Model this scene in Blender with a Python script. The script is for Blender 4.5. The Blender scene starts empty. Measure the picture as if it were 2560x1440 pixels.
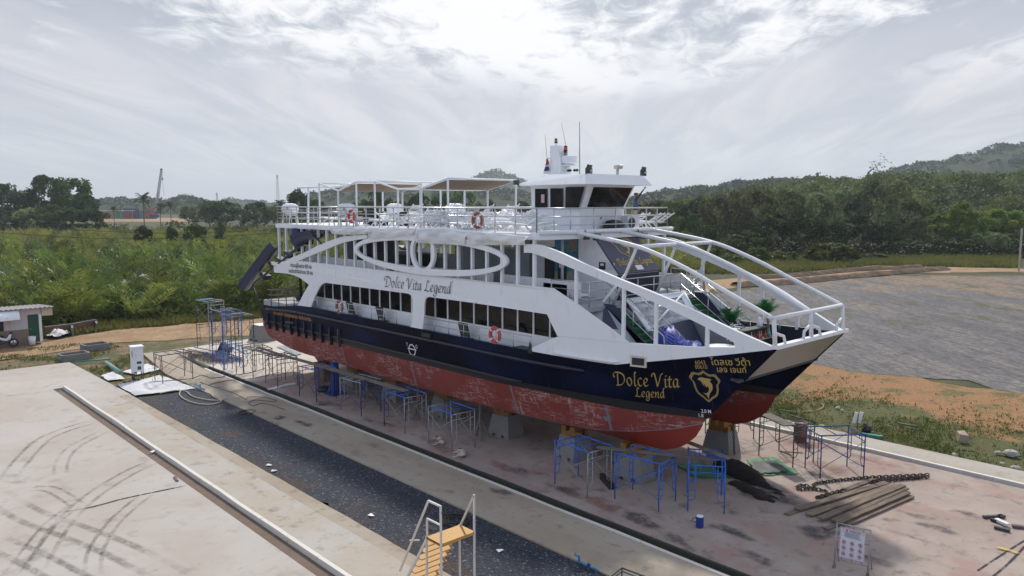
import bpy, math, random
import numpy as np
from mathutils import Vector, Matrix
from mathutils.geometry import tessellate_polygon
PI = math.pi
SC = bpy.context.scene
COL = SC.collection
R = math.radians

# ---------------------------------------------------------------- camera
F, CX, CY, H = 1933.0, 1280.0, 720.0, 10.6       # focal length in pixels of a 2560 wide frame, eye height
def _cam_axes():
    l = Vector((-520 - CX, -(510 - CY), -F)).normalized()
    r = Vector((3380 - CX, -(510 - CY), -F))
    x = -l
    y = (r - x * r.dot(x)).normalized()
    z = x.cross(y)
    return Matrix((x, y, z))                       # camera -> world
CAMM = _cam_axes()
EYE = Vector((0, 0, H))
cam_d = bpy.data.cameras.new('camera')
cam = bpy.data.objects.new('camera', cam_d)
COL.objects.link(cam)
cam_d.sensor_width = 36.0
cam_d.lens = F / 2560 * 36.0
cam_d.clip_start, cam_d.clip_end = 0.5, 9000
cam.matrix_world = Matrix.Translation(EYE) @ CAMM.to_4x4()
SC.camera = cam
def ray(px, py): return CAMM @ Vector((px - CX, -(py - CY), -F))
def G(px, py, z=0.0):                              # point of the level z seen at a pixel of the photograph
    d = ray(px, py); return EYE + d * ((z - H) / d.z)
def PY(px, py, y):
    d = ray(px, py); return EYE + d * (y / d.y)
def PX(px, py, x):
    d = ray(px, py); return EYE + d * (x / d.x)

# ---------------------------------------------------------------- light
HAZE = 0.00019
SUN_EL, SUN_AZ = 48.0, 315.0                       # sun behind the boat, ahead of the camera
wd = bpy.data.worlds.new('World'); SC.world = wd
wd.use_nodes = True
sun_d = bpy.data.lights.new('sun', 'SUN'); sun_d.energy = 3.2; sun_d.angle = R(4.0)
sun_d.color = (1.0, 0.95, 0.87)
sun = bpy.data.objects.new('sun', sun_d); COL.objects.link(sun)
_sd = Vector((math.sin(R(SUN_AZ)) * math.cos(R(SUN_EL)), math.cos(R(SUN_AZ)) * math.cos(R(SUN_EL)), math.sin(R(SUN_EL))))
sun.rotation_euler = _sd.to_track_quat('Z', 'Y').to_euler()
SC.view_settings.view_transform = 'Standard'
SC.view_settings.look = 'None'
SC.view_settings.exposure = 0.0
SC.view_settings.gamma = 1.0
SC.cycles.use_denoising = True
SC.cycles.max_bounces = 6
SC.cycles.volume_bounces = 2
SC.cycles.transparent_max_bounces = 12

# ---------------------------------------------------------------- node helpers
def nd(nt, t, ins=None, **at):
    n = nt.nodes.new('ShaderNode' + t)
    for k, v in at.items(): setattr(n, k, v)
    for k, v in (ins or {}).items():
        s = n.inputs[k]
        if isinstance(v, bpy.types.NodeSocket): nt.links.new(v, s)
        else: s.default_value = v
    return n
def c4(c): return (c[0], c[1], c[2], 1.0) if len(c) == 3 else c
def mixc(nt, f, a, b, blend='MIX'):
    n = nt.nodes.new('ShaderNodeMix'); n.data_type = 'RGBA'; n.blend_type = blend
    for i, v in ((0, f), (6, a), (7, b)):
        if isinstance(v, bpy.types.NodeSocket): nt.links.new(v, n.inputs[i])
        else: n.inputs[i].default_value = v if i == 0 else c4(v)
    return n.outputs[2]
def mth(nt, op, a, b=0.0, clamp=False):
    n = nt.nodes.new('ShaderNodeMath'); n.operation = op; n.use_clamp = clamp
    for i, v in ((0, a), (1, b)):
        if isinstance(v, bpy.types.NodeSocket): nt.links.new(v, n.inputs[i])
        else: n.inputs[i].default_value = v
    return n.outputs[0]
def sstep(nt, v, lo, hi):
    n = nd(nt, 'MapRange', {'Value': v, 'From Min': lo, 'From Max': hi}, interpolation_type='SMOOTHSTEP')
    return n.outputs[0]
def noise(nt, vec, scale=5.0, detail=3.0, rough=0.55, dist=0.0):
    n = nd(nt, 'TexNoise', {'Scale': scale, 'Detail': detail, 'Roughness': rough, 'Distortion': dist})
    if vec is not None: nt.links.new(vec, n.inputs['Vector'])
    return n.outputs['Fac']
def vmul(nt, vec, s, off=(0, 0, 0)):
    return nd(nt, 'Mapping', {'Vector': vec, 'Scale': s, 'Location': off}).outputs[0]
def objco(nt): return nt.nodes.new('ShaderNodeNewGeometry').outputs['Position']
def new_mat(name):
    m = bpy.data.materials.new(name); m.use_nodes = True
    nt = m.node_tree; nt.nodes.clear()
    out = nt.nodes.new('ShaderNodeOutputMaterial')
    b = nt.nodes.new('ShaderNodeBsdfPrincipled')
    nt.links.new(b.outputs[0], out.inputs[0])
    return m, nt, b, out
def bump(nt, b, h, strength=0.3, dist=0.02):
    n = nd(nt, 'Bump', {'Height': h, 'Strength': strength, 'Distance': dist})
    nt.links.new(n.outputs[0], b.inputs['Normal'])
def setc(nt, b, c):
    if isinstance(c, bpy.types.NodeSocket): nt.links.new(c, b.inputs['Base Color'])
    else: b.inputs['Base Color'].default_value = c4(c)

_M = {}
def paint(name, col, rough=0.45, metal=0.0, var=0.12, dirt=None, amount=0.35, scale=1.6, bumpy=0.0, coat=0.0):
    """painted or plain surface: mottled tone, blotches of dirt"""
    if name in _M: return _M[name]
    m, nt, b, out = new_mat(name)
    p = objco(nt)
    n1 = noise(nt, p, scale, 4, 0.6)
    dark = tuple(c * (1 - var) for c in col); lite = tuple(min(1, c * (1 + var)) for c in col)
    c = mixc(nt, n1, dark, lite)
    if dirt:
        n2 = noise(nt, vmul(nt, p, (1.0, 1.0, 0.35)), scale * 2.3, 6, 0.68)
        c = mixc(nt, mth(nt, 'MULTIPLY', sstep(nt, n2, 0.56, 0.72), amount), c, dirt)
    setc(nt, b, c)
    b.inputs['Roughness'].default_value = rough; b.inputs['Metallic'].default_value = metal
    if coat: b.inputs['Coat Weight'].default_value = coat
    if bumpy: bump(nt, b, noise(nt, p, scale * 14, 3), bumpy, 0.01)
    _M[name] = m
    return m
WHITE = paint('white_paint', (0.80, 0.82, 0.84), 0.42, dirt=(0.42, 0.36, 0.30), amount=0.28, var=0.05)
WHITE2 = paint('worn_white_paint', (0.74, 0.75, 0.76), 0.5, dirt=(0.30, 0.19, 0.12), amount=0.55, var=0.07, scale=3.0)
GREYP = paint('grey_paint', (0.40, 0.43, 0.46), 0.5, dirt=(0.2, 0.2, 0.2), amount=0.3)
DECKG = paint('deck_grey', (0.34, 0.36, 0.38), 0.7, dirt=(0.15, 0.14, 0.13), amount=0.5)
NAVY = paint('navy_paint', (0.006, 0.009, 0.028), 0.4, dirt=(0.09, 0.09, 0.11), amount=0.25, var=0.25)
NAVY2 = paint('navy_panel', (0.04, 0.045, 0.09), 0.5, dirt=(0.12, 0.12, 0.15), amount=0.3, var=0.15)
BLACK = paint('black_paint', (0.012, 0.012, 0.014), 0.5, var=0.2)
DKGREY = paint('dark_grey', (0.05, 0.052, 0.055), 0.6, var=0.2)
STEEL = paint('stainless_steel', (0.55, 0.55, 0.56), 0.3, metal=0.9, var=0.1)
GALV = paint('galvanised_pipe', (0.32, 0.33, 0.34), 0.5, metal=0.35, var=0.2, dirt=(0.2, 0.12, 0.07), amount=0.5, scale=4)
BLUEP = paint('blue_scaffold_paint', (0.025, 0.13, 0.50), 0.45, var=0.2, dirt=(0.25, 0.25, 0.26), amount=0.5, scale=4)
DBLUE = paint('dark_blue_scaffold_paint', (0.02, 0.05, 0.22), 0.5, var=0.25, dirt=(0.13, 0.09, 0.07), amount=0.6, scale=4)
GREENP = paint('green_scaffold_paint', (0.02, 0.06, 0.05), 0.5, var=0.25, dirt=(0.12, 0.08, 0.06), amount=0.5, scale=4)
RUSTY = paint('rusty_pipe', (0.13, 0.10, 0.09), 0.75, var=0.3, dirt=(0.22, 0.1, 0.05), amount=0.6, scale=5)
YELLOW = paint('yellow_paint', (0.50, 0.27, 0.06), 0.55, var=0.2, dirt=(0.2, 0.1, 0.04), amount=0.8, scale=4, bumpy=0.2)
YSTEEL = paint('yellow_steel', (0.26, 0.13, 0.02), 0.6, var=0.3, dirt=(0.08, 0.05, 0.03), amount=0.7, scale=3)
BLOCKC = paint('block_concrete', (0.22, 0.215, 0.205), 0.9, var=0.2, dirt=(0.16, 0.15, 0.14), amount=0.5, scale=2.2, bumpy=0.4)
REDP = paint('red_plastic', (0.55, 0.045, 0.035), 0.5, var=0.15)
ORANGE_OLD = paint('faded_orange', (0.28, 0.09, 0.06), 0.6, var=0.2)
GOLD = paint('gold_lettering', (0.50, 0.36, 0.11), 0.5, var=0.1)
BLACKL = paint('black_lettering', (0.012, 0.012, 0.02), 0.5, var=0.1)
WHITEL = paint('white_lettering', (0.75, 0.75, 0.75), 0.5, var=0.05)
ORANGEL = paint('orange_lettering', (0.42, 0.17, 0.03), 0.5, var=0.15)
TAN = paint('tan_canvas', (0.22, 0.16, 0.11), 0.85, var=0.1)
GREENC = paint('green_carpet', (0.008, 0.10, 0.03), 0.9, var=0.25, scale=5)
GREENT = paint('green_tarp', (0.03, 0.19, 0.07), 0.6, var=0.25, scale=3, bumpy=0.4)
TIMBER = None
def wood(name, a, b_, scale=1.0):
    m, nt, b, out = new_mat(name)
    p = nd(nt, 'TexCoord').outputs['Object']
    w = noise(nt, vmul(nt, p, (0.8, 14, 14)), 1.5 * scale, 5, 0.7, 0.4)
    c = mixc(nt, sstep(nt, w, 0.3, 0.7), a, b_)
    n2 = noise(nt, p, 1.2, 3)
    c = mixc(nt, mth(nt, 'MULTIPLY', sstep(nt, n2, 0.5, 0.75), 0.6), c, tuple(0.45 * x for x in a))
    oi = nd(nt, 'ObjectInfo').outputs['Random']
    hs = nd(nt, 'HueSaturation', {'Color': c, 'Value': mth(nt, 'ADD', mth(nt, 'MULTIPLY', oi, 0.5), 0.75)})
    setc(nt, b, hs.outputs[0]); b.inputs['Roughness'].default_value = 0.85
    bump(nt, b, w, 0.35, 0.01)
    return m
PLANK = wood('weathered_plank', (0.10, 0.075, 0.055), (0.24, 0.18, 0.13))
PLANKG = wood('grey_plank', (0.11, 0.10, 0.09), (0.24, 0.21, 0.18))
GLASS, _nt, _b, _o = new_mat('tinted_glass')
_b.inputs['Base Color'].default_value = (0.008, 0.008, 0.010, 1); _b.inputs['Roughness'].default_value = 0.08
_n = noise(_nt, vmul(_nt, objco(_nt), (0.7, 0.7, 0.7)), 1.3, 2)
setc(_nt, _b, mixc(_nt, sstep(_nt, _n, 0.5, 0.7), (0.005, 0.005, 0.006), (0.022, 0.017, 0.014)))
_b.inputs['Specular IOR Level'].default_value = 0.18
PLASTIC, _nt, _b, _o = new_mat('clear_plastic_sheet')
_b.inputs['Base Color'].default_value = (0.75, 0.77, 0.78, 1); _b.inputs['Roughness'].default_value = 0.25
_tr = nd(_nt, 'BsdfTransparent', {'Color': (0.93, 0.95, 0.96, 1)})
_nz = noise(_nt, vmul(_nt, objco(_nt), (1, 1, 3)), 2.0, 3)
_mx = nd(_nt, 'MixShader', {0: mth(_nt, 'ADD', mth(_nt, 'MULTIPLY', sstep(_nt, _nz, 0.35, 0.7), 0.4), 0.32)})
_nt.links.new(_tr.outputs[0], _mx.inputs[1]); _nt.links.new(_b.outputs[0], _mx.inputs[2]); _nt.links.new(_mx.outputs[0], _o.inputs[0])
CURTAIN, _nt, _b, _o = new_mat('curtain_plastic')
_b.inputs['Base Color'].default_value = (0.78, 0.80, 0.81, 1); _b.inputs['Roughness'].default_value = 0.3
_nz = noise(_nt, vmul(_nt, objco(_nt), (0.5, 1, 2.5)), 1.6, 3)
_tr = nd(_nt, 'BsdfTransparent', {'Color': (0.9, 0.92, 0.93, 1)})
_mx = nd(_nt, 'MixShader', {0: mth(_nt, 'ADD', mth(_nt, 'MULTIPLY', sstep(_nt, _nz, 0.3, 0.6), 0.35), 0.6)})
_nt.links.new(_tr.outputs[0], _mx.inputs[1]); _nt.links.new(_b.outputs[0], _mx.inputs[2]); _nt.links.new(_mx.outputs[0], _o.inputs[0])

def foliage(name, a, b_, c_=None, trans=0.35, scale=0.5, rnd=0.35, rough=0.55, spec=0.12):
    m = bpy.data.materials.new(name); m.use_nodes = True
    nt = m.node_tree; nt.nodes.clear()
    out = nt.nodes.new('ShaderNodeOutputMaterial')
    p = objco(nt)
    n1 = noise(nt, p, scale, 3, 0.6)
    n2 = noise(nt, p, scale * 6, 2, 0.6)
    c = mixc(nt, sstep(nt, n1, 0.35, 0.65), a, b_)
    if c_: c = mixc(nt, mth(nt, 'MULTIPLY', sstep(nt, n2, 0.55, 0.75), 0.7), c, c_)
    oi = nd(nt, 'ObjectInfo').outputs['Random']
    v = mth(nt, 'ADD', mth(nt, 'MULTIPLY', oi, rnd * 2), 1 - rnd)
    hu = mth(nt, 'ADD', mth(nt, 'MULTIPLY', mth(nt, 'FRACT', mth(nt, 'MULTIPLY', oi, 7.3)), 0.05), 0.475)
    c = nd(nt, 'HueSaturation', {'Color': c, 'Value': v, 'Hue': hu}).outputs[0]
    d = nd(nt, 'BsdfPrincipled', {'Base Color': c, 'Roughness': rough, 'Specular IOR Level': spec})
    t = nd(nt, 'BsdfTranslucent', {'Color': c})
    mx = nd(nt, 'MixShader', {0: trans})
    nt.links.new(d.outputs[0], mx.inputs[1]); nt.links.new(t.outputs[0], mx.inputs[2]); nt.links.new(mx.outputs[0], out.inputs[0])
    return m

# ---------------------------------------------------------------- mesh helpers
class MB:
    def __init__(s): s.v = []; s.f = []; s.m = []; s.cur = 0
    def add(s, vs, fs):
        o = len(s.v); s.v += [tuple(p) for p in vs]
        for f in fs: s.f.append(tuple(i + o for i in f)); s.m.append(s.cur)
        return s
    def quad(s, a, b, c, d): return s.add([a, b, c, d], [(0, 1, 2, 3)])
    def box(s, c, d, rz=0.0, rot=None):
        x, y, z = d[0] / 2, d[1] / 2, d[2] / 2
        M = rot if rot else Matrix.Rotation(rz, 3, 'Z')
        c = Vector(c)
        vs = [c + M @ Vector(p) for p in ((-x, -y, -z), (x, -y, -z), (x, y, -z), (-x, y, -z), (-x, -y, z), (x, -y, z), (x, y, z), (-x, y, z))]
        return s.add(vs, [(0, 3, 2, 1), (4, 5, 6, 7), (0, 1, 5, 4), (1, 2, 6, 5), (2, 3, 7, 6), (3, 0, 4, 7)])
    def bb(s, x0, x1, y0, y1, z0, z1):
        return s.box(((x0 + x1) / 2, (y0 + y1) / 2, (z0 + z1) / 2), (abs(x1 - x0), abs(y1 - y0), abs(z1 - z0)))
    def bar(s, a, b, w, h, up=(0, 0, 1)):
        a, b = Vector(a), Vector(b); t = (b - a)
        if t.length < 1e-6: return s
        t.normalize(); u = Vector(up)
        if abs(t.dot(u)) > 0.98: u = Vector((1, 0, 0))
        sd = t.cross(u).normalized(); u = sd.cross(t)
        p = [sd * (i * w / 2) + u * (j * h / 2) for i, j in ((-1, -1), (1, -1), (1, 1), (-1, 1))]
        return s.add([a + q for q in p] + [b + q for q in p], [(0, 1, 5, 4), (1, 2, 6, 5), (2, 3, 7, 6), (3, 0, 4, 7), (3, 2, 1, 0), (4, 5, 6, 7)])
    def tube(s, pts, r, n=6, cap=True, closed=False):
        pts = [Vector(p) for p in pts]; k = len(pts)
        rr = r if isinstance(r, (list, tuple)) else [r] * k
        u = None; rings = []
        for i, p in enumerate(pts):
            if closed: t = pts[(i + 1) % k] - pts[i - 1]
            else: t = pts[min(i + 1, k - 1)] - pts[max(i - 1, 0)]
            if t.length < 1e-9: t = Vector((0, 0, 1))
            t.normalize()
            if u is None:
                u = Vector((0, 0, 1)) if abs(t.z) < 0.9 else Vector((1, 0, 0))
            u = (u - t * u.dot(t))
            if u.length < 1e-6: u = t.orthogonal()
            u.normalize(); w = t.cross(u)
            rings.append([p + (u * math.cos(2 * PI * j / n) + w * math.sin(2 * PI * j / n)) * rr[i] for j in range(n)])
        vs = [q for g in rings for q in g]; fs = []
        for i in range(k if closed else k - 1):
            i2 = (i + 1) % k
            for j in range(n):
                j2 = (j + 1) % n
                fs.append((i * n + j, i * n + j2, i2 * n + j2, i2 * n + j))
        if cap and not closed: fs += [tuple(reversed(range(n))), tuple((k - 1) * n + j for j in range(n))]
        return s.add(vs, fs)
    def lathe(s, prof, c=(0, 0, 0), n=16, M=None):
        c = Vector(c); vs = []; fs = []; k = len(prof)
        for r, z in prof:
            for j in range(n):
                q = Vector((r * math.cos(2 * PI * j / n), r * math.sin(2 * PI * j / n), z))
                vs.append(c + (M @ q if M else q))
        for i in range(k - 1):
            for j in range(n):
                j2 = (j + 1) % n
                fs.append((i * n + j, i * n + j2, (i + 1) * n + j2, (i + 1) * n + j))
        fs += [tuple(reversed(range(n))), tuple((k - 1) * n + j for j in range(n))]
        return s.add(vs, fs)
    def loft(s, lines, flip=False):
        n = len(lines[0]); vs = [p for l in lines for p in l]; fs = []
        for i in range(len(lines) - 1):
            for j in range(n - 1):
                f = (i * n + j, i * n + j + 1, (i + 1) * n + j + 1, (i + 1) * n + j)
                fs.append(f[::-1] if flip else f)
        return s.add(vs, fs)
    def poly(s, outer, holes=(), fn=None, thick=None):
        """flat polygon with holes in 2-D, mapped by fn(u, v, side) to space; thick gives a second skin and rims"""
        rings = [[Vector((p[0], p[1], 0)) for p in r] for r in [outer] + list(holes)]
        tri = tessellate_polygon(rings); flat = [p for r in rings for p in r]
        fn = fn or (lambda u, v, k: (u, v, 0))
        a = [fn(p.x, p.y, 0) for p in flat]
        def area(f): return (flat[f[1]] - flat[f[0]]).cross(flat[f[2]] - flat[f[0]]).z
        tri = [t if area(t) > 0 else t[::-1] for t in tri]
        if thick is None: return s.add(a, tri)
        b = [fn(p.x, p.y, thick) for p in flat]; n = len(flat)
        fs = list(tri) + [tuple(i + n for i in t[::-1]) for t in tri]
        o = 0
        for r in rings:
            k = len(r)
            for i in range(k):
                i2 = (i + 1) % k
                fs.append((o + i2, o + i, o + i + n, o + i2 + n))
            o += k
        return s.add(a + b, fs)
    def mirror(s, yc):
        s.v = [(x, 2 * yc - y, z) for x, y, z in s.v]; s.f = [f[::-1] for f in s.f]; return s
    def xf(s, M):
        s.v = [tuple(M @ Vector(p)) for p in s.v]; return s
    def build(s, name, mats, parent=None, smooth=False, loc=None):
        me = bpy.data.meshes.new(name)
        org = Vector(loc) if loc is not None else Vector((0, 0, 0))
        base = org
        if parent is not None and loc is None: base = Vector(parent.get('_o', (0, 0, 0)))
        me.from_pydata([(x - base.x, y - base.y, z - base.z) for x, y, z in s.v], [], s.f)
        for m in (mats if isinstance(mats, (list, tuple)) else [mats]): me.materials.append(m)
        if any(s.m): me.polygons.foreach_set('material_index', s.m)
        if smooth: me.polygons.foreach_set('use_smooth', [True] * len(me.polygons))
        me.update()
        o = bpy.data.objects.new(name, me); COL.objects.link(o)
        if parent is not None: o.parent = parent; o['_o'] = tuple(base)
        else: o.location = org
        return o
ORIG = {}
def tag(o, label=None, cat=None, group=None, kind=None):
    if label: o['label'] = label
    if cat: o['category'] = cat
    if group: o['group'] = group
    if kind: o['kind'] = kind
    return o
def thing(name, label, cat, loc=(0, 0, 0), rz=0.0, group=None):
    o = bpy.data.objects.new(name, None); COL.objects.link(o)
    o.location = loc; o.rotation_euler = (0, 0, rz); o.empty_display_size = 0.2
    o['_o'] = (0.0, 0.0, 0.0)
    return tag(o, label, cat, group)
def wthing(name, label, cat, loc, group=None):
    """thing whose parts are given in world coordinates"""
    o = thing(name, label, cat, loc, 0.0, group); o['_o'] = tuple(float(c) for c in loc); return o
def dup(root, loc=None, rz=None, label=None, scale=None):
    r = root.copy(); COL.objects.link(r)
    if loc is not None: r.location = loc
    if rz is not None: r.rotation_euler = (0, 0, rz)
    if label: r['label'] = label
    if scale is not None: r.scale = scale if isinstance(scale, (tuple, list)) else (scale,) * 3
    for ch in list(root.children):
        c = ch.copy(); COL.objects.link(c); c.parent = r
        for g in list(ch.children):
            d = g.copy(); COL.objects.link(d); d.parent = c
    return r
def crom(pts, n=6, closed=False):
    pts = [Vector(p) for p in pts]; k = len(pts); out = []
    if k < 3: return pts
    for i in range(k if closed else k - 1):
        if closed: p0, p1, p2, p3 = pts[i - 1], pts[i], pts[(i + 1) % k], pts[(i + 2) % k]
        else: p0, p1, p2, p3 = pts[max(i - 1, 0)], pts[i], pts[i + 1], pts[min(i + 2, k - 1)]
        for j in range(n):
            t = j / n
            out.append(0.5 * ((2 * p1) + (p2 - p0) * t + (2 * p0 - 5 * p1 + 4 * p2 - p3) * t * t + (3 * p1 - p0 - 3 * p2 + p3) * t ** 3))
    if not closed: out.append(pts[-1])
    return out
def interp(x, tab):
    if x <= tab[0][0]: return tab[0][1]
    for (a, va), (b, vb) in zip(tab, tab[1:]):
        if x <= b: return va + (vb - va) * (x - a) / (b - a)
    return tab[-1][1]

# lettering -------------------------------------------------------
def font_mesh(txt, size=1.0, align='LEFT', shear=0.0, bold=0.0, narrow=1.0):
    cu = bpy.data.curves.new('t', 'FONT'); cu.body = txt; cu.size = size; cu.align_x = align; cu.shear = shear
    cu.offset = bold; cu.resolution_u = 3
    o = bpy.data.objects.new('t', cu); COL.objects.link(o)
    dg = bpy.context.evaluated_depsgraph_get(); me = o.evaluated_get(dg).to_mesh()
    vs = [(v.co.x * narrow, v.co.y) for v in me.vertices]; fs = [tuple(p.vertices) for p in me.polygons]
    o.evaluated_get(dg).to_mesh_clear(); bpy.data.objects.remove(o); bpy.data.curves.remove(cu)
    return vs, fs
def put_font(mb, txt, fn, size, **k):
    vs, fs = font_mesh(txt, size, **k)
    return mb.add([fn(u, v) for u, v in vs], fs)
# broad-nib italic hand for the ship's name: strokes in em units, x advance
GLY = {
 'D': (0.78, [[(0.34, 0.66), (0.27, 0.4), (0.17, 0.0)], [(0.06, 0.42), (0.02, 0.56), (0.16, 0.69), (0.42, 0.70), (0.66, 0.60), (0.72, 0.38), (0.58, 0.13), (0.32, 0.01), (0.06, 0.0)]]),
 'o': (0.44, [[(0.26, 0.43), (0.12, 0.36), (0.06, 0.17), (0.15, 0.0), (0.29, 0.06), (0.37, 0.25), (0.32, 0.40), (0.24, 0.43)]]),
 'l': (0.28, [[(0.35, 0.70), (0.26, 0.72), (0.18, 0.42), (0.08, 0.06), (0.14, 0.0), (0.24, 0.07)]]),
 'c': (0.36, [[(0.34, 0.38), (0.25, 0.43), (0.11, 0.33), (0.06, 0.13), (0.15, 0.0), (0.30, 0.08)]]),
 'e': (0.38, [[(0.09, 0.17), (0.24, 0.23), (0.33, 0.35), (0.26, 0.43), (0.12, 0.33), (0.06, 0.13), (0.15, 0.0), (0.32, 0.08)]]),
 'V': (0.66, [[(0.02, 0.52), (0.06, 0.66), (0.20, 0.70), (0.24, 0.50), (0.24, 0.0)], [(0.24, 0.0), (0.44, 0.34), (0.62, 0.66), (0.74, 0.70)]]),
 'i': (0.24, [[(0.06, 0.36), (0.16, 0.42), (0.11, 0.2), (0.08, 0.04), (0.14, 0.0), (0.24, 0.08)], [(0.21, 0.60), (0.25, 0.57)]]),
 't': (0.28, [[(0.22, 0.58), (0.13, 0.28), (0.09, 0.05), (0.15, 0.0), (0.26, 0.07)], [(0.04, 0.40), (0.32, 0.42)]]),
 'a': (0.44, [[(0.36, 0.42), (0.22, 0.43), (0.09, 0.28), (0.07, 0.06), (0.15, 0.01), (0.28, 0.16), (0.36, 0.38)], [(0.37, 0.42), (0.31, 0.15), (0.31, 0.02), (0.44, 0.09)]]),
 'L': (0.60, [[(0.50, 0.60), (0.42, 0.70), (0.34, 0.62), (0.26, 0.30), (0.14, 0.04), (0.03, 0.03)], [(0.03, 0.04), (0.16, 0.07), (0.34, 0.01), (0.52, 0.03), (0.60, 0.12)]]),
 'g': (0.43, [[(0.36, 0.42), (0.22, 0.43), (0.09, 0.28), (0.07, 0.06), (0.15, 0.01), (0.28, 0.16), (0.36, 0.38)], [(0.38, 0.42), (0.31, 0.05), (0.22, -0.22), (0.06, -0.26), (-0.02, -0.17), (0.12, -0.08), (0.30, -0.02)]]),
 'n': (0.46, [[(0.04, 0.36), (0.14, 0.42), (0.11, 0.22), (0.05, 0.0)], [(0.10, 0.16), (0.22, 0.36), (0.34, 0.43), (0.36, 0.32), (0.29, 0.06), (0.34, 0.0), (0.45, 0.08)]]),
 'd': (0.46, [[(0.34, 0.42), (0.22, 0.43), (0.09, 0.28), (0.07, 0.06), (0.15, 0.01), (0.28, 0.16), (0.35, 0.38)], [(0.56, 0.74), (0.44, 0.72), (0.37, 0.42), (0.31, 0.12), (0.31, 0.02), (0.44, 0.09)]]),
 ' ': (0.26, [])}
def hand(mb, txt, fn, size, nib=0.055, ang=38, thin=0.016, sx=1.0):
    x = 0.0
    nv = Vector((math.cos(R(ang)), math.sin(R(ang)))) * (nib / 2)
    for ch in txt:
        adv, strokes = GLY[ch]
        for st in strokes:
            pts = crom([(p[0], p[1], 0) for p in st], 6)
            vs = []; k = len(pts)
            for i, p in enumerate(pts):
                t = pts[min(i + 1, k - 1)] - pts[max(i - 1, 0)]; t = Vector((t.x, t.y))
                if t.length < 1e-6: t = Vector((1, 0))
                t.normalize(); nrm = Vector((-t.y, t.x))
                w = nv if nv.dot(nrm) > 0 else -nv
                o = w + nrm * (thin / 2)
                for sg in (1, -1): vs.append(fn((x + p.x + o.x * sg) * size * sx, (p.y + o.y * sg) * size))
            mb.add(vs, [(2 * i + 1, 2 * i + 3, 2 * i + 2, 2 * i) for i in range(k - 1)])
        x += adv
    return x * size * sx
# ---------------------------------------------------------------- sky
nt = wd.node_tree; nt.nodes.clear()
_out = nt.nodes.new('ShaderNodeOutputWorld')
_sky = nd(nt, 'TexSky', sky_type='NISHITA', sun_disc=False, sun_elevation=R(SUN_EL), sun_rotation=R(SUN_AZ), dust_density=3.0)
_bg1 = nd(nt, 'Background', {'Color': _sky.outputs[0], 'Strength': 0.1})
_dir = nd(nt, 'TexCoord').outputs['Generated']
_sx = nd(nt, 'SeparateXYZ', {0: _dir})
_z = mth(nt, 'MAXIMUM', _sx.outputs[2], 0.0)
_den = mth(nt, 'ADD', _z, 0.10)
_pl = nd(nt, 'CombineXYZ', {0: mth(nt, 'DIVIDE', _sx.outputs[0], _den), 1: mth(nt, 'DIVIDE', _sx.outputs[1], _den), 2: 0.0}).outputs[0]
_plr = nd(nt, 'Mapping', {'Vector': _pl, 'Rotation': (0, 0, R(47)), 'Scale': (1, 1, 1)}).outputs[0]     # x = right of view, y = depth
_big = noise(nt, vmul(nt, _plr, (0.26, 0.55, 1), (3.1, 1.7, 0)), 1.0, 4, 0.55, 0.6)
_fine = noise(nt, vmul(nt, _plr, (1.5, 2.4, 1), (0.4, 5.2, 0)), 2.6, 6, 0.62, 0.5)
_strk = noise(nt, vmul(nt, _plr, (0.35, 1.9, 1), (7, 2, 0)), 1.2, 5, 0.6, 0.8)
_lowc = mixc(nt, sstep(nt, _strk, 0.35, 0.7), (0.57, 0.585, 0.665), (0.74, 0.73, 0.765))
_lowc = mixc(nt, sstep(nt, _z, 0.0, 0.07), (0.60, 0.63, 0.705), _lowc)
_patch = mth(nt, 'ADD', mth(nt, 'MULTIPLY', _big, 0.62), mth(nt, 'MULTIPLY', _fine, 0.38))
_highc = mixc(nt, sstep(nt, _patch, 0.44, 0.56), (0.46, 0.49, 0.57), (1.0, 1.0, 1.02))
_cover = sstep(nt, mth(nt, 'ADD', _z, mth(nt, 'MULTIPLY', mth(nt, 'SUBTRACT', _big, 0.5), 0.26)), 0.125, 0.215)
_cc = mixc(nt, _cover, _lowc, _highc)
_frt = nd(nt, 'VectorMath', {0: _dir, 1: (-0.73, 0.68, 0.0)}, operation='DOT_PRODUCT').outputs['Value']
_cc = mixc(nt, 1.0, _cc, mixc(nt, sstep(nt, _frt, 0.25, -0.45), (1, 1, 1), (1.32, 1.42, 1.68)), 'MULTIPLY')      # unseen sky behind the camera, brightened and blued to light the white sides
_bg2 = nd(nt, 'Background', {'Color': _cc, 'Strength': 1.0})
_front = nd(nt, 'VectorMath', {0: _dir, 1: (-0.73, 0.68, 0.0)}, operation='DOT_PRODUCT').outputs['Value']
_mx = nd(nt, 'MixShader', {0: mth(nt, 'ADD', 0.45, mth(nt, 'MULTIPLY', sstep(nt, _front, -0.55, 0.45), 0.50))})
nt.links.new(_bg1.outputs[0], _mx.inputs[1]); nt.links.new(_bg2.outputs[0], _mx.inputs[2]); nt.links.new(_mx.outputs[0], _out.inputs[0])

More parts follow.
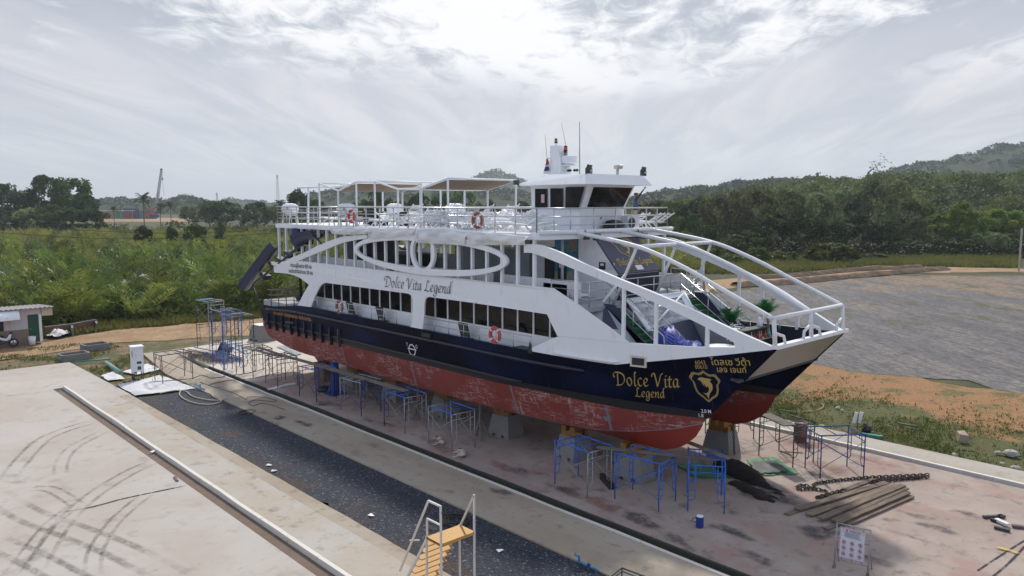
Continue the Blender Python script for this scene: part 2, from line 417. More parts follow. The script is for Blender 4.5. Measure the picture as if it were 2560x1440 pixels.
# ---------------------------------------------------------------- ground
def concrete(name, base, alt, stain, stain_amt=0.5, scale=0.35, pinks=None, bumpy=0.15, dx=1.0, joints=0.0):
    m, nt, b, out = new_mat(name)
    p = objco(nt)
    n1 = noise(nt, vmul(nt, p, (dx, 1, 1)), scale, 5, 0.6, 0.3)
    n2 = noise(nt, p, scale * 4.5, 6, 0.65, 0.2)
    n3 = noise(nt, vmul(nt, p, (1.0, 0.45, 1)), scale * 14, 4, 0.7)
    c = mixc(nt, sstep(nt, n1, 0.35, 0.65), base, alt)
    if pinks:
        n4 = noise(nt, p, 0.55, 4, 0.6)
        c = mixc(nt, mth(nt, 'MULTIPLY', sstep(nt, n4, 0.48, 0.68), 0.7), c, pinks)
    c = mixc(nt, mth(nt, 'MULTIPLY', sstep(nt, n2, 0.52, 0.72), stain_amt), c, stain)
    c = mixc(nt, mth(nt, 'MULTIPLY', sstep(nt, n3, 0.58, 0.75), stain_amt * 0.75), c, tuple(0.5 * x for x in stain))
    vo = nd(nt, 'TexVoronoi', {'Vector': p, 'Scale': 0.55, 'Randomness': 1.0})
    sp = mth(nt, 'SUBTRACT', vo.outputs['Distance'], mth(nt, 'MULTIPLY', n2, 0.55))
    c = mixc(nt, mth(nt, 'MULTIPLY', sstep(nt, sp, -0.10, -0.22), 0.40 * stain_amt), c, tuple(0.32 * x for x in stain))
    setc(nt, b, c); b.inputs['Roughness'].default_value = 0.88
    bump(nt, b, n3, bumpy, 0.02)
    return m
APRON = concrete('apron_concrete', (0.47, 0.435, 0.40), (0.42, 0.37, 0.32), (0.29, 0.255, 0.22), 0.55, 0.22)
STRIPC = concrete('strip_concrete', (0.42, 0.36, 0.29), (0.45, 0.42, 0.38), (0.25, 0.21, 0.155), 0.7, 0.4)
SANDC = concrete('sandy_concrete', (0.34, 0.28, 0.21), (0.40, 0.35, 0.28), (0.21, 0.175, 0.13), 0.7, 0.4, dx=0.5)
PINKC = concrete('main_slab_concrete', (0.32, 0.25, 0.215), (0.39, 0.325, 0.28), (0.145, 0.115, 0.10), 0.75, 0.3, pinks=(0.34, 0.205, 0.175))
PALEC = concrete('pale_concrete', (0.60, 0.53, 0.45), (0.55, 0.49, 0.43), (0.42, 0.35, 0.28), 0.35, 0.3)
EDGEC = concrete('edge_concrete', (0.36, 0.325, 0.265), (0.42, 0.385, 0.335), (0.24, 0.215, 0.17), 0.6, 0.5)
KERBW = paint('kerb_white', (0.66, 0.63, 0.57), 0.7, var=0.08, dirt=(0.33, 0.28, 0.22), amount=0.75, scale=2.2, bumpy=0.2)
MOSSY = paint('mossy_concrete', (0.045, 0.05, 0.038), 0.9, var=0.3, dirt=(0.12, 0.1, 0.07), amount=0.6, scale=2.0)
TRENCH = paint('trench_soil', (0.055, 0.042, 0.034), 0.95, var=0.35, dirt=(0.16, 0.12, 0.09), amount=0.5, scale=1.5, bumpy=0.6)
CHANNEL = paint('channel_soil', (0.17, 0.125, 0.095), 0.95, var=0.3, dirt=(0.07, 0.06, 0.05), amount=0.7, scale=1.2, bumpy=0.6)

def earth(name, cols, scale, bumpy=0.6, yband=None, fine=7.0):
    """cols: list of (threshold, colour) laid over one another by ever other noises"""
    m, nt, b, out = new_mat(name)
    p = objco(nt)
    c = cols[0][1]
    for i, (th, col) in enumerate(cols[1:]):
        n = noise(nt, vmul(nt, p, (1, 1, 1), (13.7 * i, 5.1 * i, 0)), scale * (1 + 0.8 * i), 6, 0.65, 0.3)
        if yband and yband[0] == i:
            sy = nd(nt, 'SeparateXYZ', {0: p}).outputs[1]
            n = mth(nt, 'ADD', n, mth(nt, 'MULTIPLY', sstep(nt, sy, yband[1], yband[2]), yband[3]))
            n = mth(nt, 'SUBTRACT', n, yband[3] / 2)
        c = mixc(nt, sstep(nt, n, th - 0.07, th + 0.07), c, col)
    nf = noise(nt, p, fine, 4, 0.7)
    c = mixc(nt, sstep(nt, nf, 0.3, 0.75), c, mixc(nt, 1.0, c, (0.45, 0.45, 0.45), 'MULTIPLY'))
    setc(nt, b, c); b.inputs['Roughness'].default_value = 0.95
    bump(nt, b, nf, bumpy, 0.08)
    return m
GRASSLAND = earth('grassland', [(0, (0.060, 0.070, 0.022)), (0.55, (0.10, 0.095, 0.035)), (0.60, (0.035, 0.05, 0.016))], 0.12)
YARDGRASS = earth('yard_grass', [(0, (0.105, 0.115, 0.032)), (0.50, (0.38, 0.20, 0.085)), (0.58, (0.15, 0.14, 0.045)), (0.64, (0.17, 0.085, 0.045))], 0.22, yband=(0, 37.0, 45.5, 0.42))
VERGE = earth('verge', [(0, (0.095, 0.105, 0.034)), (0.50, (0.27, 0.18, 0.10)), (0.56, (0.105, 0.12, 0.03)), (0.62, (0.13, 0.085, 0.055))], 0.33)
SANDROAD = earth('sand_road', [(0, (0.43, 0.28, 0.15)), (0.52, (0.36, 0.22, 0.115)), (0.60, (0.48, 0.34, 0.20))], 0.3, bumpy=0.4)
GRAVEL = None
m, nt, b, out = new_mat('grey_gravel_lot')
p = objco(nt)
_r = nd(nt, 'Mapping', {'Vector': p, 'Rotation': (0, 0, R(42))}).outputs[0]
n1 = noise(nt, vmul(nt, _r, (0.25, 1.0, 1)), 0.22, 5, 0.62, 0.5)
n2 = noise(nt, vmul(nt, _r, (0.3, 2.2, 1)), 0.5, 5, 0.7, 0.4)
n3 = noise(nt, p, 3.2, 5, 0.75)
sy = nd(nt, 'SeparateXYZ', {0: p}).outputs[1]
c = mixc(nt, sstep(nt, n1, 0.3, 0.7), (0.165, 0.160, 0.160), (0.27, 0.245, 0.225))
c = mixc(nt, mth(nt, 'MULTIPLY', sstep(nt, n2, 0.50, 0.68), 0.75), c, (0.085, 0.085, 0.095))
_f = mth(nt, 'ADD', n1, mth(nt, 'MULTIPLY', sstep(nt, sy, 70.0, 135.0), 0.30))
c = mixc(nt, sstep(nt, _f, 0.62, 0.80), c, (0.33, 0.235, 0.15))
c = mixc(nt, mth(nt, 'MULTIPLY', sstep(nt, noise(nt, vmul(nt, _r, (0.4, 1, 1), (9, 0, 0)), 0.28, 6, 0.7), 0.53, 0.66), sstep(nt, sy, 62.0, 80.0)), c, (0.13, 0.125, 0.045))
c = mixc(nt, sstep(nt, n3, 0.35, 0.7), c, mixc(nt, 1.0, c, (0.42, 0.42, 0.44), 'MULTIPLY'))
n5 = noise(nt, vmul(nt, _r, (0.5, 1.6, 1), (4, 4, 0)), 1.1, 6, 0.75)
c = mixc(nt, mth(nt, 'MULTIPLY', sstep(nt, n5, 0.44, 0.64), 0.7), c, (0.075, 0.072, 0.074))
setc(nt, b, c); b.inputs['Roughness'].default_value = 0.95; bump(nt, b, n3, 0.9, 0.10)
LOT = m
m, nt, b, out = new_mat('dark_crushed_stone')
p = objco(nt)
vo = nd(nt, 'TexVoronoi', {'Vector': p, 'Scale': 19.0}); vc = nd(nt, 'SeparateColor', {0: vo.outputs['Color']})
c = mixc(nt, vc.outputs[0], (0.008, 0.012, 0.022), (0.052, 0.060, 0.085))
c = mixc(nt, sstep(nt, vc.outputs[1], 0.93, 0.99), c, (0.20, 0.22, 0.25))
n1 = noise(nt, p, 0.5, 6, 0.7)
_sy2 = nd(nt, 'SeparateXYZ', {0: p}).outputs[1]
_edge = mth(nt, 'MULTIPLY', sstep(nt, _sy2, 15.0, 13.0), 0.14)
c = mixc(nt, mth(nt, 'MULTIPLY', sstep(nt, mth(nt, 'ADD', n1, _edge), 0.58, 0.74), 0.75), c, (0.085, 0.05, 0.032))
setc(nt, b, c); b.inputs['Roughness'].default_value = 0.8
bump(nt, b, vo.outputs['Distance'], 1.0, 0.06)
STONE = m

def ragged(pts, amp, step, seed=1):
    rg = random.Random(seed); out = []
    k = len(pts)
    for i in range(k):
        a, b = Vector(pts[i]), Vector(pts[(i + 1) % k]); n = max(1, int((b - a).length / step))
        for j in range(n):
            q = a.lerp(b, j / n)
            out.append((q.x + rg.gauss(0, amp), q.y + rg.gauss(0, amp)))
    return out
def sheet(name, pts, z, mat, thick=None):
    mb = MB()
    if thick: mb.poly(pts, (), lambda u, v, k: (u, v, z - k), thick)
    else: mb.poly(pts, (), lambda u, v, k: (u, v, z))
    return tag(mb.build(name, mat), kind='structure')
GZ = -0.16
_g = MB(); _g.add([(-2600, -400, GZ), (1250, -400, GZ), (1250, 2600, GZ), (-2600, 2600, GZ)], [(0, 1, 2, 3)])
tag(_g.build('ground', GRASSLAND), kind='structure')
sheet('verge', ragged([(-63, -20), (-44, -20), (-44, 13.5), (-44, 17), (-57, 18), (-57, 34), (-62, 34), (-66, 20), (-62, 9)], 0.3, 1.5, 2), GZ + 0.02, VERGE)
sheet('yard_grass', ragged([(-60, 35.0), (40, 35.0), (45, 54), (30, 53), (-8, 51), (-25, 50), (-44, 60), (-50, 75), (-60, 70)], 0.35, 1.2, 3), GZ + 0.03, YARDGRASS)
sheet('gravel_lot', ragged([(-27, 49.4), (-19.9, 49.7), (-15.3, 51.3), (-8, 50.2), (30, 53), (70, 60), (70, 165), (-20, 139), (-34, 134), (-46, 121), (-52, 96), (-50, 72), (-44, 61), (-34, 53)], 0.35, 1.6, 4), GZ + 0.04, LOT)
sheet('dirt_road', ragged([(-60, -60), (-62, 9.7), (-64.3, 18), (-60.5, 27), (-57, 60), (-53, 89), (-48.5, 124), (-36, 141), (0, 146), (60, 160), (60, 170), (0, 160), (-36, 150), (-56, 138), (-60, 99), (-66, 60), (-69, 31), (-71, 20), (-67, 9), (-72, -60)], 0.3, 1.6, 5), GZ + 0.05, SANDROAD)
# earth bank between road and lot
def bank(name, pts, w, h, mat, seed):
    rg = random.Random(seed); mb = MB(); P = crom([(p[0], p[1], 0) for p in pts], 14); L = [[], [], [], [], []]
    for i, p in enumerate(P):
        t = (P[min(i + 1, len(P) - 1)] - P[max(0, i - 1)]).normalized(); n = Vector((-t.y, t.x, 0))
        for k, (o, z) in enumerate(((-1, 0), (-0.45, 0.7), (0, 1), (0.45, 0.75), (1, 0))):
            q = p + n * w * (o + rg.gauss(0, 0.08)); L[k].append((q.x, q.y, GZ + 0.1 + h * z * rg.uniform(0.7, 1.2)))
    mb.loft(L, True); return tag(mb.build(name, mat, smooth=True), kind='structure')
BANKM = earth('bank_soil', [(0, (0.085, 0.055, 0.035)), (0.5, (0.17, 0.105, 0.06)), (0.6, (0.05, 0.055, 0.02))], 0.5)
bank('earth_bank', [G(1840, 714)[:2], G(1980, 706)[:2], G(2120, 692)[:2], G(2260, 680)[:2], G(2360, 672)[:2]], 1.3, 0.55, BANKM, 1)
bank('earth_bank', [G(1870, 696)[:2], G(2000, 688)[:2], G(2130, 676)[:2], G(2300, 667)[:2]], 1.0, 0.5, BANKM, 2)

# concrete slabs, top at 0
sheet('apron', [(-57.9, -60), (40, -60), (40, 10.25), (-50.0, 10.25), (-50.0, 10.9), (-45.6, 10.9), (-45.6, 13.15), (-57.9, 12.95)], 0.0, APRON, 0.3)
sheet('concrete_strip', [(-45.6, 10.904), (40, 10.904), (40, 12.55), (-45.6, 12.55)], 0.0, STRIPC, 0.3)
sheet('sandy_strip', ragged([(-45.6, 12.554), (40, 12.554), (40, 13.12), (-45.6, 13.12)], 0.012, 1.0, 8), -0.012, SANDC, 0.3)
sheet('channel_floor', [(-50, 10.2), (40, 10.2), (40, 10.8), (-50, 10.8)], -0.10, CHANNEL)
sheet('crushed_stone_bed', ragged([(-44.6, 13.0), (40, 13.0), (40, 16.9), (-44.6, 16.9)], 0.10, 0.6, 9), -0.055, STONE)
sheet('sandy_slab', [(-57.8, 17.6), (-49.8, 16.45), (40, 16.45), (40, 18.8), (-50.2, 18.8), (-57.8, 19.5)], 0.0, SANDC, 0.3)
sheet('trench_floor', [(-50.2, 18.7), (40, 18.7), (40, 19.6), (-50.2, 19.6)], -0.15, TRENCH)
sheet('main_slab', [(-44.0, 19.40), (40, 19.40), (40, 33.05), (-44.0, 33.05)], 0.0, PINKC, 0.3)
sheet('pale_slab', [(-57.8, 19.504), (-50.3, 19.40), (-44.004, 19.40), (-44.004, 36.0), (-55.5, 36.0), (-58.4, 26)], 0.0, PALEC, 0.3)
sheet('trench_floor', [(-44, 33.0), (40, 33.0), (40, 33.6), (-44, 33.6)], -0.15, TRENCH)
sheet('edge_slab', ragged([(-44, 33.42), (40, 33.42), (40, 35.3), (-44, 35.3)], 0.02, 1.0, 6), -0.004, EDGEC, 0.3)
def kerb(name, x0, x1, y0, y1, z1, mat):
    mb = MB(); n = 60; L = [[], [], [], []]; rg = random.Random(int(y0 * 10))
    for i in range(n + 1):
        x = x0 + (x1 - x0) * i / n; d = rg.gauss(0, 0.006)
        for k, (y, z) in enumerate(((y0, -0.2), (y0 + d, z1 + d), (y1 + d, z1 + d), (y1, -0.2))): L[k].append((x, y, z))
    mb.loft(L, True)
    mb.add([L[0][0], L[1][0], L[2][0], L[3][0]], [(0, 1, 2, 3)])
    return tag(mb.build(name, mat), kind='structure')
kerb('guide_kerb', -50.0, 40, 10.76, 10.90, 0.10, KERBW)
kerb('guide_kerb', -49.7, 40, 18.80, 18.93, 0.02, KERBW)
kerb('trench_lip', -50.2, 40, 19.30, 19.396, 0.01, MOSSY)
kerb('guide_kerb', -44, 40, 33.26, 33.416, 0.11, KERBW)

# tyre marks and a crack, thin sheets on the apron
def fade_mat(name, col, strength, nscale=(1, 1, 1)):
    m, nt, b, out = new_mat(name)
    at = nd(nt, 'VertexColor', layer_name='a').outputs[0]
    n = noise(nt, objco(nt), 2.6, 6, 0.75)
    n2 = noise(nt, objco(nt), 0.5, 3)
    f = mth(nt, 'MULTIPLY', mth(nt, 'MULTIPLY', at, strength), mth(nt, 'MULTIPLY', sstep(nt, n, 0.30, 0.62), sstep(nt, n2, 0.25, 0.6)))
    setc(nt, b, col); b.inputs['Roughness'].default_value = 0.9
    tr = nd(nt, 'BsdfTransparent'); mx = nd(nt, 'MixShader', {0: f})
    nt.links.new(tr.outputs[0], mx.inputs[1]); nt.links.new(b.outputs[0], mx.inputs[2]); nt.links.new(mx.outputs[0], out.inputs[0])
    return m
TYREM = fade_mat('tyre_rubber_trace', (0.12, 0.11, 0.10), 0.42)
STAINM = fade_mat('damp_stain', (0.075, 0.072, 0.075), 0.85)
REDSTAIN = fade_mat('red_paint_dust', (0.30, 0.13, 0.11), 0.6)
YELSTAIN = fade_mat('yellow_paint_spill', (0.60, 0.46, 0.12), 1.4)
def ribbon(name, pts, w, mat, z, ends=True):
    P = crom([(p[0], p[1], 0) for p in pts], 8); k = len(P); vs = []; al = []
    for i, p in enumerate(P):
        t = (P[min(i + 1, k - 1)] - P[max(0, i - 1)]).normalized(); n = Vector((-t.y, t.x, 0))
        e = min(1, i / (0.2 * k), (k - 1 - i) / (0.2 * k)) if ends else 1
        for o, a in ((-1, 0), (-0.45, 1), (0.45, 1), (1, 0)):
            q = p + n * (o * w / 2); vs.append((q.x, q.y, z)); al.append(a * e)
    mb = MB(); mb.add(vs, [(4 * i + j, 4 * i + j + 4, 4 * i + j + 5, 4 * i + j + 1)[::-1] for i in range(k - 1) for j in range(3)])
    o = mb.build(name, mat)
    ca = o.data.color_attributes.new('a', 'FLOAT_COLOR', 'POINT')
    ca.data.foreach_set('color', [c for a in al for c in (a, a, a, 1)])
    return tag(o, kind='structure')
def blot(name, px, rx, ry, mat, z, seed):
    rg = random.Random(seed); c = G(*px); n = 18; vs = [(c.x, c.y, z)]; al = [1.0]
    ph = [rg.uniform(0, 6.28) for _ in range(4)]
    for k, a in ((0.55, 0.9), (1.0, 0.0)):
        for j in range(n):
            t = 2 * PI * j / n; r = k * (1 + 0.25 * math.sin(2 * t + ph[0]) + 0.15 * math.sin(3 * t + ph[1]) + 0.1 * math.sin(5 * t + ph[2]))
            vs.append((c.x + rx * r * math.cos(t), c.y + ry * r * math.sin(t), z)); al.append(a)
    mb = MB(); mb.add(vs, [(0, 1 + j, 1 + (j + 1) % n) for j in range(n)] + [(1 + j, 1 + n + j, 1 + n + (j + 1) % n, 1 + (j + 1) % n) for j in range(n)])
    o = mb.build(name, mat); ca = o.data.color_attributes.new('a', 'FLOAT_COLOR', 'POINT')
    ca.data.foreach_set('color', [q for a in al for q in (a, a, a, 1)])
    return tag(o, kind='structure')
_z = 0.004
for px, w, off in (([(15, 1206), (56, 1150), (112, 1097), (187, 1067), (232, 1056)], 0.20, 0.60), ([(150, 1187), (157, 1150), (187, 1116), (262, 1077)], 0.18, 0.45),
               ([(82, 1431), (150, 1319), (225, 1244), (319, 1184), (394, 1150)], 0.20, 0.55), ([(-20, 1232), (75, 1289), (187, 1330), (300, 1375), (450, 1450)], 0.34, 0.8),
               ([(-20, 1352), (75, 1394), (161, 1439), (220, 1470)], 0.30, 0.7), ([(232, 1445), (240, 1375), (285, 1307), (337, 1259), (371, 1236)], 0.17, 0.42),
               ([(20, 1445), (110, 1330), (140, 1300), (190, 1262)], 0.16, 0.42), ([(70, 1225), (120, 1222), (160, 1240), (200, 1268)], 0.16, 0.42)):
    base = [G(*q) for q in px]
    for k in (0, 1):
        pts = []
        for i, q in enumerate(base):
            t = (base[min(i + 1, len(base) - 1)] - base[max(0, i - 1)]).normalized()
            pts.append((q.x + t.y * off * (k - 0.5), q.y - t.x * off * (k - 0.5)))
        ribbon('tyre_mark', pts, w, TYREM, _z); _z += 0.0007
CRACKM = fade_mat('crack_line', (0.03, 0.028, 0.025), 2.2)
ribbon('slab_crack', [G(*q)[:2] for q in [(150, 1283), (230, 1268), (310, 1247), (400, 1228), (487, 1210)]], 0.09, CRACKM, 0.018)
ribbon('slab_joint', [G(*q)[:2] for q in [(0, 992), (60, 986), (110, 980), (163, 971)]], 0.07, CRACKM, 0.019)
ribbon('slab_joint', [(-6.55, 24.5), (-6.3, 27.0), (-6.0, 29.5)], 0.06, CRACKM, 0.019, False)
ribbon('slab_joint', [G(*q)[:2] for q in [(2470, 1452), (2520, 1410), (2562, 1366)]], 0.07, CRACKM, 0.021, False)
for i, (px, rx, ry) in enumerate([((2045, 1330), 0.85, 0.6), ((2300, 1292), 0.45, 0.3), ((2225, 1300), 0.3, 0.22), ((2340, 1320), 0.6, 0.35), ((2250, 1335), 0.5, 0.22), ((2420, 1285), 0.5, 0.2),
                                  ((1900, 1225), 1.2, 0.9), ((1960, 1250), 0.8, 0.5), ((2050, 1190), 0.6, 0.4), ((1600, 1300), 0.9, 0.5), ((1690, 1350), 0.7, 0.3), ((1420, 1230), 0.8, 0.4), ((1300, 1180), 0.6, 0.4), ((1080, 1320), 0.3, 0.2),
                                  ((950, 1060), 1.0, 0.5), ((820, 1010), 1.2, 0.6), ((1830, 1330), 0.8, 0.35), ((1880, 1390), 0.9, 0.3), ((760, 1060), 0.7, 0.3), ((700, 1045), 0.5, 0.3), ((1250, 1230), 0.7, 0.25), ((2180, 1400), 0.7, 0.3)]):
    blot('damp_stain', px, rx, ry, STAINM, 0.024 + i * 0.0006, i)
for i, (px, rx, ry) in enumerate([((1120, 1130), 1.4, 0.5), ((1260, 1170), 1.0, 0.4), ((2080, 1165), 1.5, 0.6), ((2010, 1110), 1.4, 0.6), ((1500, 1260), 1.0, 0.5), ((2180, 1150), 1.2, 0.5), ((900, 990), 1.6, 0.5)]):
    blot('red_dust', px, rx, ry, REDSTAIN, 0.040 + i * 0.0006, 40 + i)
ribbon('yellow_spill', [G(*q)[:2] for q in [(2488, 1370), (2520, 1378), (2548, 1388)]], 0.22, YELSTAIN, 0.049)
# ================================================================ the ferry
YC, HY = 25.7, 23.2                                  # boat centre line, centre line of the starboard hull
BOAT = wthing('catamaran_ferry', 'large white and navy passenger catamaran with red underside, raised on concrete blocks', 'ferry boat', (-29.0, YC, 0.0))
# hull paint with scraped antifouling
m, nt, b, out = new_mat('red_antifouling')
p = objco(nt)
n1 = noise(nt, p, 0.8, 4)
c = mixc(nt, n1, (0.20, 0.030, 0.024), (0.29, 0.055, 0.042))
pm = noise(nt, vmul(nt, p, (0.55, 1, 0.9), (2, 0, 0)), 1.0, 3)
s1 = noise(nt, vmul(nt, p, (1.6, 1, 14)), 1.5, 4, 0.7)
s2 = noise(nt, vmul(nt, p, (9, 1, 1.5), (5, 0, 0)), 1.2, 4, 0.7)
sc = mth(nt, 'MULTIPLY', mth(nt, 'MAXIMUM', sstep(nt, s1, 0.52, 0.64), sstep(nt, s2, 0.55, 0.67)), sstep(nt, pm, 0.43, 0.56))
c = mixc(nt, mth(nt, 'MULTIPLY', sc, 0.75), c, (0.55, 0.42, 0.40))
sx = nd(nt, 'SeparateXYZ', {0: p}); X = sx.outputs[0]; Z = sx.outputs[2]
msk = None
for xi in (-23.35, -18.75, -30.35, -36.9):
    wob = mth(nt, 'ADD', X, mth(nt, 'MULTIPLY', noise(nt, p, 3.0, 2), 0.10))
    k = mth(nt, 'LESS_THAN', mth(nt, 'ABSOLUTE', mth(nt, 'SUBTRACT', wob, xi + 0.05)), 0.055)
    msk = k if msk is None else mth(nt, 'MAXIMUM', msk, k)
vo = nd(nt, 'TexVoronoi', {'Vector': vmul(nt, p, (1.0, 0.2, 1.3)), 'Scale': 1.5})
vcol = nd(nt, 'SeparateColor', {0: vo.outputs['Color']}).outputs[0]
pt = mth(nt, 'MULTIPLY', mth(nt, 'GREATER_THAN', vcol, 0.62), mth(nt, 'LESS_THAN', vo.outputs['Distance'], 0.20))
msk = mth(nt, 'MAXIMUM', msk, mth(nt, 'MULTIPLY', pt, mth(nt, 'GREATER_THAN', noise(nt, vmul(nt, p, (0.16, 0, 0)), 1.0, 0), 0.47)))
c = mixc(nt, mth(nt, 'MULTIPLY', msk, 0.9), c, (0.175, 0.20, 0.235))
setc(nt, b, c); b.inputs['Roughness'].default_value = 0.62
bump(nt, b, s1, 0.12, 0.01)
REDHULL = m
LOWRED = paint('lower_red', (0.26, 0.030, 0.018), 0.45, var=0.2, dirt=(0.10, 0.03, 0.03), amount=0.5)
PRIMER = paint('grey_primer', (0.19, 0.215, 0.25), 0.6, var=0.15)
m, nt, b, out = new_mat('navy_hull_paint')
p = objco(nt)
n1 = noise(nt, vmul(nt, p, (0.25, 1, 0.5)), 1.0, 4)
c = mixc(nt, sstep(nt, n1, 0.42, 0.68), (0.0012, 0.0022, 0.012), (0.005, 0.010, 0.042))
st = noise(nt, vmul(nt, p, (6, 1, 0.35)), 1.4, 5, 0.65)
c = mixc(nt, mth(nt, 'MULTIPLY', sstep(nt, st, 0.58, 0.74), 0.22), c, (0.12, 0.14, 0.18))
X = nd(nt, 'SeparateXYZ', {0: p}).outputs[0]
c = mixc(nt, mth(nt, 'MULTIPLY', sstep(nt, X, -34.0, -45.0), 0.6), c, (0.026, 0.032, 0.056))
setc(nt, b, c); b.inputs['Roughness'].default_value = 0.40; b.inputs['Specular IOR Level'].default_value = 0.07
bump(nt, b, noise(nt, vmul(nt, p, (0.6, 1, 1.2)), 1.6, 2), 0.10, 0.05)
NAVYHULL = m

def plan(x, x0, xe, yo, pw):
    t = min(1, max(0, (x - x0) / (xe - x0))); return yo + (HY - yo) * t ** pw
ysf = lambda x: plan(x, -22.0, -12.3, 21.3, 1.8)
ST = [(-46.2, 4.20), (-45.6, 4.24), (-43, 4.5), (-41.6, 4.68), (-40, 4.75), (-17.9, 4.75), (-17.2, 4.9), (-15.42, 5.26), (-14.08, 5.53), (-12.3, 5.92)]
CT = [(-46.4, 2.2), (-45.4, 2.06), (-43.5, 1.80), (-42, 1.74), (-20.9, 1.75), (-19.5, 1.80), (-17.74, 2.06), (-16.1, 2.48), (-15.05, 2.87)]
KT = [(-46.4, 2.15), (-43.5, 1.66), (-40, 1.50), (-18.1, 1.44), (-16.7, 1.48), (-16.06, 1.71), (-15.67, 1.98), (-15.31, 2.33), (-15.08, 2.75)]
def hline(xs, xe, yf, zf, n=72):
    out = []
    for i in range(n + 1):
        t = i / n; t = 1 - (1 - t) ** 1.35
        x = xs + (xe - xs) * t; out.append((x, yf(x), zf(x)))
    return out
rubf = lambda x: plan(x, -22.8, -13.72, 21.3, 1.75)
blkf = lambda x: plan(x, -24.6, -14.67, 21.38, 1.62)
redf = lambda x: plan(x, -25.0, -14.90, 21.40, 1.6)
chif = lambda x: plan(x, -27.0, -15.05, 21.75, 1.5)
def hull_mesh():
    mb = MB()
    L0 = hline(-46.2, -12.3, ysf, lambda x: interp(x, ST))
    L1 = hline(-46.25, -13.72, rubf, lambda x: min(interp(x, ST) - 0.02, interp(x, [(-46.2, 4.05), (-42, 4.28), (-19, 4.30), (-13.72, 4.36)])))
    L2 = hline(-46.35, -14.67, blkf, lambda x: 3.30)
    L3 = hline(-46.4, -14.90, redf, lambda x: interp(x, [(-46, 3.0), (-22, 3.06), (-18, 2.94), (-14.9, 3.04)]))
    L4 = hline(-46.4, -15.05, chif, lambda x: interp(x, CT))
    L4b = hline(-46.4, -15.06, lambda x: chif(x) + 0.05 * (HY - chif(x)), lambda x: interp(x, CT) - 0.035)
    L5 = hline(-46.4, -15.08, lambda x: HY, lambda x: interp(x, KT))
    inn = lambda L: [(x, HY + 0.62 * (HY - y), z) for x, y, z in L]
    for k, (a, c_) in enumerate(((L0, L1), (L1, L2), (L2, L3), (L3, L4), (L4, L4b), (L4b, L5))):
        mb.cur = (0, 0, 1, 2, 3, 4)[k]; mb.loft([a, c_], True)
    I4, I3, I2, I1 = inn(L4), inn(L3), inn(L2), inn(L1)
    for k, (a, c_) in enumerate(((L5, I4), (I4, I3), (I3, I2), (I2, I1))):
        mb.cur = (4, 2, 1, 0)[k]; mb.loft([a, c_], True)
    mb.cur = 0
    first = [L[0] for L in (L0, L1, L2, L3, L4, L4b, L5, I4, I3, I2, I1)]
    mb.add(first, [tuple(range(len(first)))])
    tf, tm = [], []
    for f, k in zip(mb.f, mb.m):
        for g in ([(f[0], f[1], f[2]), (f[0], f[2], f[3])] if len(f) == 4 else [f]): tf.append(g); tm.append(k)
    mb.f, mb.m = tf, tm
    return mb
HM = [NAVYHULL, BLACK, REDHULL, PRIMER, LOWRED]
hulls = []
for sd in (0, 1):
    mb = hull_mesh()
    if sd: mb.mirror(YC)
    h = mb.build('hull', HM, BOAT, smooth=False); hulls.append(h)
    def sub(name, fn, mat, par=h, sd=sd, smooth=False):
        q = MB(); fn(q)
        if sd: q.mirror(YC)
        return q.build(name, mat, par, smooth)
    sub('rub_rail', lambda q: q.tube([(x, rubf(x) - 0.03, interp(x, [(-46.2, 4.05), (-42, 4.28), (-19, 4.30)])) for x in np.linspace(-45.6, -19.3, 40)], 0.075, 8), NAVY, smooth=True)
    sub('rub_rail', lambda q: q.tube([(x, blkf(x) - 0.02, 3.32) for x in np.linspace(-45.9, -22.6, 40)], 0.075, 8), BLACK, smooth=True)
    sub('rub_rail', lambda q: q.tube([(x, ysf(x) - 0.02, interp(x, ST) + 0.09) for x in np.linspace(-20.7, -17.7, 12)], [0.02] + [0.075] * 10 + [0.02], 8), WHITE, smooth=True)
    for px in (669, 687, 704, 724, 741, 760, 780, 801, 823, 844):
        x = PY(px, 826 + (px - 669) * 0.19, 21.2).x
        sub('fender_bar', lambda q, x=x: (q.bb(x - 0.05, x + 0.05, 21.2, 21.45, 3.15, 3.85), q.bb(x - 0.04, x + 0.04, 21.25, 21.45, 2.85, 3.15)), NAVY if px < 830 else DKGREY)
    sub('skeg', lambda q: q.poly([(-44.0, 1.75), (-40.2, 1.55), (-40.8, 0.95), (-42.6, 0.92)], (), lambda u, v, k: (u, HY - 0.09 + k, v), 0.18), LOWRED)
    sub('exhaust_pipe', lambda q: q.tube([(-42.9, 21.5, 3.55), (-42.9, 21.22, 3.55), (-42.2, 21.1, 3.62), (-41.6, 21.1, 3.66)], 0.07, 8), BLACK)
    sub('fairlead', lambda q: (q.box((-16.95, ysf(-16.95) - 0.01, 4.98), (0.62, 0.05, 0.40), rz=math.atan(0.32)), ), STEEL)
    sub('fairlead_opening', lambda q: (q.box((-16.95, ysf(-16.95) - 0.03, 4.98), (0.46, 0.05, 0.26), rz=math.atan(0.32)), ), BLACK)
    sub('fairlead_opening', lambda q: q.bb(-29.2, -28.5, 21.22, 21.32, 4.42, 4.62), BLACK)
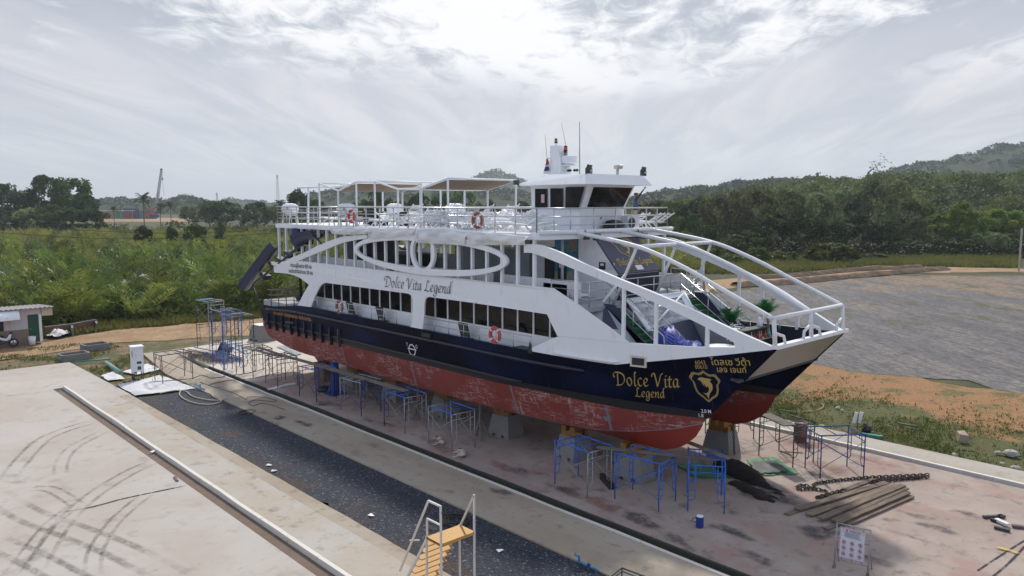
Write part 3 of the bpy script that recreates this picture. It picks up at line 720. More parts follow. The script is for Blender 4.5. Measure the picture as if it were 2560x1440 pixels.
# lettering on the starboard hull
from mathutils.bvhtree import BVHTree
_hm = hull_mesh(); HB = BVHTree.FromPolygons([Vector(v) for v in _hm.v], _hm.f)
def hull_y(x, z):
    hit = HB.ray_cast(Vector((x, 15.0, z)), Vector((0, 1, 0)), 20)
    return hit[0].y if hit[0] is not None else ysf(x)
def on_hull(x0, z0, yf=None, off=0.02, rx=1.0, slope=0.0):
    def fn(u, v):
        x = x0 + u; z = z0 + v + slope * u
        return (x, (yf(x) if yf else hull_y(x, z)) - off, z)
    return fn
def place_text(name, mat, par, rows):
    q = MB()
    for r in rows: r(q)
    return q.build(name, mat, par)
h = hulls[0]
def solve_hull(px, py):
    d = ray(px, py).normalized(); hit = HB.ray_cast(EYE, d, 200)
    return hit[0] if hit[0] is not None else PY(px, py, 21.6)
def span(a, b_): return (b_ - a).length
a, b_ = solve_hull(1540, 962), solve_hull(1702, 969)
w0 = hand(MB(), 'Dolce Vita', lambda u, v: (u, 0, v), 1.0)
place_text('lettering', GOLD, h, [lambda q: hand(q, 'Dolce Vita', on_hull(a.x, a.z, slope=(b_.z - a.z) / (b_.x - a.x)), 0.74, nib=0.075, sx=(b_.x - a.x) / (w0 * 0.74))])
a, b_ = solve_hull(1589, 991), solve_hull(1665, 995)
w1 = hand(MB(), 'Legend', lambda u, v: (u, 0, v), 1.0)
place_text('lettering', GOLD, h, [lambda q: hand(q, 'Legend', on_hull(a.x, a.z, slope=(b_.z - a.z) / (b_.x - a.x)), 0.52, nib=0.075, sx=(b_.x - a.x) / (w1 * 0.52))])
def fit_font(q, txt, pa, pb, size, hullfn=True, bold=0.0, yf=None, off=0.02):
    vs, fs = font_mesh(txt, size, bold=bold)
    w = max(v[0] for v in vs); s = (pb.x - pa.x) / w
    fn = on_hull(pa.x, pa.z, yf, off, slope=(pb.z - pa.z) / (pb.x - pa.x))
    q.add([fn(u * s, v) for u, v in vs], fs)
place_text('lettering', GOLD, h, [lambda q: fit_font(q, '6043', solve_hull(1739, 911), solve_hull(1765, 911), 0.22)])
place_text('lettering', GOLD, h, [lambda q: fit_font(q, '00610', solve_hull(1739, 922), solve_hull(1770, 922), 0.22)])
place_text('lettering', GOLD, h, [lambda q: fit_font(q, 'โดลเซ วีต้า', solve_hull(1779, 912), solve_hull(1877, 914), 0.34, bold=0.003)])
place_text('lettering', GOLD, h, [lambda q: fit_font(q, 'เลจ เจนท์', solve_hull(1793, 930), solve_hull(1868, 932), 0.30, bold=0.003)])
place_text('draught_mark', WHITEL, h, [lambda q: fit_font(q, '2.0 M', solve_hull(1754, 1031), solve_hull(1779, 1033), 0.19, bold=0.004)])
place_text('draught_mark', WHITEL, h, [lambda q: fit_font(q, '1.8', solve_hull(1746, 1042), solve_hull(1760, 1043), 0.19, bold=0.004)])
place_text('lettering', ORANGEL, h, [lambda q: fit_font(q, 'vk.com/ catamaran dolcevita', solve_hull(684, 785), solve_hull(779, 803), 0.34, bold=0.006)])
place_text('draught_mark', WHITEL, h, [lambda q: fit_font(q, '1.8', PY(656, 808, 21.3), PY(662, 809, 21.3), 0.25, yf=lambda x: 21.3, off=0.03)])
# load line mark: ring with a bar and two letters
c0 = solve_hull(1031, 875)
q = MB(); fn = on_hull(c0.x, c0.z)
for k in range(24):
    t0, t1 = 2 * PI * k / 24, 2 * PI * (k + 1) / 24
    q.quad(*[fn(r * math.cos(t) , r * math.sin(t)) for r, t in ((0.23, t0), (0.23, t1), (0.29, t1), (0.29, t0))][::-1])
q.quad(fn(-0.36, 0.02), fn(0.36, 0.02), fn(0.36, 0.07), fn(-0.36, 0.07))
for ch, u in (('T', -0.46), ('G', 0.30)): put_font(q, ch, lambda u_, v_, u=u: fn(u + u_, 0.14 + v_), 0.24)
q.build('load_line_mark', WHITEL, h)
# shield emblem with a leaping dolphin
SHIELD = [(-0.50, 0.42), (-0.40, 0.52), (-0.22, 0.50), (-0.08, 0.56), (0, 0.62), (0.08, 0.56), (0.22, 0.50), (0.40, 0.52), (0.50, 0.42), (0.56, 0.30), (0.46, 0.14), (0.44, -0.06), (0.36, -0.26), (0.18, -0.40), (0.0, -0.54), (-0.18, -0.40), (-0.36, -0.26), (-0.44, -0.06), (-0.46, 0.14), (-0.56, 0.30)]
DOLPH = [(-0.26, 0.26), (-0.20, 0.33), (-0.10, 0.36), (0.02, 0.34), (0.16, 0.34), (0.25, 0.30), (0.17, 0.26), (0.24, 0.14), (0.22, -0.04), (0.12, -0.18), (0.06, -0.28), (0.02, -0.42), (-0.03, -0.30), (-0.17, -0.21), (-0.05, -0.23), (0.06, -0.14), (0.10, -0.02), (0.05, 0.06), (0.02, 0.0), (-0.03, 0.08), (-0.08, 0.15), (-0.06, 0.02), (-0.12, 0.14), (-0.16, 0.22)]
def emblem(q, fn, s, stretch=1.0):
    S = crom([(a_ * stretch, b_, 0) for a_, b_ in SHIELD], 4, True); n = len(S)
    for k1, k2 in ((1.0, 0.95), (0.92, 0.86)):
        vs = [fn(p_.x * s * k1, p_.y * s * k1) for p_ in S] + [fn(p_.x * s * k2, p_.y * s * k2) for p_ in S]
        q.add(vs, [(i, (i + 1) % n, n + (i + 1) % n, n + i)[::-1] for i in range(n)])
    q.poly([(p_.x * s * stretch, p_.y * s) for p_ in crom([(a_, b_, 0) for a_, b_ in DOLPH], 3, True)], (), lambda u, v, k: fn(u, v))
ea, eb, ec = solve_hull(1729, 965), solve_hull(1804, 966), solve_hull(1766, 967)
q = MB(); emblem(q, on_hull(ec.x, ec.z - 0.02, slope=-0.02), 1.02, (eb.x - ea.x) / 1.12 / 1.02); q.build('emblem', GOLD, h)

# ---------------------------------------------------------------- cross structure, decks
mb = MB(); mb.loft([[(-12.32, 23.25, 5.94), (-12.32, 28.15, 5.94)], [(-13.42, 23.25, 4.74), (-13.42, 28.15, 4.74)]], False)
mb.build('bow_panel', paint('bow_panel_reflection', (0.27, 0.24, 0.20), 0.35, var=0.2, dirt=(0.16, 0.13, 0.10), amount=0.5, scale=1.2), BOAT)  # shade and brown ground reflection put into the panel's base colour
mb = MB(); mb.loft([[(-13.425, 23.25, 4.74), (-13.425, 28.15, 4.74)], [(-15.5, 23.25, 4.34), (-15.5, 28.15, 4.34)], [(-20, 22.9, 3.5), (-20, 28.5, 3.5)], [(-46, 22.9, 3.3), (-46, 28.5, 3.3)]], False)
mb.build('tunnel_roof', BLACK, BOAT)
mb = MB(); mb.bb(-12.5, -12.26, 23.1, 28.3, 5.90, 6.02); mb.build('bow_beam', WHITE, BOAT)
mb = MB(); mb.bb(-46.1, -23.2, 21.36, 30.04, 4.3, 4.62)
mb.build('main_deck', DECKG, BOAT)
xs = np.linspace(-23.15, -13.5, 20); dky = [hull_y(x, 4.60) + 0.05 for x in xs]
mb = MB(); mb.poly([(x, y) for x, y in zip(xs, dky)] + [(x, 2 * YC - y) for x, y in list(zip(xs, dky))[::-1]], (), lambda u, v, k: (u, v, 4.72 - k), 0.1)
mb.build('bow_deck', DKGREY, BOAT)
mb = MB(); mb.poly([(-44.3, 21.42), (-19.2, 21.55), (-19.2, 29.85), (-44.3, 29.98)], (), lambda u, v, k: (u, v, 6.7 - k), 0.16)
mb.build('middle_deck', DECKG, BOAT)
SD = [(-44.0, 21.3), (-21.5, 21.3), (-21.27, 23.2), (-20.97, 25.7), (-21.27, 28.2), (-21.5, 30.1), (-44.0, 30.1)]
mb = MB(); mb.poly(SD, (), lambda u, v, k: (u, v, 9.43 - k), 0.24); mb.build('sun_deck', WHITE, BOAT)
mb = MB(); mb.tube([(-21.5, 21.32, 9.46), (-21.25, 23.2, 9.47), (-20.95, 25.7, 9.49), (-21.25, 28.2, 9.47), (-21.5, 30.08, 9.46)], 0.10, 8)
mb.build('deck_edge_tube', WHITE2, BOAT, True)
mb = MB(); mb.bb(-21.9, -21.45, 21.24, 21.36, 9.22, 9.47); mb.build('edge_block', WHITE, BOAT)

W3 = lambda pts, y=21.3: [(PY(px, py, y).x, PY(px, py, y).z) for px, py in pts]
def both(name, fn, mat, smooth=False):
    r = []
    for sd in (0, 1):
        q = MB(); fn(q)
        if sd: q.mirror(YC)
        r.append(q.build(name, mat, BOAT, smooth))
    return r
win_top2 = W3([(1366, 786), (1280, 772), (1180, 757), (1075, 742.5), (1068, 743), (1063, 748), (1061, 760), (1060, 790), (1058, 810), (1056, 823)])
pil = W3([(1025, 817), (1029, 811), (1031, 801), (1031, 750), (1029, 740), (1021, 734)])
leg = W3([(815, 707), (807, 709), (800, 716), (795, 725), (787, 741), (781, 757), (777, 768), (744, 763), (752, 748), (760, 732), (772, 712), (760, 702), (745, 692), (732, 687), (718, 684), (685, 681)])
wall = [(-20.5, 7.25), (-20.74, 7.36), (-24, 7.35), (-30, 7.34), (-36, 7.34), (-40, 7.33), (-42.3, 7.30), (-44.45, 7.02)] + leg[::-1] + pil[::-1] + win_top2[::-1] + [(-20.5, 5.52)]
SW = both('side_wall', lambda q: q.poly(wall[::-1], (), lambda u, v, k: (u, ysf(u) + k, v), 0.07), WHITE)
def front_slope(q):
    n = 16; A, B, A2, B2 = [], [], [], []
    for i in range(n + 1):
        x = -20.5 + (3.12) * i / n
        zt = interp(x, [(-20.74, 7.36), (-19.52, 6.82), (-18.2, 6.12), (-17.38, 5.63)]); zb = interp(x, [(-20.5, 5.52), (-17.38, 5.625)])
        A.append((x, ysf(x), zt)); B.append((x, ysf(x), zb)); A2.append((x, ysf(x) + 0.07, zt)); B2.append((x, ysf(x) + 0.07, zb))
    q.loft([A, B], True); q.loft([B2, A2], True); q.loft([A2, A], True)
both('wall_front', front_slope, WHITE)
def bulwark(q, off=0.0, thick=0.06):
    n = 30; A, B, A2, B2 = [], [], [], []
    for i in range(n + 1):
        x = -22.05 + 9.75 * i / n
        zt = interp(x, [(-22.05, 4.77), (-20.5, 5.515), (-17.38, 5.62), (-16.4, 5.66), (-14.7, 5.74), (-12.3, 5.97)]); zb = interp(x, ST) - 0.01
        y = ysf(x) - 0.004 + off
        A.append((x, y, zt)); B.append((x, y, zb)); A2.append((x, y + thick, zt)); zz = 4.70 if x < -13.5 else min(zt - 0.02, 4.70 + (x + 13.5) * 1.09); B2.append((x, max(y + thick, hull_y(x, zz) + 0.05), zz))
    q.cur = 0; q.loft([A, B], True); q.loft([A2, A], True); q.cur = 1; q.loft([B2, A2], True)
for sd in (0, 1):
    q = MB(); bulwark(q)
    if sd: q.mirror(YC)
    q.build('bow_bulwark', [WHITE, NAVY], BOAT)
def strip(q, top, bot, yf, th=0.14):
    n = 40
    def samp(L):
        P = crom([(a_, 0, b_) for a_, b_ in L], 10)
        d = [0.0]
        for u, v in zip(P, P[1:]): d.append(d[-1] + (v - u).length)
        o = []
        for i in range(n + 1):
            s_ = d[-1] * i / n; k = max(0, min(len(P) - 2, next((j for j in range(1, len(d)) if d[j] >= s_ - 1e-9), len(d) - 1) - 1))
            t = (s_ - d[k]) / max(1e-9, d[k + 1] - d[k]); o.append(P[k].lerp(P[k + 1], t))
        return o
    T, Bt = samp(top), samp(bot)
    f = lambda p_, o: (p_.x, yf(p_.x) + o, p_.z)
    t0, b0 = [f(p_, -0.012) for p_ in T], [f(p_, -0.012) for p_ in Bt]; t1, b1 = [f(p_, th) for p_ in T], [f(p_, th) for p_ in Bt]
    q.loft([t0, b0], True); q.loft([b1, t1], True); q.loft([t1, t0], True); q.loft([b0, b1], True)
    q.add([t0[0], b0[0], b1[0], t1[0]], [(0, 1, 2, 3)]); q.add([t0[-1], t1[-1], b1[-1], b0[-1]], [(0, 1, 2, 3)])
AT = [(-22.3, 8.99), (-21.52, 9.02), (-20.39, 8.76), (-19.27, 8.39), (-17.89, 7.95), (-16.34, 7.47), (-15.19, 7.06), (-14.11, 6.60), (-13.34, 6.29), (-12.38, 5.93)]
AB = [(-22.3, 8.66), (-21.74, 8.66), (-20.39, 8.34), (-17.89, 7.65), (-16.33, 7.13), (-14.9, 6.58), (-14.1, 6.21), (-13.75, 6.06), (-13.62, 5.95), (-13.60, 5.80)]
both('bow_arch', lambda q: strip(q, AT, AB, ysf), WHITE)
both('stern_arch', lambda q: strip(q, W3([(918, 587), (857, 592), (800, 612), (760, 632), (725, 646), (690, 665)]), W3([(918, 596), (860, 606), (805, 628), (760, 646), (745, 653), (720, 666)]), lambda x: 21.3), WHITE)
def oval(q, cx, cz, ax, az, w, y0, th=0.14, n=64):
    r = []
    for k, (dx, dz, yy) in enumerate(((0, 0, y0), (w, w, y0), (w, w, y0 + th), (0, 0, y0 + th))):
        r.append([(cx + (ax - dx) * math.cos(2 * PI * i / n), yy, cz + (az - dz) * math.sin(2 * PI * i / n)) for i in range(n + 1)])
    q.loft(r + [r[0]], True)
ol, orr, ob = PY(885, 624, 21.2), PY(1268, 652, 21.2), PY(1105, 692, 21.2)
ocx, ocz = (ol.x + orr.x) / 2, (ol.z + orr.z) / 2 + 0.0
both('oval_frame', lambda q: oval(q, ocx, ocz, (orr.x - ol.x) / 2, ocz - ob.z, 0.30, 21.19), WHITE)
s1, s2, s3 = PY(1026, 640, 21.2), PY(1087, 645, 21.2), PY(1055, 682, 21.2)
both('oval_frame', lambda q: oval(q, (s1.x + s2.x) / 2, s3.z + 0.96, (s2.x - s1.x) / 2, 0.96, 0.21, 21.185, n=40), WHITE)
for i in range(24):
    x = -43.85 + i * 0.957
    both('side_post', lambda q, x=x: q.bb(x - 0.055, x + 0.055, 21.37, 21.50, 7.02 if x < -43 else 7.28, 9.2), WHITE)
for x in (-43.85, -40.0, -36.2, -32.3, -28.5, -24.6, -22.0):
    both('inner_post', lambda q, x=x: q.tube([(x, 23.2, 6.7), (x, 23.2, 9.2)], 0.06, 8), GREYP, True)

# lower cabin
def cabin(q): q.bb(-40.6, -19.6, 21.98, 22.06, 4.6, 5.27); q.bb(-40.6, -19.6, 21.98, 22.06, 6.30, 6.54); q.bb(-40.62, -40.54, 21.98, 25.7, 4.6, 6.54)
for sd in (0, 1):
    q = MB(); cabin(q)
    if sd: q.mirror(YC)
    cw = q.build('cabin_wall', WHITE, BOAT)
    x0 = -40.5; n = 22
    for i in range(n):
        xa = x0 + i * 0.95; q = MB(); q.bb(xa + 0.035, xa + 0.915, 22.02, 22.04, 5.27, 6.30)
        if sd: q.mirror(YC)
        q.build('window', GLASS, cw)
    for i in range(n + 1):
        xa = x0 + i * 0.95 - 0.035; q = MB(); q.bb(xa, xa + 0.07, 21.97, 22.05, 5.27, 6.30)
        if sd: q.mirror(YC)
        q.build('mullion', WHITE, cw)
def rail(name, pts, heights, post=1.2, r=0.022, mat=STEEL, z0=None):
    q = MB(); P = [Vector(p_) for p_ in pts]
    for hh in heights: q.tube([p_ + Vector((0, 0, hh)) for p_ in P], r if hh == heights[0] else r * 0.75, 6)
    for a_, b_ in zip(P, P[1:]):
        n = max(1, round((b_ - a_).length / post))
        for i in range(n): q.tube([a_.lerp(b_, i / n), a_.lerp(b_, i / n) + Vector((0, 0, heights[0]))], r * 0.9, 6)
    q.tube([P[-1], P[-1] + Vector((0, 0, heights[0]))], r * 0.9, 6)
    return q.build(name, mat, BOAT, True)
for y in (21.34, 2 * YC - 21.34):
    rail('side_railing', [(-40.3, y, 4.7), (-31.4, y, 4.72)], (0.60, 0.30), 1.1, 0.02)
    rail('side_railing', [(-29.4, y, 4.72), (-21.9, y, 4.72)], (0.60, 0.30), 1.1, 0.02)
    rail('stern_railing', [(-45.9, y + (0.2 if y < YC else -0.2), 4.25), (-45.0, y, 4.3), (-42.0, y, 4.6)], (1.0, 0.68, 0.36), 1.1, 0.03, RUSTY)
    rail('deck_railing', [(-44.0, 21.42 if y < YC else 29.98, 9.43), (-21.7, 21.42 if y < YC else 29.98, 9.43)], (1.0, 0.66, 0.32), 1.25, 0.03)
rail('stern_railing', [(-45.9, 21.54, 4.25), (-45.9, 29.86, 4.25)], (1.0, 0.68, 0.36), 1.2, 0.03, RUSTY)
rail('deck_railing', [(-21.7, 21.42, 9.43), (-21.55, 23.2, 9.43), (-21.25, 25.7, 9.43), (-21.55, 28.2, 9.43), (-21.7, 29.98, 9.43)], (1.0, 0.66, 0.32), 1.1, 0.03)
rail('deck_railing', [(-44.0, 29.98, 9.43), (-44.0, 21.42, 9.43)], (1.0, 0.66, 0.32), 1.3, 0.03)
rail('deck_railing', [(-36.0, 21.42, 9.43), (-44.0, 21.42, 9.43)], (0.83, 0.49), 0.62, 0.018, GALV)

# plastic side curtains hung from the deck edge
Q = lambda L, y: [PY(px, py, y) for px, py in L]
def curtain(top, bot, name='side_curtain'):
    T, B = crom(Q(top, 21.10), 8), crom(Q(bot, 21.10), 8); n = min(len(T), len(B)); rows = []
    for k in range(7):
        t = k / 6; rows.append([T[i * (len(T) - 1) // (n - 1)].lerp(B[i * (len(B) - 1) // (n - 1)], t) + Vector((0, -0.07 * math.sin(PI * t) - 0.03 * math.sin(i * 1.1 + k), 0)) for i in range(n)])
    q = MB(); q.loft(rows, True); o = q.build(name, CURTAIN, BOAT, True)
    q = MB(); hem = [rows[0], [a_.lerp(b_, 0.22) + Vector((0, -0.03, 0)) for a_, b_ in zip(rows[0], rows[3])]]
    q.loft(hem, True); q.build('hem', WHITE, o)
    q = MB()
    for e in (0, n - 1):
        for k in range(6):
            dx = 0.09 if e == 0 else -0.09
            a_, b_ = Vector(rows[k][e]), Vector(rows[k + 1][e]); f_ = Vector((0, -0.035, 0))
            q.quad(a_ + f_, b_ + f_, b_ + f_ + Vector((dx, 0, 0)), a_ + f_ + Vector((dx, 0, 0)))
    q.build('strap', WHITE, o)
curtain([(828, 567), (875, 568), (923, 571)], [(831, 585), (878, 587), (921, 585)])
curtain([(927, 570), (985, 570), (1041, 571)], [(923, 596), (985, 593), (1038, 586)])
curtain([(1045, 571), (1105, 568), (1173, 577)], [(1041, 607), (1100, 610), (1163, 613)])
curtain([(1176, 577), (1250, 583), (1322, 591)], [(1170, 612), (1240, 612), (1312, 613)])
rg = random.Random(4)
# long benches and fittings of the middle deck
def bench(q, x0, x1, y):
    q.bb(x0, x1, y, y + 0.06, 7.0, 7.62); q.bb(x0, x1, y + 0.06, y + 0.5, 7.05, 7.12)
    x = x0 + 0.2
    while x < x1: q.box((x, y + 0.12, 6.86), (0.10, 0.22, 0.34)); x += 0.75
for y0, x0, x1 in ((22.0, -42.5, -33), (22.0, -32.5, -25), (22.0, -24.5, -19.9), (28.9, -42.5, -33), (28.9, -32, -22.5), (26.8, -40, -30)):
    q = MB(); bench(q, x0, x1, y0); q.build('bench', WHITE2, BOAT)
q = MB(); q.bb(-38.6, -34.8, 24.6, 26.2, 6.7, 7.75); q.bb(-38.8, -34.6, 24.4, 26.4, 7.75, 7.83); q.build('bar_counter', [BLACK], BOAT)
q = MB(); q.bb(-32.6, -27.2, 26.0, 27.6, 6.7, 8.35); q.build('stair_housing', GREYP, BOAT)
q = MB(); q.bb(-26.6, -25.6, 24.8, 27.0, 6.7, 9.18); q.build('toilet_block', GREYP, BOAT)
q = MB(); q.bb(-41.5, -39.8, 24.5, 27.0, 6.7, 8.9); q.build('stern_store', NAVY2, BOAT)

# deckhouse with mural, door and the sloped name panel
q = MB(); q.poly([(-24.9, 6.7), (-20.0, 6.7), (-20.0, 7.78), (-21.25, 9.2), (-24.9, 9.2)], (), lambda u, v, k: (u, 24.36 + k, v), 2.66); dh = q.build('deckhouse', WHITE, BOAT)
m, nt, b, out = new_mat('sea_mural')
p = objco(nt)
Zm = nd(nt, 'SeparateXYZ', {0: p}).outputs[2]
n1 = noise(nt, vmul(nt, p, (1.2, 1, 2.2)), 1.6, 4, 0.6)
t = mth(nt, 'ADD', mth(nt, 'MULTIPLY', mth(nt, 'SUBTRACT', Zm, 6.8), 0.42), mth(nt, 'MULTIPLY', mth(nt, 'SUBTRACT', n1, 0.5), 0.45))
rp = nd(nt, 'ValToRGB', {0: t}); e = rp.color_ramp.elements
e[0].position, e[0].color = 0.05, (0.02, 0.17, 0.25, 1); e[1].position, e[1].color = 1.0, (0.03, 0.16, 0.40, 1)
for pos, col in ((0.2, (0.25, 0.30, 0.24, 1)), (0.32, (0.30, 0.32, 0.25, 1)), (0.42, (0.02, 0.22, 0.30, 1)), (0.62, (0.015, 0.12, 0.26, 1)), (0.72, (0.01, 0.14, 0.12, 1)), (0.8, (0.05, 0.28, 0.45, 1))):
    k = e.new(pos); k.color = col
setc(nt, b, rp.outputs[0]); b.inputs['Roughness'].default_value = 0.5
MURAL = m
ma, mb2 = PY(1387, 600, 24.34).x, PY(1446, 600, 24.34).x
q = MB(); q.bb(ma, mb2, 24.335, 24.345, 6.75, 9.18); mur = q.build('mural', MURAL, dh)
q = MB(); q.bb(ma + 0.75, mb2 - 0.06, 24.32, 24.33, 8.60, 9.1); q.build('photo_print', paint('tiger_print', (0.20, 0.18, 0.15), 0.5, var=0.9, scale=9), dh)
q = MB(); q.bb(ma + 0.85, mb2 - 0.1, 24.32, 24.33, 8.05, 8.5); q.build('photo_print', paint('sea_print', (0.02, 0.16, 0.30), 0.5, var=0.8, scale=6), dh)
q = MB(); q.bb(ma + 0.22, ma + 0.72, 24.31, 24.33, 7.35, 8.25); q.build('notice_board', BLACK, dh)
q = MB(); q.bb(ma + 0.3, ma + 0.6, 24.30, 24.308, 7.85, 8.2); q.build('notice', WHITEL, dh)
da = PY(1362, 650, 24.3).x
q = MB(); q.bb(da, ma - 0.02, 24.29, 24.35, 6.72, 8.72); dr = q.build('door', BLACK, dh)
q = MB(); q.bb(da + 0.18, da + 0.38, 24.275, 24.288, 8.25, 8.5); q.build('notice', paint('pink_notice', (0.6, 0.42, 0.42), 0.6), dr)
pa, pb = PY(1498, 655, 24.34), PY(1513, 674, 24.34)
q = MB(); q.bb(pa.x, pb.x, 24.32, 24.345, pb.z, pa.z); q.build('notice_board', BLACK, dh)
q = MB(); q.bb(pa.x + 0.08, pb.x - 0.06, 24.31, 24.318, (pa.z + pb.z) / 2, pa.z - 0.05); q.build('notice', WHITEL, dh)
q = MB(); q.bb(pb.x + 0.05, pb.x + 0.5, 24.33, 24.345, pb.z + 0.03, pa.z); q.build('notice', paint('pale_notice', (0.66, 0.64, 0.66), 0.6), dh)
# sloped panel
P0, P1 = Vector((-19.93, 24.32, 7.76)), Vector((-21.24, 24.32, 9.22))
up = (P1 - P0); L_ = up.length; up.normalize(); nrm = Vector((-up.z, 0, up.x)); nrm = -nrm if nrm.x < 0 else nrm
q = MB(); q.box(tuple((P0 + P1) / 2 + Vector((0, 1.36, 0)) + nrm * 0.03), (L_, 2.76, 0.06), rot=Matrix((up, Vector((0, 1, 0)), up.cross(Vector((0, 1, 0))))).transposed()); pn = q.build('name_panel', NAVY2, BOAT)
fnp = lambda u, v: tuple(P0 + Vector((0, u, 0)) + up * v + nrm * 0.075)
q = MB(); emblem(q, lambda u, v: fnp(1.38 + u, 1.28 + v), 1.0, 1.25); q.build('emblem', GOLD, pn)
wl = hand(MB(), 'Dolce Vita Legend', lambda u, v: (u, 0, v), 1.0)
q = MB(); hand(q, 'Dolce Vita Legend', lambda u, v: fnp(0.30 + u, 0.40 + v), 0.46, nib=0.10, sx=2.3 / (wl * 0.46)); q.build('lettering', paint('yellow_lettering', (0.62, 0.42, 0.04), 0.5), pn)
q = MB(); q.quad(fnp(0.75, 0.08), fnp(1.22, 0.08), fnp(1.22, 0.33), fnp(0.75, 0.33)); q.build('poster', paint('dark_poster', (0.06, 0.045, 0.04), 0.5, var=0.6, scale=8), pn)
q = MB(); q.quad(fnp(1.25, 0.10), fnp(1.70, 0.10), fnp(1.70, 0.34), fnp(1.25, 0.34)); q.build('poster', WHITEL, pn)
q = MB(); q.bb(-20.02, -19.95, 24.34, 27.06, 6.7, 7.72); q.build('panel_base', NAVY, BOAT)
rail('forward_railing', [(-21.2, 21.75, 6.7), (-19.35, 21.9, 6.7), (-19.28, 23.0, 6.7)], (0.95, 0.62, 0.3), 0.9, 0.025)
rail('forward_railing', [(-19.28, 23.7, 6.7), (-19.2, 25.7, 6.7), (-19.28, 27.7, 6.7)], (0.95, 0.62, 0.3), 0.95, 0.025)
rail('forward_railing', [(-19.28, 28.4, 6.7), (-19.35, 29.5, 6.7), (-21.2, 29.65, 6.7)], (0.95, 0.62, 0.3), 0.9, 0.025)
q = MB(); q.bb(-21.9, -20.6, 22.0, 22.08, 6.75, 7.45); q.build('dark_screen', DKGREY, BOAT)
# two stairways to the bow deck with green carpet, and the panels beside them
for sd in (0, 1):
    q = MB()
    for k in range(9):
        q.bb(-19.25 + k * 0.29, -19.25 + (k + 1) * 0.29 + 0.02, 22.78, 23.62, 4.7, 6.7 - (k + 1) * 0.2)
    if sd: q.mirror(YC)
    st_ = q.build('staircase', GREENC, BOAT)
    for nm, y, mt in (('stringer', 23.68, GREYP), ('stringer', 22.70, NAVY2)):
        q = MB(); q.poly([(-19.3, 6.72), (-19.3, 5.2), (-18.0, 4.7), (-16.35, 4.7), (-16.35, 4.95)], (), lambda u, v, k: (u, y + k, v), 0.05)
        if sd: q.mirror(YC)
        q.build(nm, mt, st_)
    for y in (22.74, 23.70):
        q = MB(); q.tube([(-19.28, y, 7.65), (-16.5, y, 5.85), (-16.4, y, 4.75)], 0.022, 6); q.tube([(-19.28, y, 7.2), (-16.5, y, 5.35)], 0.016, 6); q.tube([(-17.9, y, 5.8), (-17.9, y, 6.75)], 0.018, 6)
        if sd: q.mirror(YC)
        q.build('handrail', STEEL, st_, True)
    q = MB(); q.add([(-20.4, 21.75, 6.74), (-19.3, 22.72, 6.74), (-18.2, 22.72, 5.9), (-17.3, 22.1, 4.95), (-16.9, 22.72, 4.75)], [(0, 1, 2), (0, 2, 3), (2, 4, 3)])
    if sd: q.mirror(YC)
    q.build('deck_flank', GREYP, BOAT)
    q = MB(); q.add([(-19.3, 22.70, 6.78), (-18.75, 22.70, 6.78), (-16.6, 22.70, 4.76), (-17.5, 22.70, 4.76), (-18.95, 22.2, 6.1), (-17.6, 22.3, 5.1)], [(0, 4, 5, 3), (0, 3, 2, 1)])
    if sd: q.mirror(YC)
    q.build('flank_panel', NAVY2, BOAT)
q = MB(); q.add([(-19.22, 23.75, 6.68), (-19.22, 27.65, 6.68), (-17.9, 27.5, 4.74), (-17.9, 23.9, 4.74)], [(0, 3, 2, 1)]); q.build('sloped_front', NAVY2, BOAT)
q = MB(); q.bb(-19.3, -19.05, 23.72, 27.68, 6.62, 6.74); q.build('deck_sill', BLACK, BOAT)

# bow tubes over the foredeck
TB = {23.2: [(-21.27, 9.46), (-18.19, 9.02), (-16.19, 8.41), (-14.53, 7.72), (-12.5, 6.88)]}
for y in (23.2, 25.7, 28.2):
    L = [(x + (0.25 if y == 25.7 else 0), y, z) for x, z in TB[23.2]]; L[-1] = (-12.52, y, 6.88)
    q = MB(); q.tube(crom(L, 8), 0.085, 8); q.build('bow_tube', WHITE2, BOAT, True)
    q = MB(); q.tube([(-12.5, y, 6.86), (-12.42, y, 5.98)], 0.075, 8); q.build('tube_strut', WHITE2, BOAT, True)
    if y < 28: q = MB(); q.tube([(-12.48, y, 6.42), (-12.42, y + 0.55, 6.25), (-12.40, y + 0.62, 5.99)], 0.05, 6); q.build('tube_brace', WHITE2, BOAT, True)
    if y > 24: q = MB(); q.tube([(-12.48, y, 6.42), (-12.42, y - 0.55, 6.25), (-12.40, y - 0.62, 5.99)], 0.05, 6); q.build('tube_brace', WHITE2, BOAT, True)
for x, z in ((-18.1, 9.0), (-12.52, 6.88)):
    q = MB(); q.tube([(x, 23.2, z), (x, 28.2, z)], 0.08, 8); q.build('cross_tube', WHITE2, BOAT, True)
for y, s in ((23.2, -1), (25.7, 0), (28.2, 1)):
    q = MB(); q.tube([(-18.15, y, 8.98), (-19.15, y + 0.15 * s, 6.72)], 0.06, 8)
    if s: q.tube([(-18.6, y + 0.07 * s, 7.95), (-19.0, y + 0.9 * s, 6.9)], 0.055, 8)
    q.build('tube_strut', WHITE2, BOAT, True)
for x, zt, zb in ((-19.65, 8.42, 6.8), (-17.6, 7.6, 5.66), (-16.35, 7.1, 5.7), (-14.55, 6.4, 5.75)):
    both('arch_post', lambda q, x=x, zt=zt, zb=zb: q.bb(x - 0.06, x + 0.06, ysf(x) + 0.0, ysf(x) + 0.10, zb - 0.1, zt + 0.05), WHITE)
# floodlights under the deck edge
for px, py, y in ((1468, 592, 23.6), (1492, 593, 24.2), (1600, 588, 26.9), (1610, 590, 27.4)):
    c_ = PY(px, py, y); q = MB(); q.box(tuple(c_), (0.06, 0.34, 0.26), rot=Matrix.Rotation(0.5, 3, 'Y')); q.bar(c_, c_ + Vector((-0.15, 0, 0.28)), 0.04, 0.04); q.build('floodlight', DKGREY, BOAT)

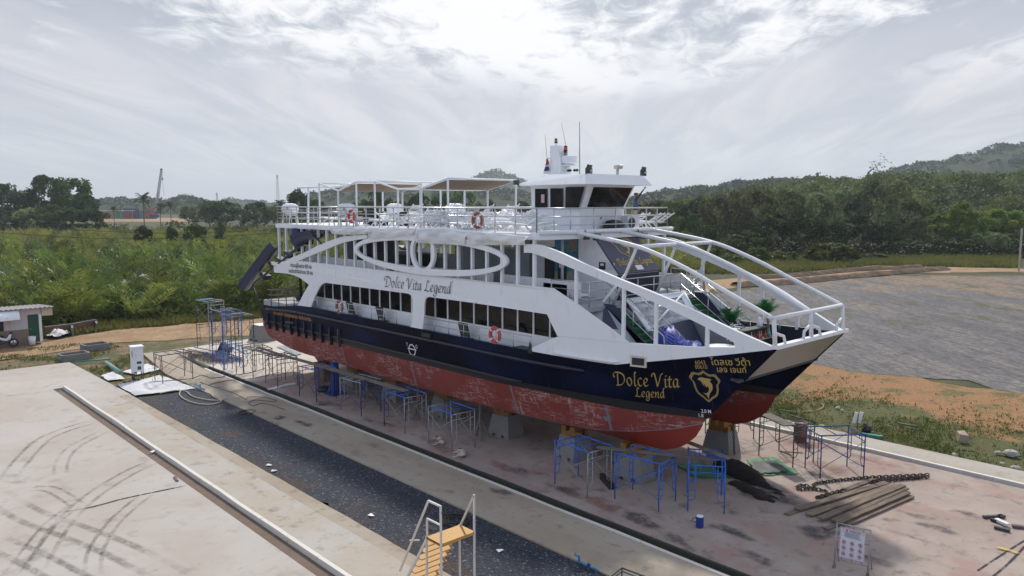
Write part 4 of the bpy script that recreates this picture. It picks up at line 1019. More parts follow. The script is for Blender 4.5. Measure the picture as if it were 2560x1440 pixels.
# stern slides, one on each quarter
m, nt, b, out = new_mat('slide_inner'); n1 = noise(nt, objco(nt), 1.2, 3); setc(nt, b, mixc(nt, n1, (0.02, 0.02, 0.03), (0.06, 0.055, 0.065))); b.inputs['Roughness'].default_value = 0.25
SLIDEIN = m
NAVYS = paint('slide_navy', (0.016, 0.026, 0.085), 0.3, var=0.2)
def chute(q, path, r, a0, a1):
    P = crom(path, 6); n = 12; o, i_ = [], []
    for k, p_ in enumerate(P):
        t = (P[min(k + 1, len(P) - 1)] - P[max(0, k - 1)]).normalized(); s_ = Vector((0, 1, 0)); u = t.cross(s_).normalized(); u = u if u.z > 0 else -u
        o.append([p_ + (s_ * math.cos(a) + u * math.sin(a)) * r for a in np.linspace(a0, a1, n)])
        i_.append([p_ + (s_ * math.cos(a) + u * math.sin(a)) * (r - 0.05) for a in np.linspace(a0, a1, n)])
    q.cur = 0; q.loft(o); q.cur = 1; q.loft(i_, True); q.cur = 0
    for e in (0, -1): q.loft([o[e], i_[e]], e == 0)
    q.loft([[a_[0] for a_ in o], [a_[0] for a_ in i_]], True); q.loft([[a_[-1] for a_ in o], [a_[-1] for a_ in i_]])
for sd in (0, 1):
    S = lambda px, py: PY(px, py, 21.35)
    q = MB(); chute(q, [S(690, 606), S(650, 656), S(610, 712)], 0.42, PI * 0.98, PI * 2.02)
    if sd: q.mirror(YC)
    sl = q.build('slide_chute', [NAVYS, SLIDEIN], BOAT, True)
    q = MB(); e_ = S(690, 606); q.tube([e_ + (Vector((0, 1, 0)) * math.cos(a) + Vector((0.55, 0, 0.8)) * math.sin(a)) * 0.42 for a in np.linspace(PI, 2 * PI, 14)], 0.04, 6)
    if sd: q.mirror(YC)
    q.build('rim', BLUEP, sl, True)
    q = MB(); chute(q, [S(795, 578), S(765, 583), S(742, 600)], 0.42, PI * 0.95, PI * 2.05); q.bb(S(745, 590).x - 0.3, S(745, 590).x + 0.1, 21.0, 21.8, S(745, 590).z - 0.35, S(745, 590).z + 0.45)
    if sd: q.mirror(YC)
    q.build('slide_top', [NAVYS, SLIDEIN], BOAT, True)
    q = MB(); q.bar(S(772, 598), S(632, 712), 0.10, 0.12)
    for px, py in ((765, 600), (745, 617), (722, 634), (701, 650), (681, 663), (660, 690)):
        c_ = S(px, py); q.add([c_ + Vector((0, 0.0, 0)), c_ + Vector((-0.75, 0.0, 0.16)), c_ + Vector((-0.1, 0.0, -0.28)), c_ + Vector((0, 0.5, 0)), c_ + Vector((-0.75, 0.5, 0.16)), c_ + Vector((-0.1, 0.5, -0.28))], [(0, 1, 2), (5, 4, 3), (0, 3, 4, 1), (1, 4, 5, 2), (2, 5, 3, 0)])
    if sd: q.mirror(YC)
    q.build('slide_ladder', NAVY, BOAT)
    q = MB(); q.tube([S(632, 712), PY(660, 795, 21.6)], 0.045, 6); q.tube([S(787, 592), PY(805, 610, 21.3)], 0.05, 6)
    if sd: q.mirror(YC)
    q.build('slide_strut', BLACK, BOAT, True)
    q = MB(); q.tube([(-43.2, 22.4, 4.4), (-43.2, 22.4, 6.6)], 0.09, 8); q.tube([(-42.8, 22.6, 4.4), (-42.8, 22.6, 6.6)], 0.09, 8); chute(q, [(-41.2, 23.2, 6.7), (-42.2, 23.2, 5.7), (-44.5, 23.2, 4.9)], 0.55, PI, 2 * PI)
    if sd: q.mirror(YC)
    q.build('lower_slide', [BLACK, SLIDEIN], BOAT, True)

# lettering on the side wall
on_wall = lambda a_, b_: (lambda u, v: (a_.x + u, 21.285, a_.z + v + u * (b_.z - a_.z) / (b_.x - a_.x)))
a, b_ = PY(961, 716, 21.29), PY(1128, 735, 21.29)
place_text('lettering', BLACKL, SW[0], [lambda q: hand(q, 'Dolce Vita Legend', on_wall(a, b_), 0.72, nib=0.05, thin=0.02, sx=(b_.x - a.x) / (wl * 0.72))])
def fit_wall(q, txt, a_, b_, size, bold=0.006):
    vs, fs = font_mesh(txt, size, bold=bold); w = max(v[0] for v in vs); s = (b_.x - a_.x) / w; fn = on_wall(a_, b_); q.add([fn(u * s, v) for u, v in vs], fs)
place_text('lettering', paint('grey_lettering', (0.10, 0.10, 0.11), 0.6), SW[0], [lambda q: fit_wall(q, 'จำนวนผู้โดยสาร 435 คน', PY(726, 667, 21.29), PY(779, 672, 21.29), 0.30)])
place_text('lettering', paint('grey_lettering', (0.10, 0.10, 0.11), 0.6), SW[0], [lambda q: fit_wall(q, 'คนประจำเรือจำนวน 20 คน', PY(722, 681, 21.29), PY(782, 687, 21.29), 0.30)])

# wheelhouse on the sun deck
q = MB()
def wh_ring(z, xf, xa, ys, yp): return [(xa, ys, z), (xf, ys + 0.12, z), (xf + 0.0, yp - 0.12, z), (xa, yp, z)]
zs = [(9.43, -21.95, 24.05, 27.15), (10.43, -21.9, 24.05, 27.2), (11.42, -21.38, 24.0, 27.25)]
rings = [wh_ring(z, xf, -24.7, ys, yp) for z, xf, ys, yp in zs]
for r0, r1 in zip(rings, rings[1:]):
    for i in range(4): q.quad(r0[i], r0[(i + 1) % 4], r1[(i + 1) % 4], r1[i])
WH = q.build('wheelhouse', WHITE, BOAT)
def whw(px4, y, name='window'):
    q = MB(); pts = [PY(px, py, y) for px, py in px4]; q.add([tuple(p_ + Vector((0, -0.015, 0))) for p_ in pts], [(0, 1, 2, 3)]); return q.build(name, GLASS, WH)
whw([(1338, 521), (1369, 521), (1369, 472), (1338, 472)], 24.03)
whw([(1376, 521), (1408, 521), (1408, 471), (1376, 471)], 24.03)
whw([(1414, 521), (1447, 521), (1462, 467), (1414, 468)], 24.03)
ff = lambda y, z: (-21.9 + (z - 10.43) * 0.52 / 0.99 + 0.015, y, z)
q = MB(); q.add([ff(24.55, 10.47), ff(26.95, 10.47), ff(27.02, 11.30), ff(24.45, 11.30)], [(0, 1, 2, 3)]); q.build('window', GLASS, WH)
q = MB(); w_ = ff(26.0, 10.3); q.bar((w_[0] + 0.04, 26.5, 11.1), (w_[0] - 0.0, 25.7, 10.15), 0.04, 0.03); q.bar((w_[0] - 0.02, 25.7, 10.15), (w_[0] - 0.0, 25.45, 9.95), 0.09, 0.05); q.build('wiper', BLACK, WH)
a = PY(1357, 497, 24.0); q = MB(); q.bb(a.x - 0.10, a.x + 0.10, 23.995, 24.003, a.z - 0.17, a.z + 0.19); q.build('notice', paint('pink_notice', (0.6, 0.42, 0.42), 0.6), WH)
q = MB()
ro = [(-25.3, 23.45, 11.40), (-20.9, 23.45, 11.40), (-20.9, 27.75, 11.40), (-25.3, 27.75, 11.40)]
rt = [(-23.6, 23.95, 11.86), (-21.15, 23.85, 11.83), (-21.15, 27.35, 11.83), (-23.6, 27.25, 11.86)]
q.add(ro + rt, [(3, 2, 1, 0), (4, 5, 6, 7), (0, 1, 5, 4), (1, 2, 6, 5), (2, 3, 7, 6), (3, 0, 4, 7)]); q.build('roof', WHITE, WH)
def flood(par, base, ang, yaw=0.3):
    q = MB(); Rm = Matrix.Rotation(yaw, 3, 'Z') @ Matrix.Rotation(ang, 3, 'Y'); b0 = Vector(base)
    q.box(tuple(b0 + Vector((0, 0, 0.26))), (0.09, 0.34, 0.28), rot=Rm); q.bar(b0 + Vector((0, -0.19, 0)), b0 + Vector((0, -0.19, 0.26)), 0.03, 0.03); q.bar(b0 + Vector((0, 0.19, 0)), b0 + Vector((0, 0.19, 0.26)), 0.03, 0.03); q.box(tuple(b0 + Vector((-0.02, 0, 0.06))), (0.16, 0.16, 0.12))
    return q.build('floodlight', DKGREY, par)
for px, py in ((1472, 436), (1608, 440)):
    flood(WH, tuple(PX(px, py, -21.3)), 0.35)
b0 = PX(1542, 438, -21.4); q = MB(); q.bar(b0, b0 + Vector((0, 0, 0.30)), 0.05, 0.05); q.bar(b0 + Vector((0, 0.1, 0)), b0 + Vector((0, 0.1, 0.3)), 0.04, 0.04); q.box(tuple(b0 + Vector((0, 0.05, 0.34))), (0.18, 0.30, 0.16)); q.tube([b0 + Vector((0, 0.1, 0.36)), b0 + Vector((0.1, 0.24, 0.36))], [0.05, 0.1], 8); q.build('horn', paint('cream_horn', (0.5, 0.48, 0.42), 0.5), WH)
q = MB(); b0 = PY(1291, 456, 23.4); q.box(tuple(b0), (0.28, 0.1, 0.2)); q.bar(b0 + Vector((0, 0, -0.05)), b0 + Vector((0.25, 0, -0.22)), 0.04, 0.04); q.build('floodlight', DKGREY, WH)
q = MB(); b0 = PY(1449, 437, 24.4); q.tube([b0 - Vector((0, 0, 0.1)), PY(1449, 304, 24.4)], [0.028, 0.014], 6); q.build('whip_antenna', GALV, WH, True)
# mast
YM = 25.6
mp = lambda px, py, y=YM: PY(px, py, y)
q = MB()
prof = [(1386, 1415, 436, 0.75), (1386, 1413, 400, 0.6), (1384, 1404, 380, 0.45), (1382, 1399, 365, 0.36)]
rings = []
for xl, xr, py, w in prof:
    a_, b_ = mp(xl, py), mp(xr, py); rings.append([(a_.x, YM - w / 2, a_.z), (b_.x, YM - w / 2, a_.z), (b_.x, YM + w / 2, a_.z), (a_.x, YM + w / 2, a_.z)])
rings[0] = [(x, y, 11.8) for x, y, z in rings[0]]
for r0, r1 in zip(rings, rings[1:]):
    for i in range(4): q.quad(r0[i], r0[(i + 1) % 4], r1[(i + 1) % 4], r1[i])
q.add(rings[-1], [(0, 1, 2, 3)])
a_, b_ = mp(1400, 414), mp(1432, 414); q.bb(a_.x, b_.x, YM - 0.25, YM + 0.25, a_.z - 0.03, a_.z + 0.02); q.bar(mp(1406, 426), mp(1424, 415), 0.06, 0.06)
q.bar(mp(1400, 381), mp(1411, 379), 0.08, 0.07); q.bar(mp(1406, 400), mp(1414, 392), 0.1, 0.12); q.bar(mp(1383, 381), mp(1376, 380), 0.12, 0.06); q.bar(mp(1384, 415), mp(1368, 414), 0.08, 0.07)
MAST = q.build('mast', GREYP if False else WHITE, BOAT)
c_ = mp(1424, 411); q = MB(); q.lathe([(0.22, 0.0), (0.26, 0.03), (0.36, 0.08), (0.36, 0.12), (0.33, 0.14), (0.33, 0.34), (0.30, 0.38), (0.05, 0.39)], c_, 20); rd = q.build('radar_dome', WHITE, MAST, True)
def lamp(px, py, r, hh, mat, name='lamp'):
    c_ = mp(px, py); q = MB(); q.cur = 1; q.lathe([(r * 1.1, 0), (r * 1.15, 0.04), (r, 0.05)], c_, 12); q.cur = 0; q.lathe([(r, 0.05), (r * 0.95, hh)], c_, 12); q.cur = 1; q.lathe([(r * 0.9, hh), (r, hh + 0.01), (r * 0.8, hh + 0.05)], c_, 12); return q.build(name, [mat, BLACK], MAST, True)
lamp(1414, 378.5, 0.085, 0.20, REDP); lamp(1413, 392, 0.08, 0.18, paint('lamp_glass', (0.25, 0.24, 0.22), 0.2)); lamp(1379.5, 380, 0.075, 0.2, BLACK); lamp(1390, 358, 0.07, 0.16, paint('amber_glass', (0.30, 0.2, 0.1), 0.2))
q = MB(); q.tube([mp(1390, 366), mp(1390, 358)], 0.035, 6); q.build('lamp_post', WHITE, MAST)
for (x0, y0, x1, y1) in ((1369, 412, 1362.5, 337), (1422, 400, 1403.5, 307)):
    q = MB(); q.tube([mp(x0, y0), mp(x1, y1)], [0.016, 0.008], 5); q.build('whip_antenna', GALV, MAST, True)
q = MB(); c_ = mp(1430, 426); q.bar(mp(1414, 428), c_, 0.02, 0.02)
for dx in (-0.22, -0.12, 0.16, 0.3): q.lathe([(0.02, -0.06), (0.07, -0.03), (0.07, 0.03), (0.02, 0.06)], c_ + Vector((dx, 0, 0.0)), 8)
q.build('wind_cups', BLACK, MAST)
# hanging flag, folded
m, nt, b, out = new_mat('flag_cloth'); p = objco(nt); w_ = nd(nt, 'SeparateXYZ', {0: p}).outputs[2]
t = mth(nt, 'FRACT', mth(nt, 'MULTIPLY', mth(nt, 'ADD', w_, mth(nt, 'MULTIPLY', noise(nt, p, 3, 2), 0.25)), 1.6))
rp = nd(nt, 'ValToRGB', {0: t}); rp.color_ramp.interpolation = 'CONSTANT'; e = rp.color_ramp.elements
e[0].position, e[0].color = 0, (0.35, 0.02, 0.04, 1); e[1].position, e[1].color = 0.35, (0.65, 0.62, 0.65, 1); k = e.new(0.52); k.color = (0.03, 0.03, 0.12, 1); k = e.new(0.85); k.color = (0.6, 0.55, 0.58, 1)
setc(nt, b, rp.outputs[0]); FLAG = m
fl = wthing('hanging_flag', 'red, white and blue flag hanging limp behind the ferry mast', 'flag', tuple(mp(1385, 415)))
q = MB(); rows = []
for i in range(9):
    t = i / 8; c_ = mp(1384.5, 398).lerp(mp(1383, 435), t); w_ = 0.05 + 0.30 * t
    rows.append([c_ + Vector((-w_ * 0.5 + w_ * k / 6, -0.42 + 0.06 * math.sin(k * 2.1 + i * 0.7), 0)) for k in range(7)])
q.loft(rows, True); q.build('cloth', FLAG, fl, True)
q = MB(); q.tube([mp(1384, 397) + Vector((0, -0.42, 0)), mp(1384, 397)], 0.012, 5); q.build('halyard', GALV, fl)

# shade sails on the sun deck
def sail(q, c4_, sag, n=8):
    A, B, C_, D = [Vector(p_) for p_ in c4_]; rows = []
    for i in range(n + 1):
        u = i / n; row = []
        for j in range(n + 1):
            v = j / n; p_ = A.lerp(B, v).lerp(D.lerp(C_, v), u); e = 16 * u * (1 - u) * v * (1 - v)
            pull = 0.16 * (4 * v * (1 - v)) * (1 - 2 * u) if False else 0
            row.append(p_ + Vector((pull, 0, -sag * e)))
        rows.append(row)
    q.loft(rows)
def canopy(xs_hi, xs_lo, y0, y1, sails):
    q = MB(); zh, zl = 11.78, 11.34
    seq = sorted([(x, zh) for x in xs_hi] + [(x, zl) for x in xs_lo])
    for y in (y0, y1): q.tube([(x, y, z) for x, z in seq], 0.05, 6)
    for x in xs_hi: q.tube([(x, y0, zh), (x, y1, zh)], 0.045, 6)
    for x in xs_lo: q.tube([(x, y0, zl), (x, y1, zl)], 0.04, 6)
    fr = q.build('awning_frame', WHITE, BOAT, True)
    for x, z in seq:
        for y in (y0, y1):
            q = MB(); q.tube([(x, y, 9.43), (x, y, z)], 0.052, 8); q.build('awning_post', WHITE, fr, True)
    for x0, z0, x1, z1 in sails:
        q = MB(); sail(q, [(x0, y0 + 0.05, z0), (x0, y1 - 0.05, z0), (x1, y1 - 0.05, z1), (x1, y0 + 0.05, z1)], 0.14); q.build('sail_cloth', TAN, fr, True)
canopy((-28.45, -34.6), (-30.6, -32.5), 22.3, 26.6, ((-28.5, 11.72, -30.55, 11.3),))
canopy((-36.4, -40.4), (-38.3,), 22.3, 26.6, ((-36.45, 11.7, -38.25, 11.3),))
q = MB(); q.tube([PY(750, 469, 22.5), PY(872, 466, 22.5)], 0.055, 6); q.tube([PY(771, 468, 22.5), PY(771, 560, 22.5)], 0.055, 6); q.build('awning_bar', WHITE, BOAT, True)
# ================================================================ things in the yard
# scaffold units: two ladder frames, two cross braces, top rails; origin at one foot, length along x, width along y
def scaffold(name, label, m1, m2, m3, levels=1, L=1.78, W=1.22, Hh=1.7, deckbars=True):
    t = thing(name, label, 'scaffold', group='scaffold frames round the ferry')
    for lv in range(levels):
        z = lv * Hh
        for k, x in enumerate((0, L)):
            q = MB()
            for y in (0, W): q.tube([(x, y, z), (x, y, z + Hh)], 0.026, 6)
            q.tube([(x, 0, z + Hh - 0.04), (x, W, z + Hh - 0.04)], 0.026, 6); q.tube([(x, 0, z + Hh - 0.28), (x, W, z + Hh - 0.28)], 0.018, 6)
            for y, s in ((0, 1), (W, -1)):
                q.tube([(x, y + s * 0.24, z + Hh - 0.05), (x, y + s * 0.24, z + 0.52), (x, y + s * 0.16, z + 0.42), (x, y, z + 0.40)], 0.017, 6)
                for zz in (0.75, 1.05, 1.35): q.tube([(x, y, z + zz), (x, y + s * 0.24, z + zz)], 0.014, 5)
            for y in (0.4, 0.82): q.tube([(x, y, z + Hh - 0.28), (x, y, z + Hh - 0.04)], 0.014, 5)
            q.build('frame', m1 if k == 0 else m2, t, True)
        for y in (0, W):
            q = MB(); q.tube([(0, y, z + 0.38), (L, y, z + 1.42)], 0.012, 5); q.tube([(0, y, z + 1.42), (L, y, z + 0.38)], 0.012, 5); q.build('cross_brace', m2, t, True)
    z = levels * Hh
    if deckbars:
        for y in (0, W):
            q = MB(); q.tube([(-0.05, y, z + 0.0), (L + 0.05, y, z + 0.0)], 0.028, 6); q.build('top_rail', m3, t, True)
        q = MB(); q.tube([(L * 0.35, 0, z + 0.0), (L * 0.35, W, z + 0.0)], 0.02, 6); q.tube([(L * 0.7, 0, z), (L * 0.7, W, z)], 0.02, 6); q.build('crossbar', m3, t, True)
    return t
def at2(o, pa, pb=None, rz=None):
    a = G(*pa); o.location = (a.x, a.y, 0.0)
    if pb is not None: b_ = G(*pb); o.rotation_euler = (0, 0, math.atan2(b_.y - a.y, b_.x - a.x))
    if rz is not None: o.rotation_euler = (0, 0, rz)
    return o
sB = scaffold('scaffold', 'bright blue scaffold frame under the bow, second from the right end of the near row', BLUEP, BLUEP, BLUEP); at2(sB, (1537, 1247), (1645, 1278))
o = scaffold('scaffold', 'blue scaffold frame with one grey end, just left of the keel foot under the bow', BLUEP, GALV, BLUEP); at2(o, (1387, 1210), (1470, 1245))
o = dup(sB, label='narrow bright blue scaffold frame seen end on above the blue water jug'); a, b_ = G(1810, 1285), G(1723, 1278); o.location = (a.x, a.y, 0); o.rotation_euler = (0, 0, math.atan2(b_.y - a.y, b_.x - a.x) - PI / 2)
sG = scaffold('scaffold', 'grey scaffold frame with blue top rails beside the two sleeping dogs', GALV, GALV, BLUEP); at2(sG, (1072, 1108), (1129, 1132))
o = scaffold('scaffold', 'scaffold frame with dark blue legs and blue top, left of the one near the dogs', DBLUE, GALV, BLUEP); at2(o, (961, 1063), (1011, 1083))
o = scaffold('scaffold', 'scaffold frame with grey left end and dark blue right end under the long plank', GALV, DBLUE, GALV); at2(o, (852, 1025), (900, 1040))
o = scaffold('scaffold', 'dark blue scaffold frame with a red tag, at the middle of the long plank', DBLUE, DBLUE, BLUEP); at2(o, (749, 990), (790, 1004))
sR = scaffold('scaffold', 'rusty scaffold frame nearest the trench, left of the rudder', RUSTY, RUSTY, RUSTY); at2(sR, (665, 957), (695, 971))
o = dup(sR, label='rusty scaffold frame carrying two planks behind the trench end'); at2(o, (610, 932), (641, 949))
o = dup(sR, label='rusty scaffold frame standing farthest left on the pale slab'); a, b_ = G(462, 940), G(480, 947); o.location = (a.x, a.y, 0); o.rotation_euler = (0, 0, math.atan2(b_.y - a.y, b_.x - a.x) - PI / 2)
o = scaffold('scaffold_tower', 'tall dark scaffold tower with a blue mesh deck on top, farthest from the boat', GREENP, GALV, GALV, 2, Hh=1.8); at2(o, (494, 871), (519, 877))
a = o
q = MB(); q.bb(0.05, 0.85, 0.05, 1.15, 3.62, 3.65); q.build('mesh_deck', paint('blue_mesh', (0.03, 0.10, 0.20), 0.8, var=0.3), a)
o = scaffold('scaffold_tower', 'tall blue and grey scaffold tower standing across the end of the trench', DBLUE, BLUEP, GALV, 2, Hh=2.0); at2(o, (533.5, 929), (552, 937))
o = scaffold('scaffold_tower', 'tall grey scaffold tower with ladders nearest the white topped block', GALV, GREENP, GALV, 2, Hh=1.8); at2(o, (562, 923), (586, 932))
sP = scaffold('scaffold', 'dark green scaffold frame with a board on it beyond the far hull', GREENP, GREENP, GREENP)
a, b_ = G(1897, 1138), G(1985, 1170); sP.location = (a.x, a.y, 0); sP.rotation_euler = (0, 0, math.atan2(b_.y - a.y, b_.x - a.x))
o = scaffold('scaffold', 'dark blue scaffold frame standing alone in the sun beside the chain', DBLUE, DBLUE, DBLUE)
a, b_ = Vector((-13.2, 28.53, 0)), Vector((-12.16, 29.92, 0)); o.location = a; o.rotation_euler = (0, 0, math.atan2(b_.y - a.y, b_.x - a.x))
o = dup(sP, label='dark green scaffold frame half hidden behind the far hull beside the far trench'); o.location = (-19.6, 30.4, 0); o.rotation_euler = (0, 0, -0.2)
# lengths of pipe and folded frames lying on the slab
for i, (pa, pb, lab) in enumerate([((437, 880), (568, 905), 'long rusty scaffold pipe lying leftmost on the pale slab'), ((450, 877), (572, 899), 'rusty scaffold pipe second from the left in the lying pile'), ((470, 878), (580, 903), 'dark pipe in the middle of the lying pile'), ((485, 874), (590, 897), 'dark blue pipe at the right of the lying pile')]):
    t = wthing('scaffold_pipe', lab, 'pipe', tuple(G(*pa)), 'scaffold parts lying in a pile'); q = MB(); q.tube([G(*pa) + Vector((0, 0, 0.1 + 0.03 * i)), G(*pb) + Vector((0, 0, 0.06 + 0.05 * i))], 0.035, 6); q.build('pipe', (RUSTY, RUSTY, DKGREY, DBLUE)[i], t, True)
for i, (px, lab, mt) in enumerate([((470, 892), 'rusty folded ladder frame on top of the lying scaffold pile', RUSTY), ((510, 890), 'dark blue folded frame at the centre of the lying scaffold pile', DBLUE), ((535, 902), 'blue folded frame at the right end of the lying scaffold pile', DBLUE), ((495, 902), 'rusty folded frame nearest the trench in the lying pile', RUSTY)]):
    a = G(*px); t = thing('folded_frame', lab, 'scaffold part', tuple(a), -0.15 + 0.1 * i, 'scaffold parts lying in a pile'); q = MB()
    for k in range(4):
        z = 0.05 + 0.07 * k
        for y in (0, 1.2): q.tube([(0.05 * k, y, z), (1.7 + 0.05 * k, y, z)], 0.022, 5)
        for x in (0.1, 0.6, 1.1, 1.6): q.tube([(x, 0, z), (x, 1.2, z)], 0.016, 5)
    q.build('frame', mt, t)
# planks used as walkways
def plank(label, pa, pb, z, w=0.24, th=0.045, mat=PLANKG, group='planks laid over the scaffolds'):
    a, b_ = G(*pa, z), G(*pb, z); L = (b_ - a).length
    o = thing('plank', label, 'plank', tuple(a), math.atan2(b_.y - a.y, b_.x - a.x), group)
    q = MB(); q.box((L / 2, 0, 0), (L, w, th)); q.build('board', mat, o); return o
plank('narrow plank on the two rusty scaffolds, left one of the pair', (607, 867), (697, 891), 1.72)
plank('narrow plank on the two rusty scaffolds, right one of the pair', (642, 867), (714, 891), 1.72)
plank('long wide plank sloping along the hull past the rudder', (708, 889), (800, 914), 1.74, 0.34)
plank('wide grey plank in the middle of the walkway along the hull', (790, 911), (897, 943), 1.73, 0.40)
plank('wide plank at the right end of the walkway along the hull', (888, 940), (1016, 977), 1.76, 0.34)
plank('long pale plank laid across the blue scaffolds at the bow', (1492, 1118), (1772, 1147), 1.76, 0.24)
plank('plank sloping down behind the narrow blue scaffold', (1722, 1106), (1824, 1146), 1.70, 0.24)
plank('wide pale board on the dark green scaffold beyond the bow', (1912, 1035), (1975, 1064), 1.76, 0.55)
# the pile of boards in the sun
for i, (pa, pb, z, w) in enumerate([((1966, 1286), (2098, 1239), 0.03, 0.20), ((1992, 1273), (2217, 1206), 0.09, 0.26), ((2022, 1287), (2240, 1211), 0.07, 0.28), ((2050, 1296), (2257, 1212), 0.14, 0.26),
                                    ((2083, 1302), (2267, 1220), 0.09, 0.18), ((2096, 1306), (2270, 1231), 0.15, 0.20), ((2118, 1310), (2279, 1240), 0.06, 0.22), ((2064, 1322), (2112, 1304), 0.04, 0.18), ((2100, 1230), (2185, 1198), 0.03, 0.2)]):
    lab = ['short dark board end sticking out farthest left of the board pile', 'broad board at the far upper edge of the board pile', 'long board second from the far edge of the pile', 'long board lying highest in the middle of the pile', 'narrow reddish board wedged in the near half of the pile', 'pale narrow board with a split end near the sign', 'dark board along the near edge of the pile', 'short reddish board just behind the notice sign', 'thin board running back from the pile under the chain'][i]
    plank(lab, pa, pb, z, w, 0.05, PLANK, 'boards in the pile beside the chain')

# support blocks and cribs under the keels
def block(label, x, y, s=1.0, rz=0.0, hgt=1.0):
    t = thing('concrete_block', label, 'concrete block', (x, y, 0), rz, 'concrete blocks carrying the ferry'); q = MB()
    a, b_, c_, d = 0.62 * s, 0.55 * s, 0.48 * s, 0.40 * s
    # body with two fork slots along the bottom
    v = []
    for z, hx, hy in ((0.14 * s, a, b_), (hgt, c_, d)): v += [(-hx, -hy, z), (hx, -hy, z), (hx, hy, z), (-hx, hy, z)]
    q.add(v, [(3, 2, 1, 0), (4, 5, 6, 7), (0, 1, 5, 4), (1, 2, 6, 5), (2, 3, 7, 6), (3, 0, 4, 7)])
    for x0 in (-a + 0.13, 0, a - 0.13): q.box((x0, 0, 0.07 * s), (0.26 if x0 else 0.36, 2 * b_, 0.14 * s))
    q.build('block', BLOCKC, t)
    return t
def crib(label, x, y, rz=0.0, z0=1.0, z1=1.46, mat=None):
    t = thing('steel_crib', label, 'support', (x, y, z0), rz, 'yellow cribs between blocks and keels'); q = MB(); h2 = (z1 - z0) / 2
    q.box((0, -0.22, h2 / 2), (0.9, 0.24, h2)); q.box((0, 0.22, h2 / 2), (0.9, 0.24, h2)); q.box((-0.22, 0, h2 * 1.5), (0.24, 1.0, h2)); q.box((0.22, 0, h2 * 1.5), (0.24, 1.0, h2))
    q.build('beam', mat or YSTEEL, t); return t
names = ['first', 'second', 'third', 'fourth', 'fifth', 'sixth']
for k, (x, y) in enumerate([(-18.15, 23.3), (-21.4, 23.4), (-25.75, 23.45), (-30.2, 23.4), (-34.6, 23.4), (-38.6, 23.4)]):
    block(f'concrete block under the near keel, {names[k]} from the bow', x, y, 1.0, 0.12 * (-1) ** k)
    crib(f'yellow steel crib under the near keel, {names[k]} from the bow', x, y, 0.12)
for k, (x, y) in enumerate([(-17.6, 28.55), (-22, 28.3), (-26.5, 28.3), (-31, 28.3), (-36, 28.3)]):
    block(f'concrete block under the far keel, {names[k]} from the bow', x, y, 1.0, 0.1)
    crib(f'yellow steel crib under the far keel, {names[k]} from the bow', x, y, 0.1)
t = block('big grey concrete block with a white top standing behind the stern', -57.0, 26.2, 1.35, 0.05, 1.25); q = MB(); q.box((0, 0, 1.27), (1.25, 1.05, 0.04)); q.build('top_cover', WHITE, t)
t = thing('concrete_block', 'fallen chunk of broken concrete lying alone in the grass', 'concrete block', tuple(G(2405, 1098)), 0.5); q = MB(); q.add([(-0.2, -0.35, -0.1), (0.22, -0.3, -0.1), (0.2, 0.35, -0.1), (-0.2, 0.3, -0.1), (-0.16, -0.3, 0.3), (0.2, -0.27, 0.26), (0.14, 0.3, 0.34), (-0.19, 0.24, 0.3)], [(4, 5, 6, 7), (0, 1, 5, 4), (1, 2, 6, 5), (2, 3, 7, 6), (3, 0, 4, 7)]); q.build('chunk', paint('tan_concrete', (0.36, 0.28, 0.22), 0.9, var=0.2, bumpy=0.4), t)
t = thing('rudder_stand', 'rusty brown steel stand under the rudder of the near hull', 'support', (-41.6, 22.9, 0)); q = MB(); q.bb(-0.5, 0.5, -0.35, 0.35, 0, 1.05); q.bb(-0.6, 0.6, -0.45, 0.45, 0, 0.06); q.build('stand', YSTEEL, t)
t = thing('jack_stand', 'dark blue steel jack post with a splayed foot under the hull', 'support', tuple(G(838, 985))); q = MB(); q.box((0, 0, 0.9), (0.34, 0.34, 1.8)); q.box((0, 0, 0.03), (0.9, 0.9, 0.06)); q.build('post', DBLUE, t)
q = MB(); [q.bar((0.42 * math.cos(a), 0.42 * math.sin(a), 0.05), (0.12 * math.cos(a), 0.12 * math.sin(a), 0.7), 0.05, 0.16) for a in (0.8, 2.3, 3.9, 5.5)]; q.build('gusset', DBLUE, t)
def prop(label, px, z1=1.9):
    a = G(*px); t = thing('timber_prop', label, 'prop', tuple(a), 0.3, 'timber props under the chine'); q = MB(); q.tube([(0, 0.15, 0.75), (0, 0.2, z1)], 0.05, 6); q.build('post', PLANKG, t)
    for dx, dy in ((-0.12, -0.2), (0.22, -0.1), (0.35, 0.55), (-0.4, 0.5)):
        q = MB(); q.tube([(dx, dy, 0.0), (0, 0.15, 0.95)], 0.045, 6); q.build('leg', PLANKG, t)
prop('grey timber prop with splayed legs right of the dogs', (1195, 1100))
prop('pale timber prop between the second and third scaffolds from the dogs', (1040, 1048))
prop('timber prop behind the scaffold at the middle of the walkway', (914, 1005))
prop('timber prop next to the dark blue jack post', (805, 967), 1.75)
t = thing('black_beam', 'short black timber beam lying between the two bow scaffolds', 'beam', tuple(G(1517, 1210)), -0.55); q = MB(); q.box((0, 0, 0.11), (1.2, 0.2, 0.22)); q.build('beam', BLACK, t)
t = thing('black_bag', 'black sack lying in the shade beside the jack post', 'bag', tuple(G(812, 978))); q = MB(); q.lathe([(0.05, 0), (0.42, 0.04), (0.46, 0.14), (0.3, 0.28), (0.05, 0.32)], (0, 0, 0), 12); q.build('sack', BLACK, t, True)

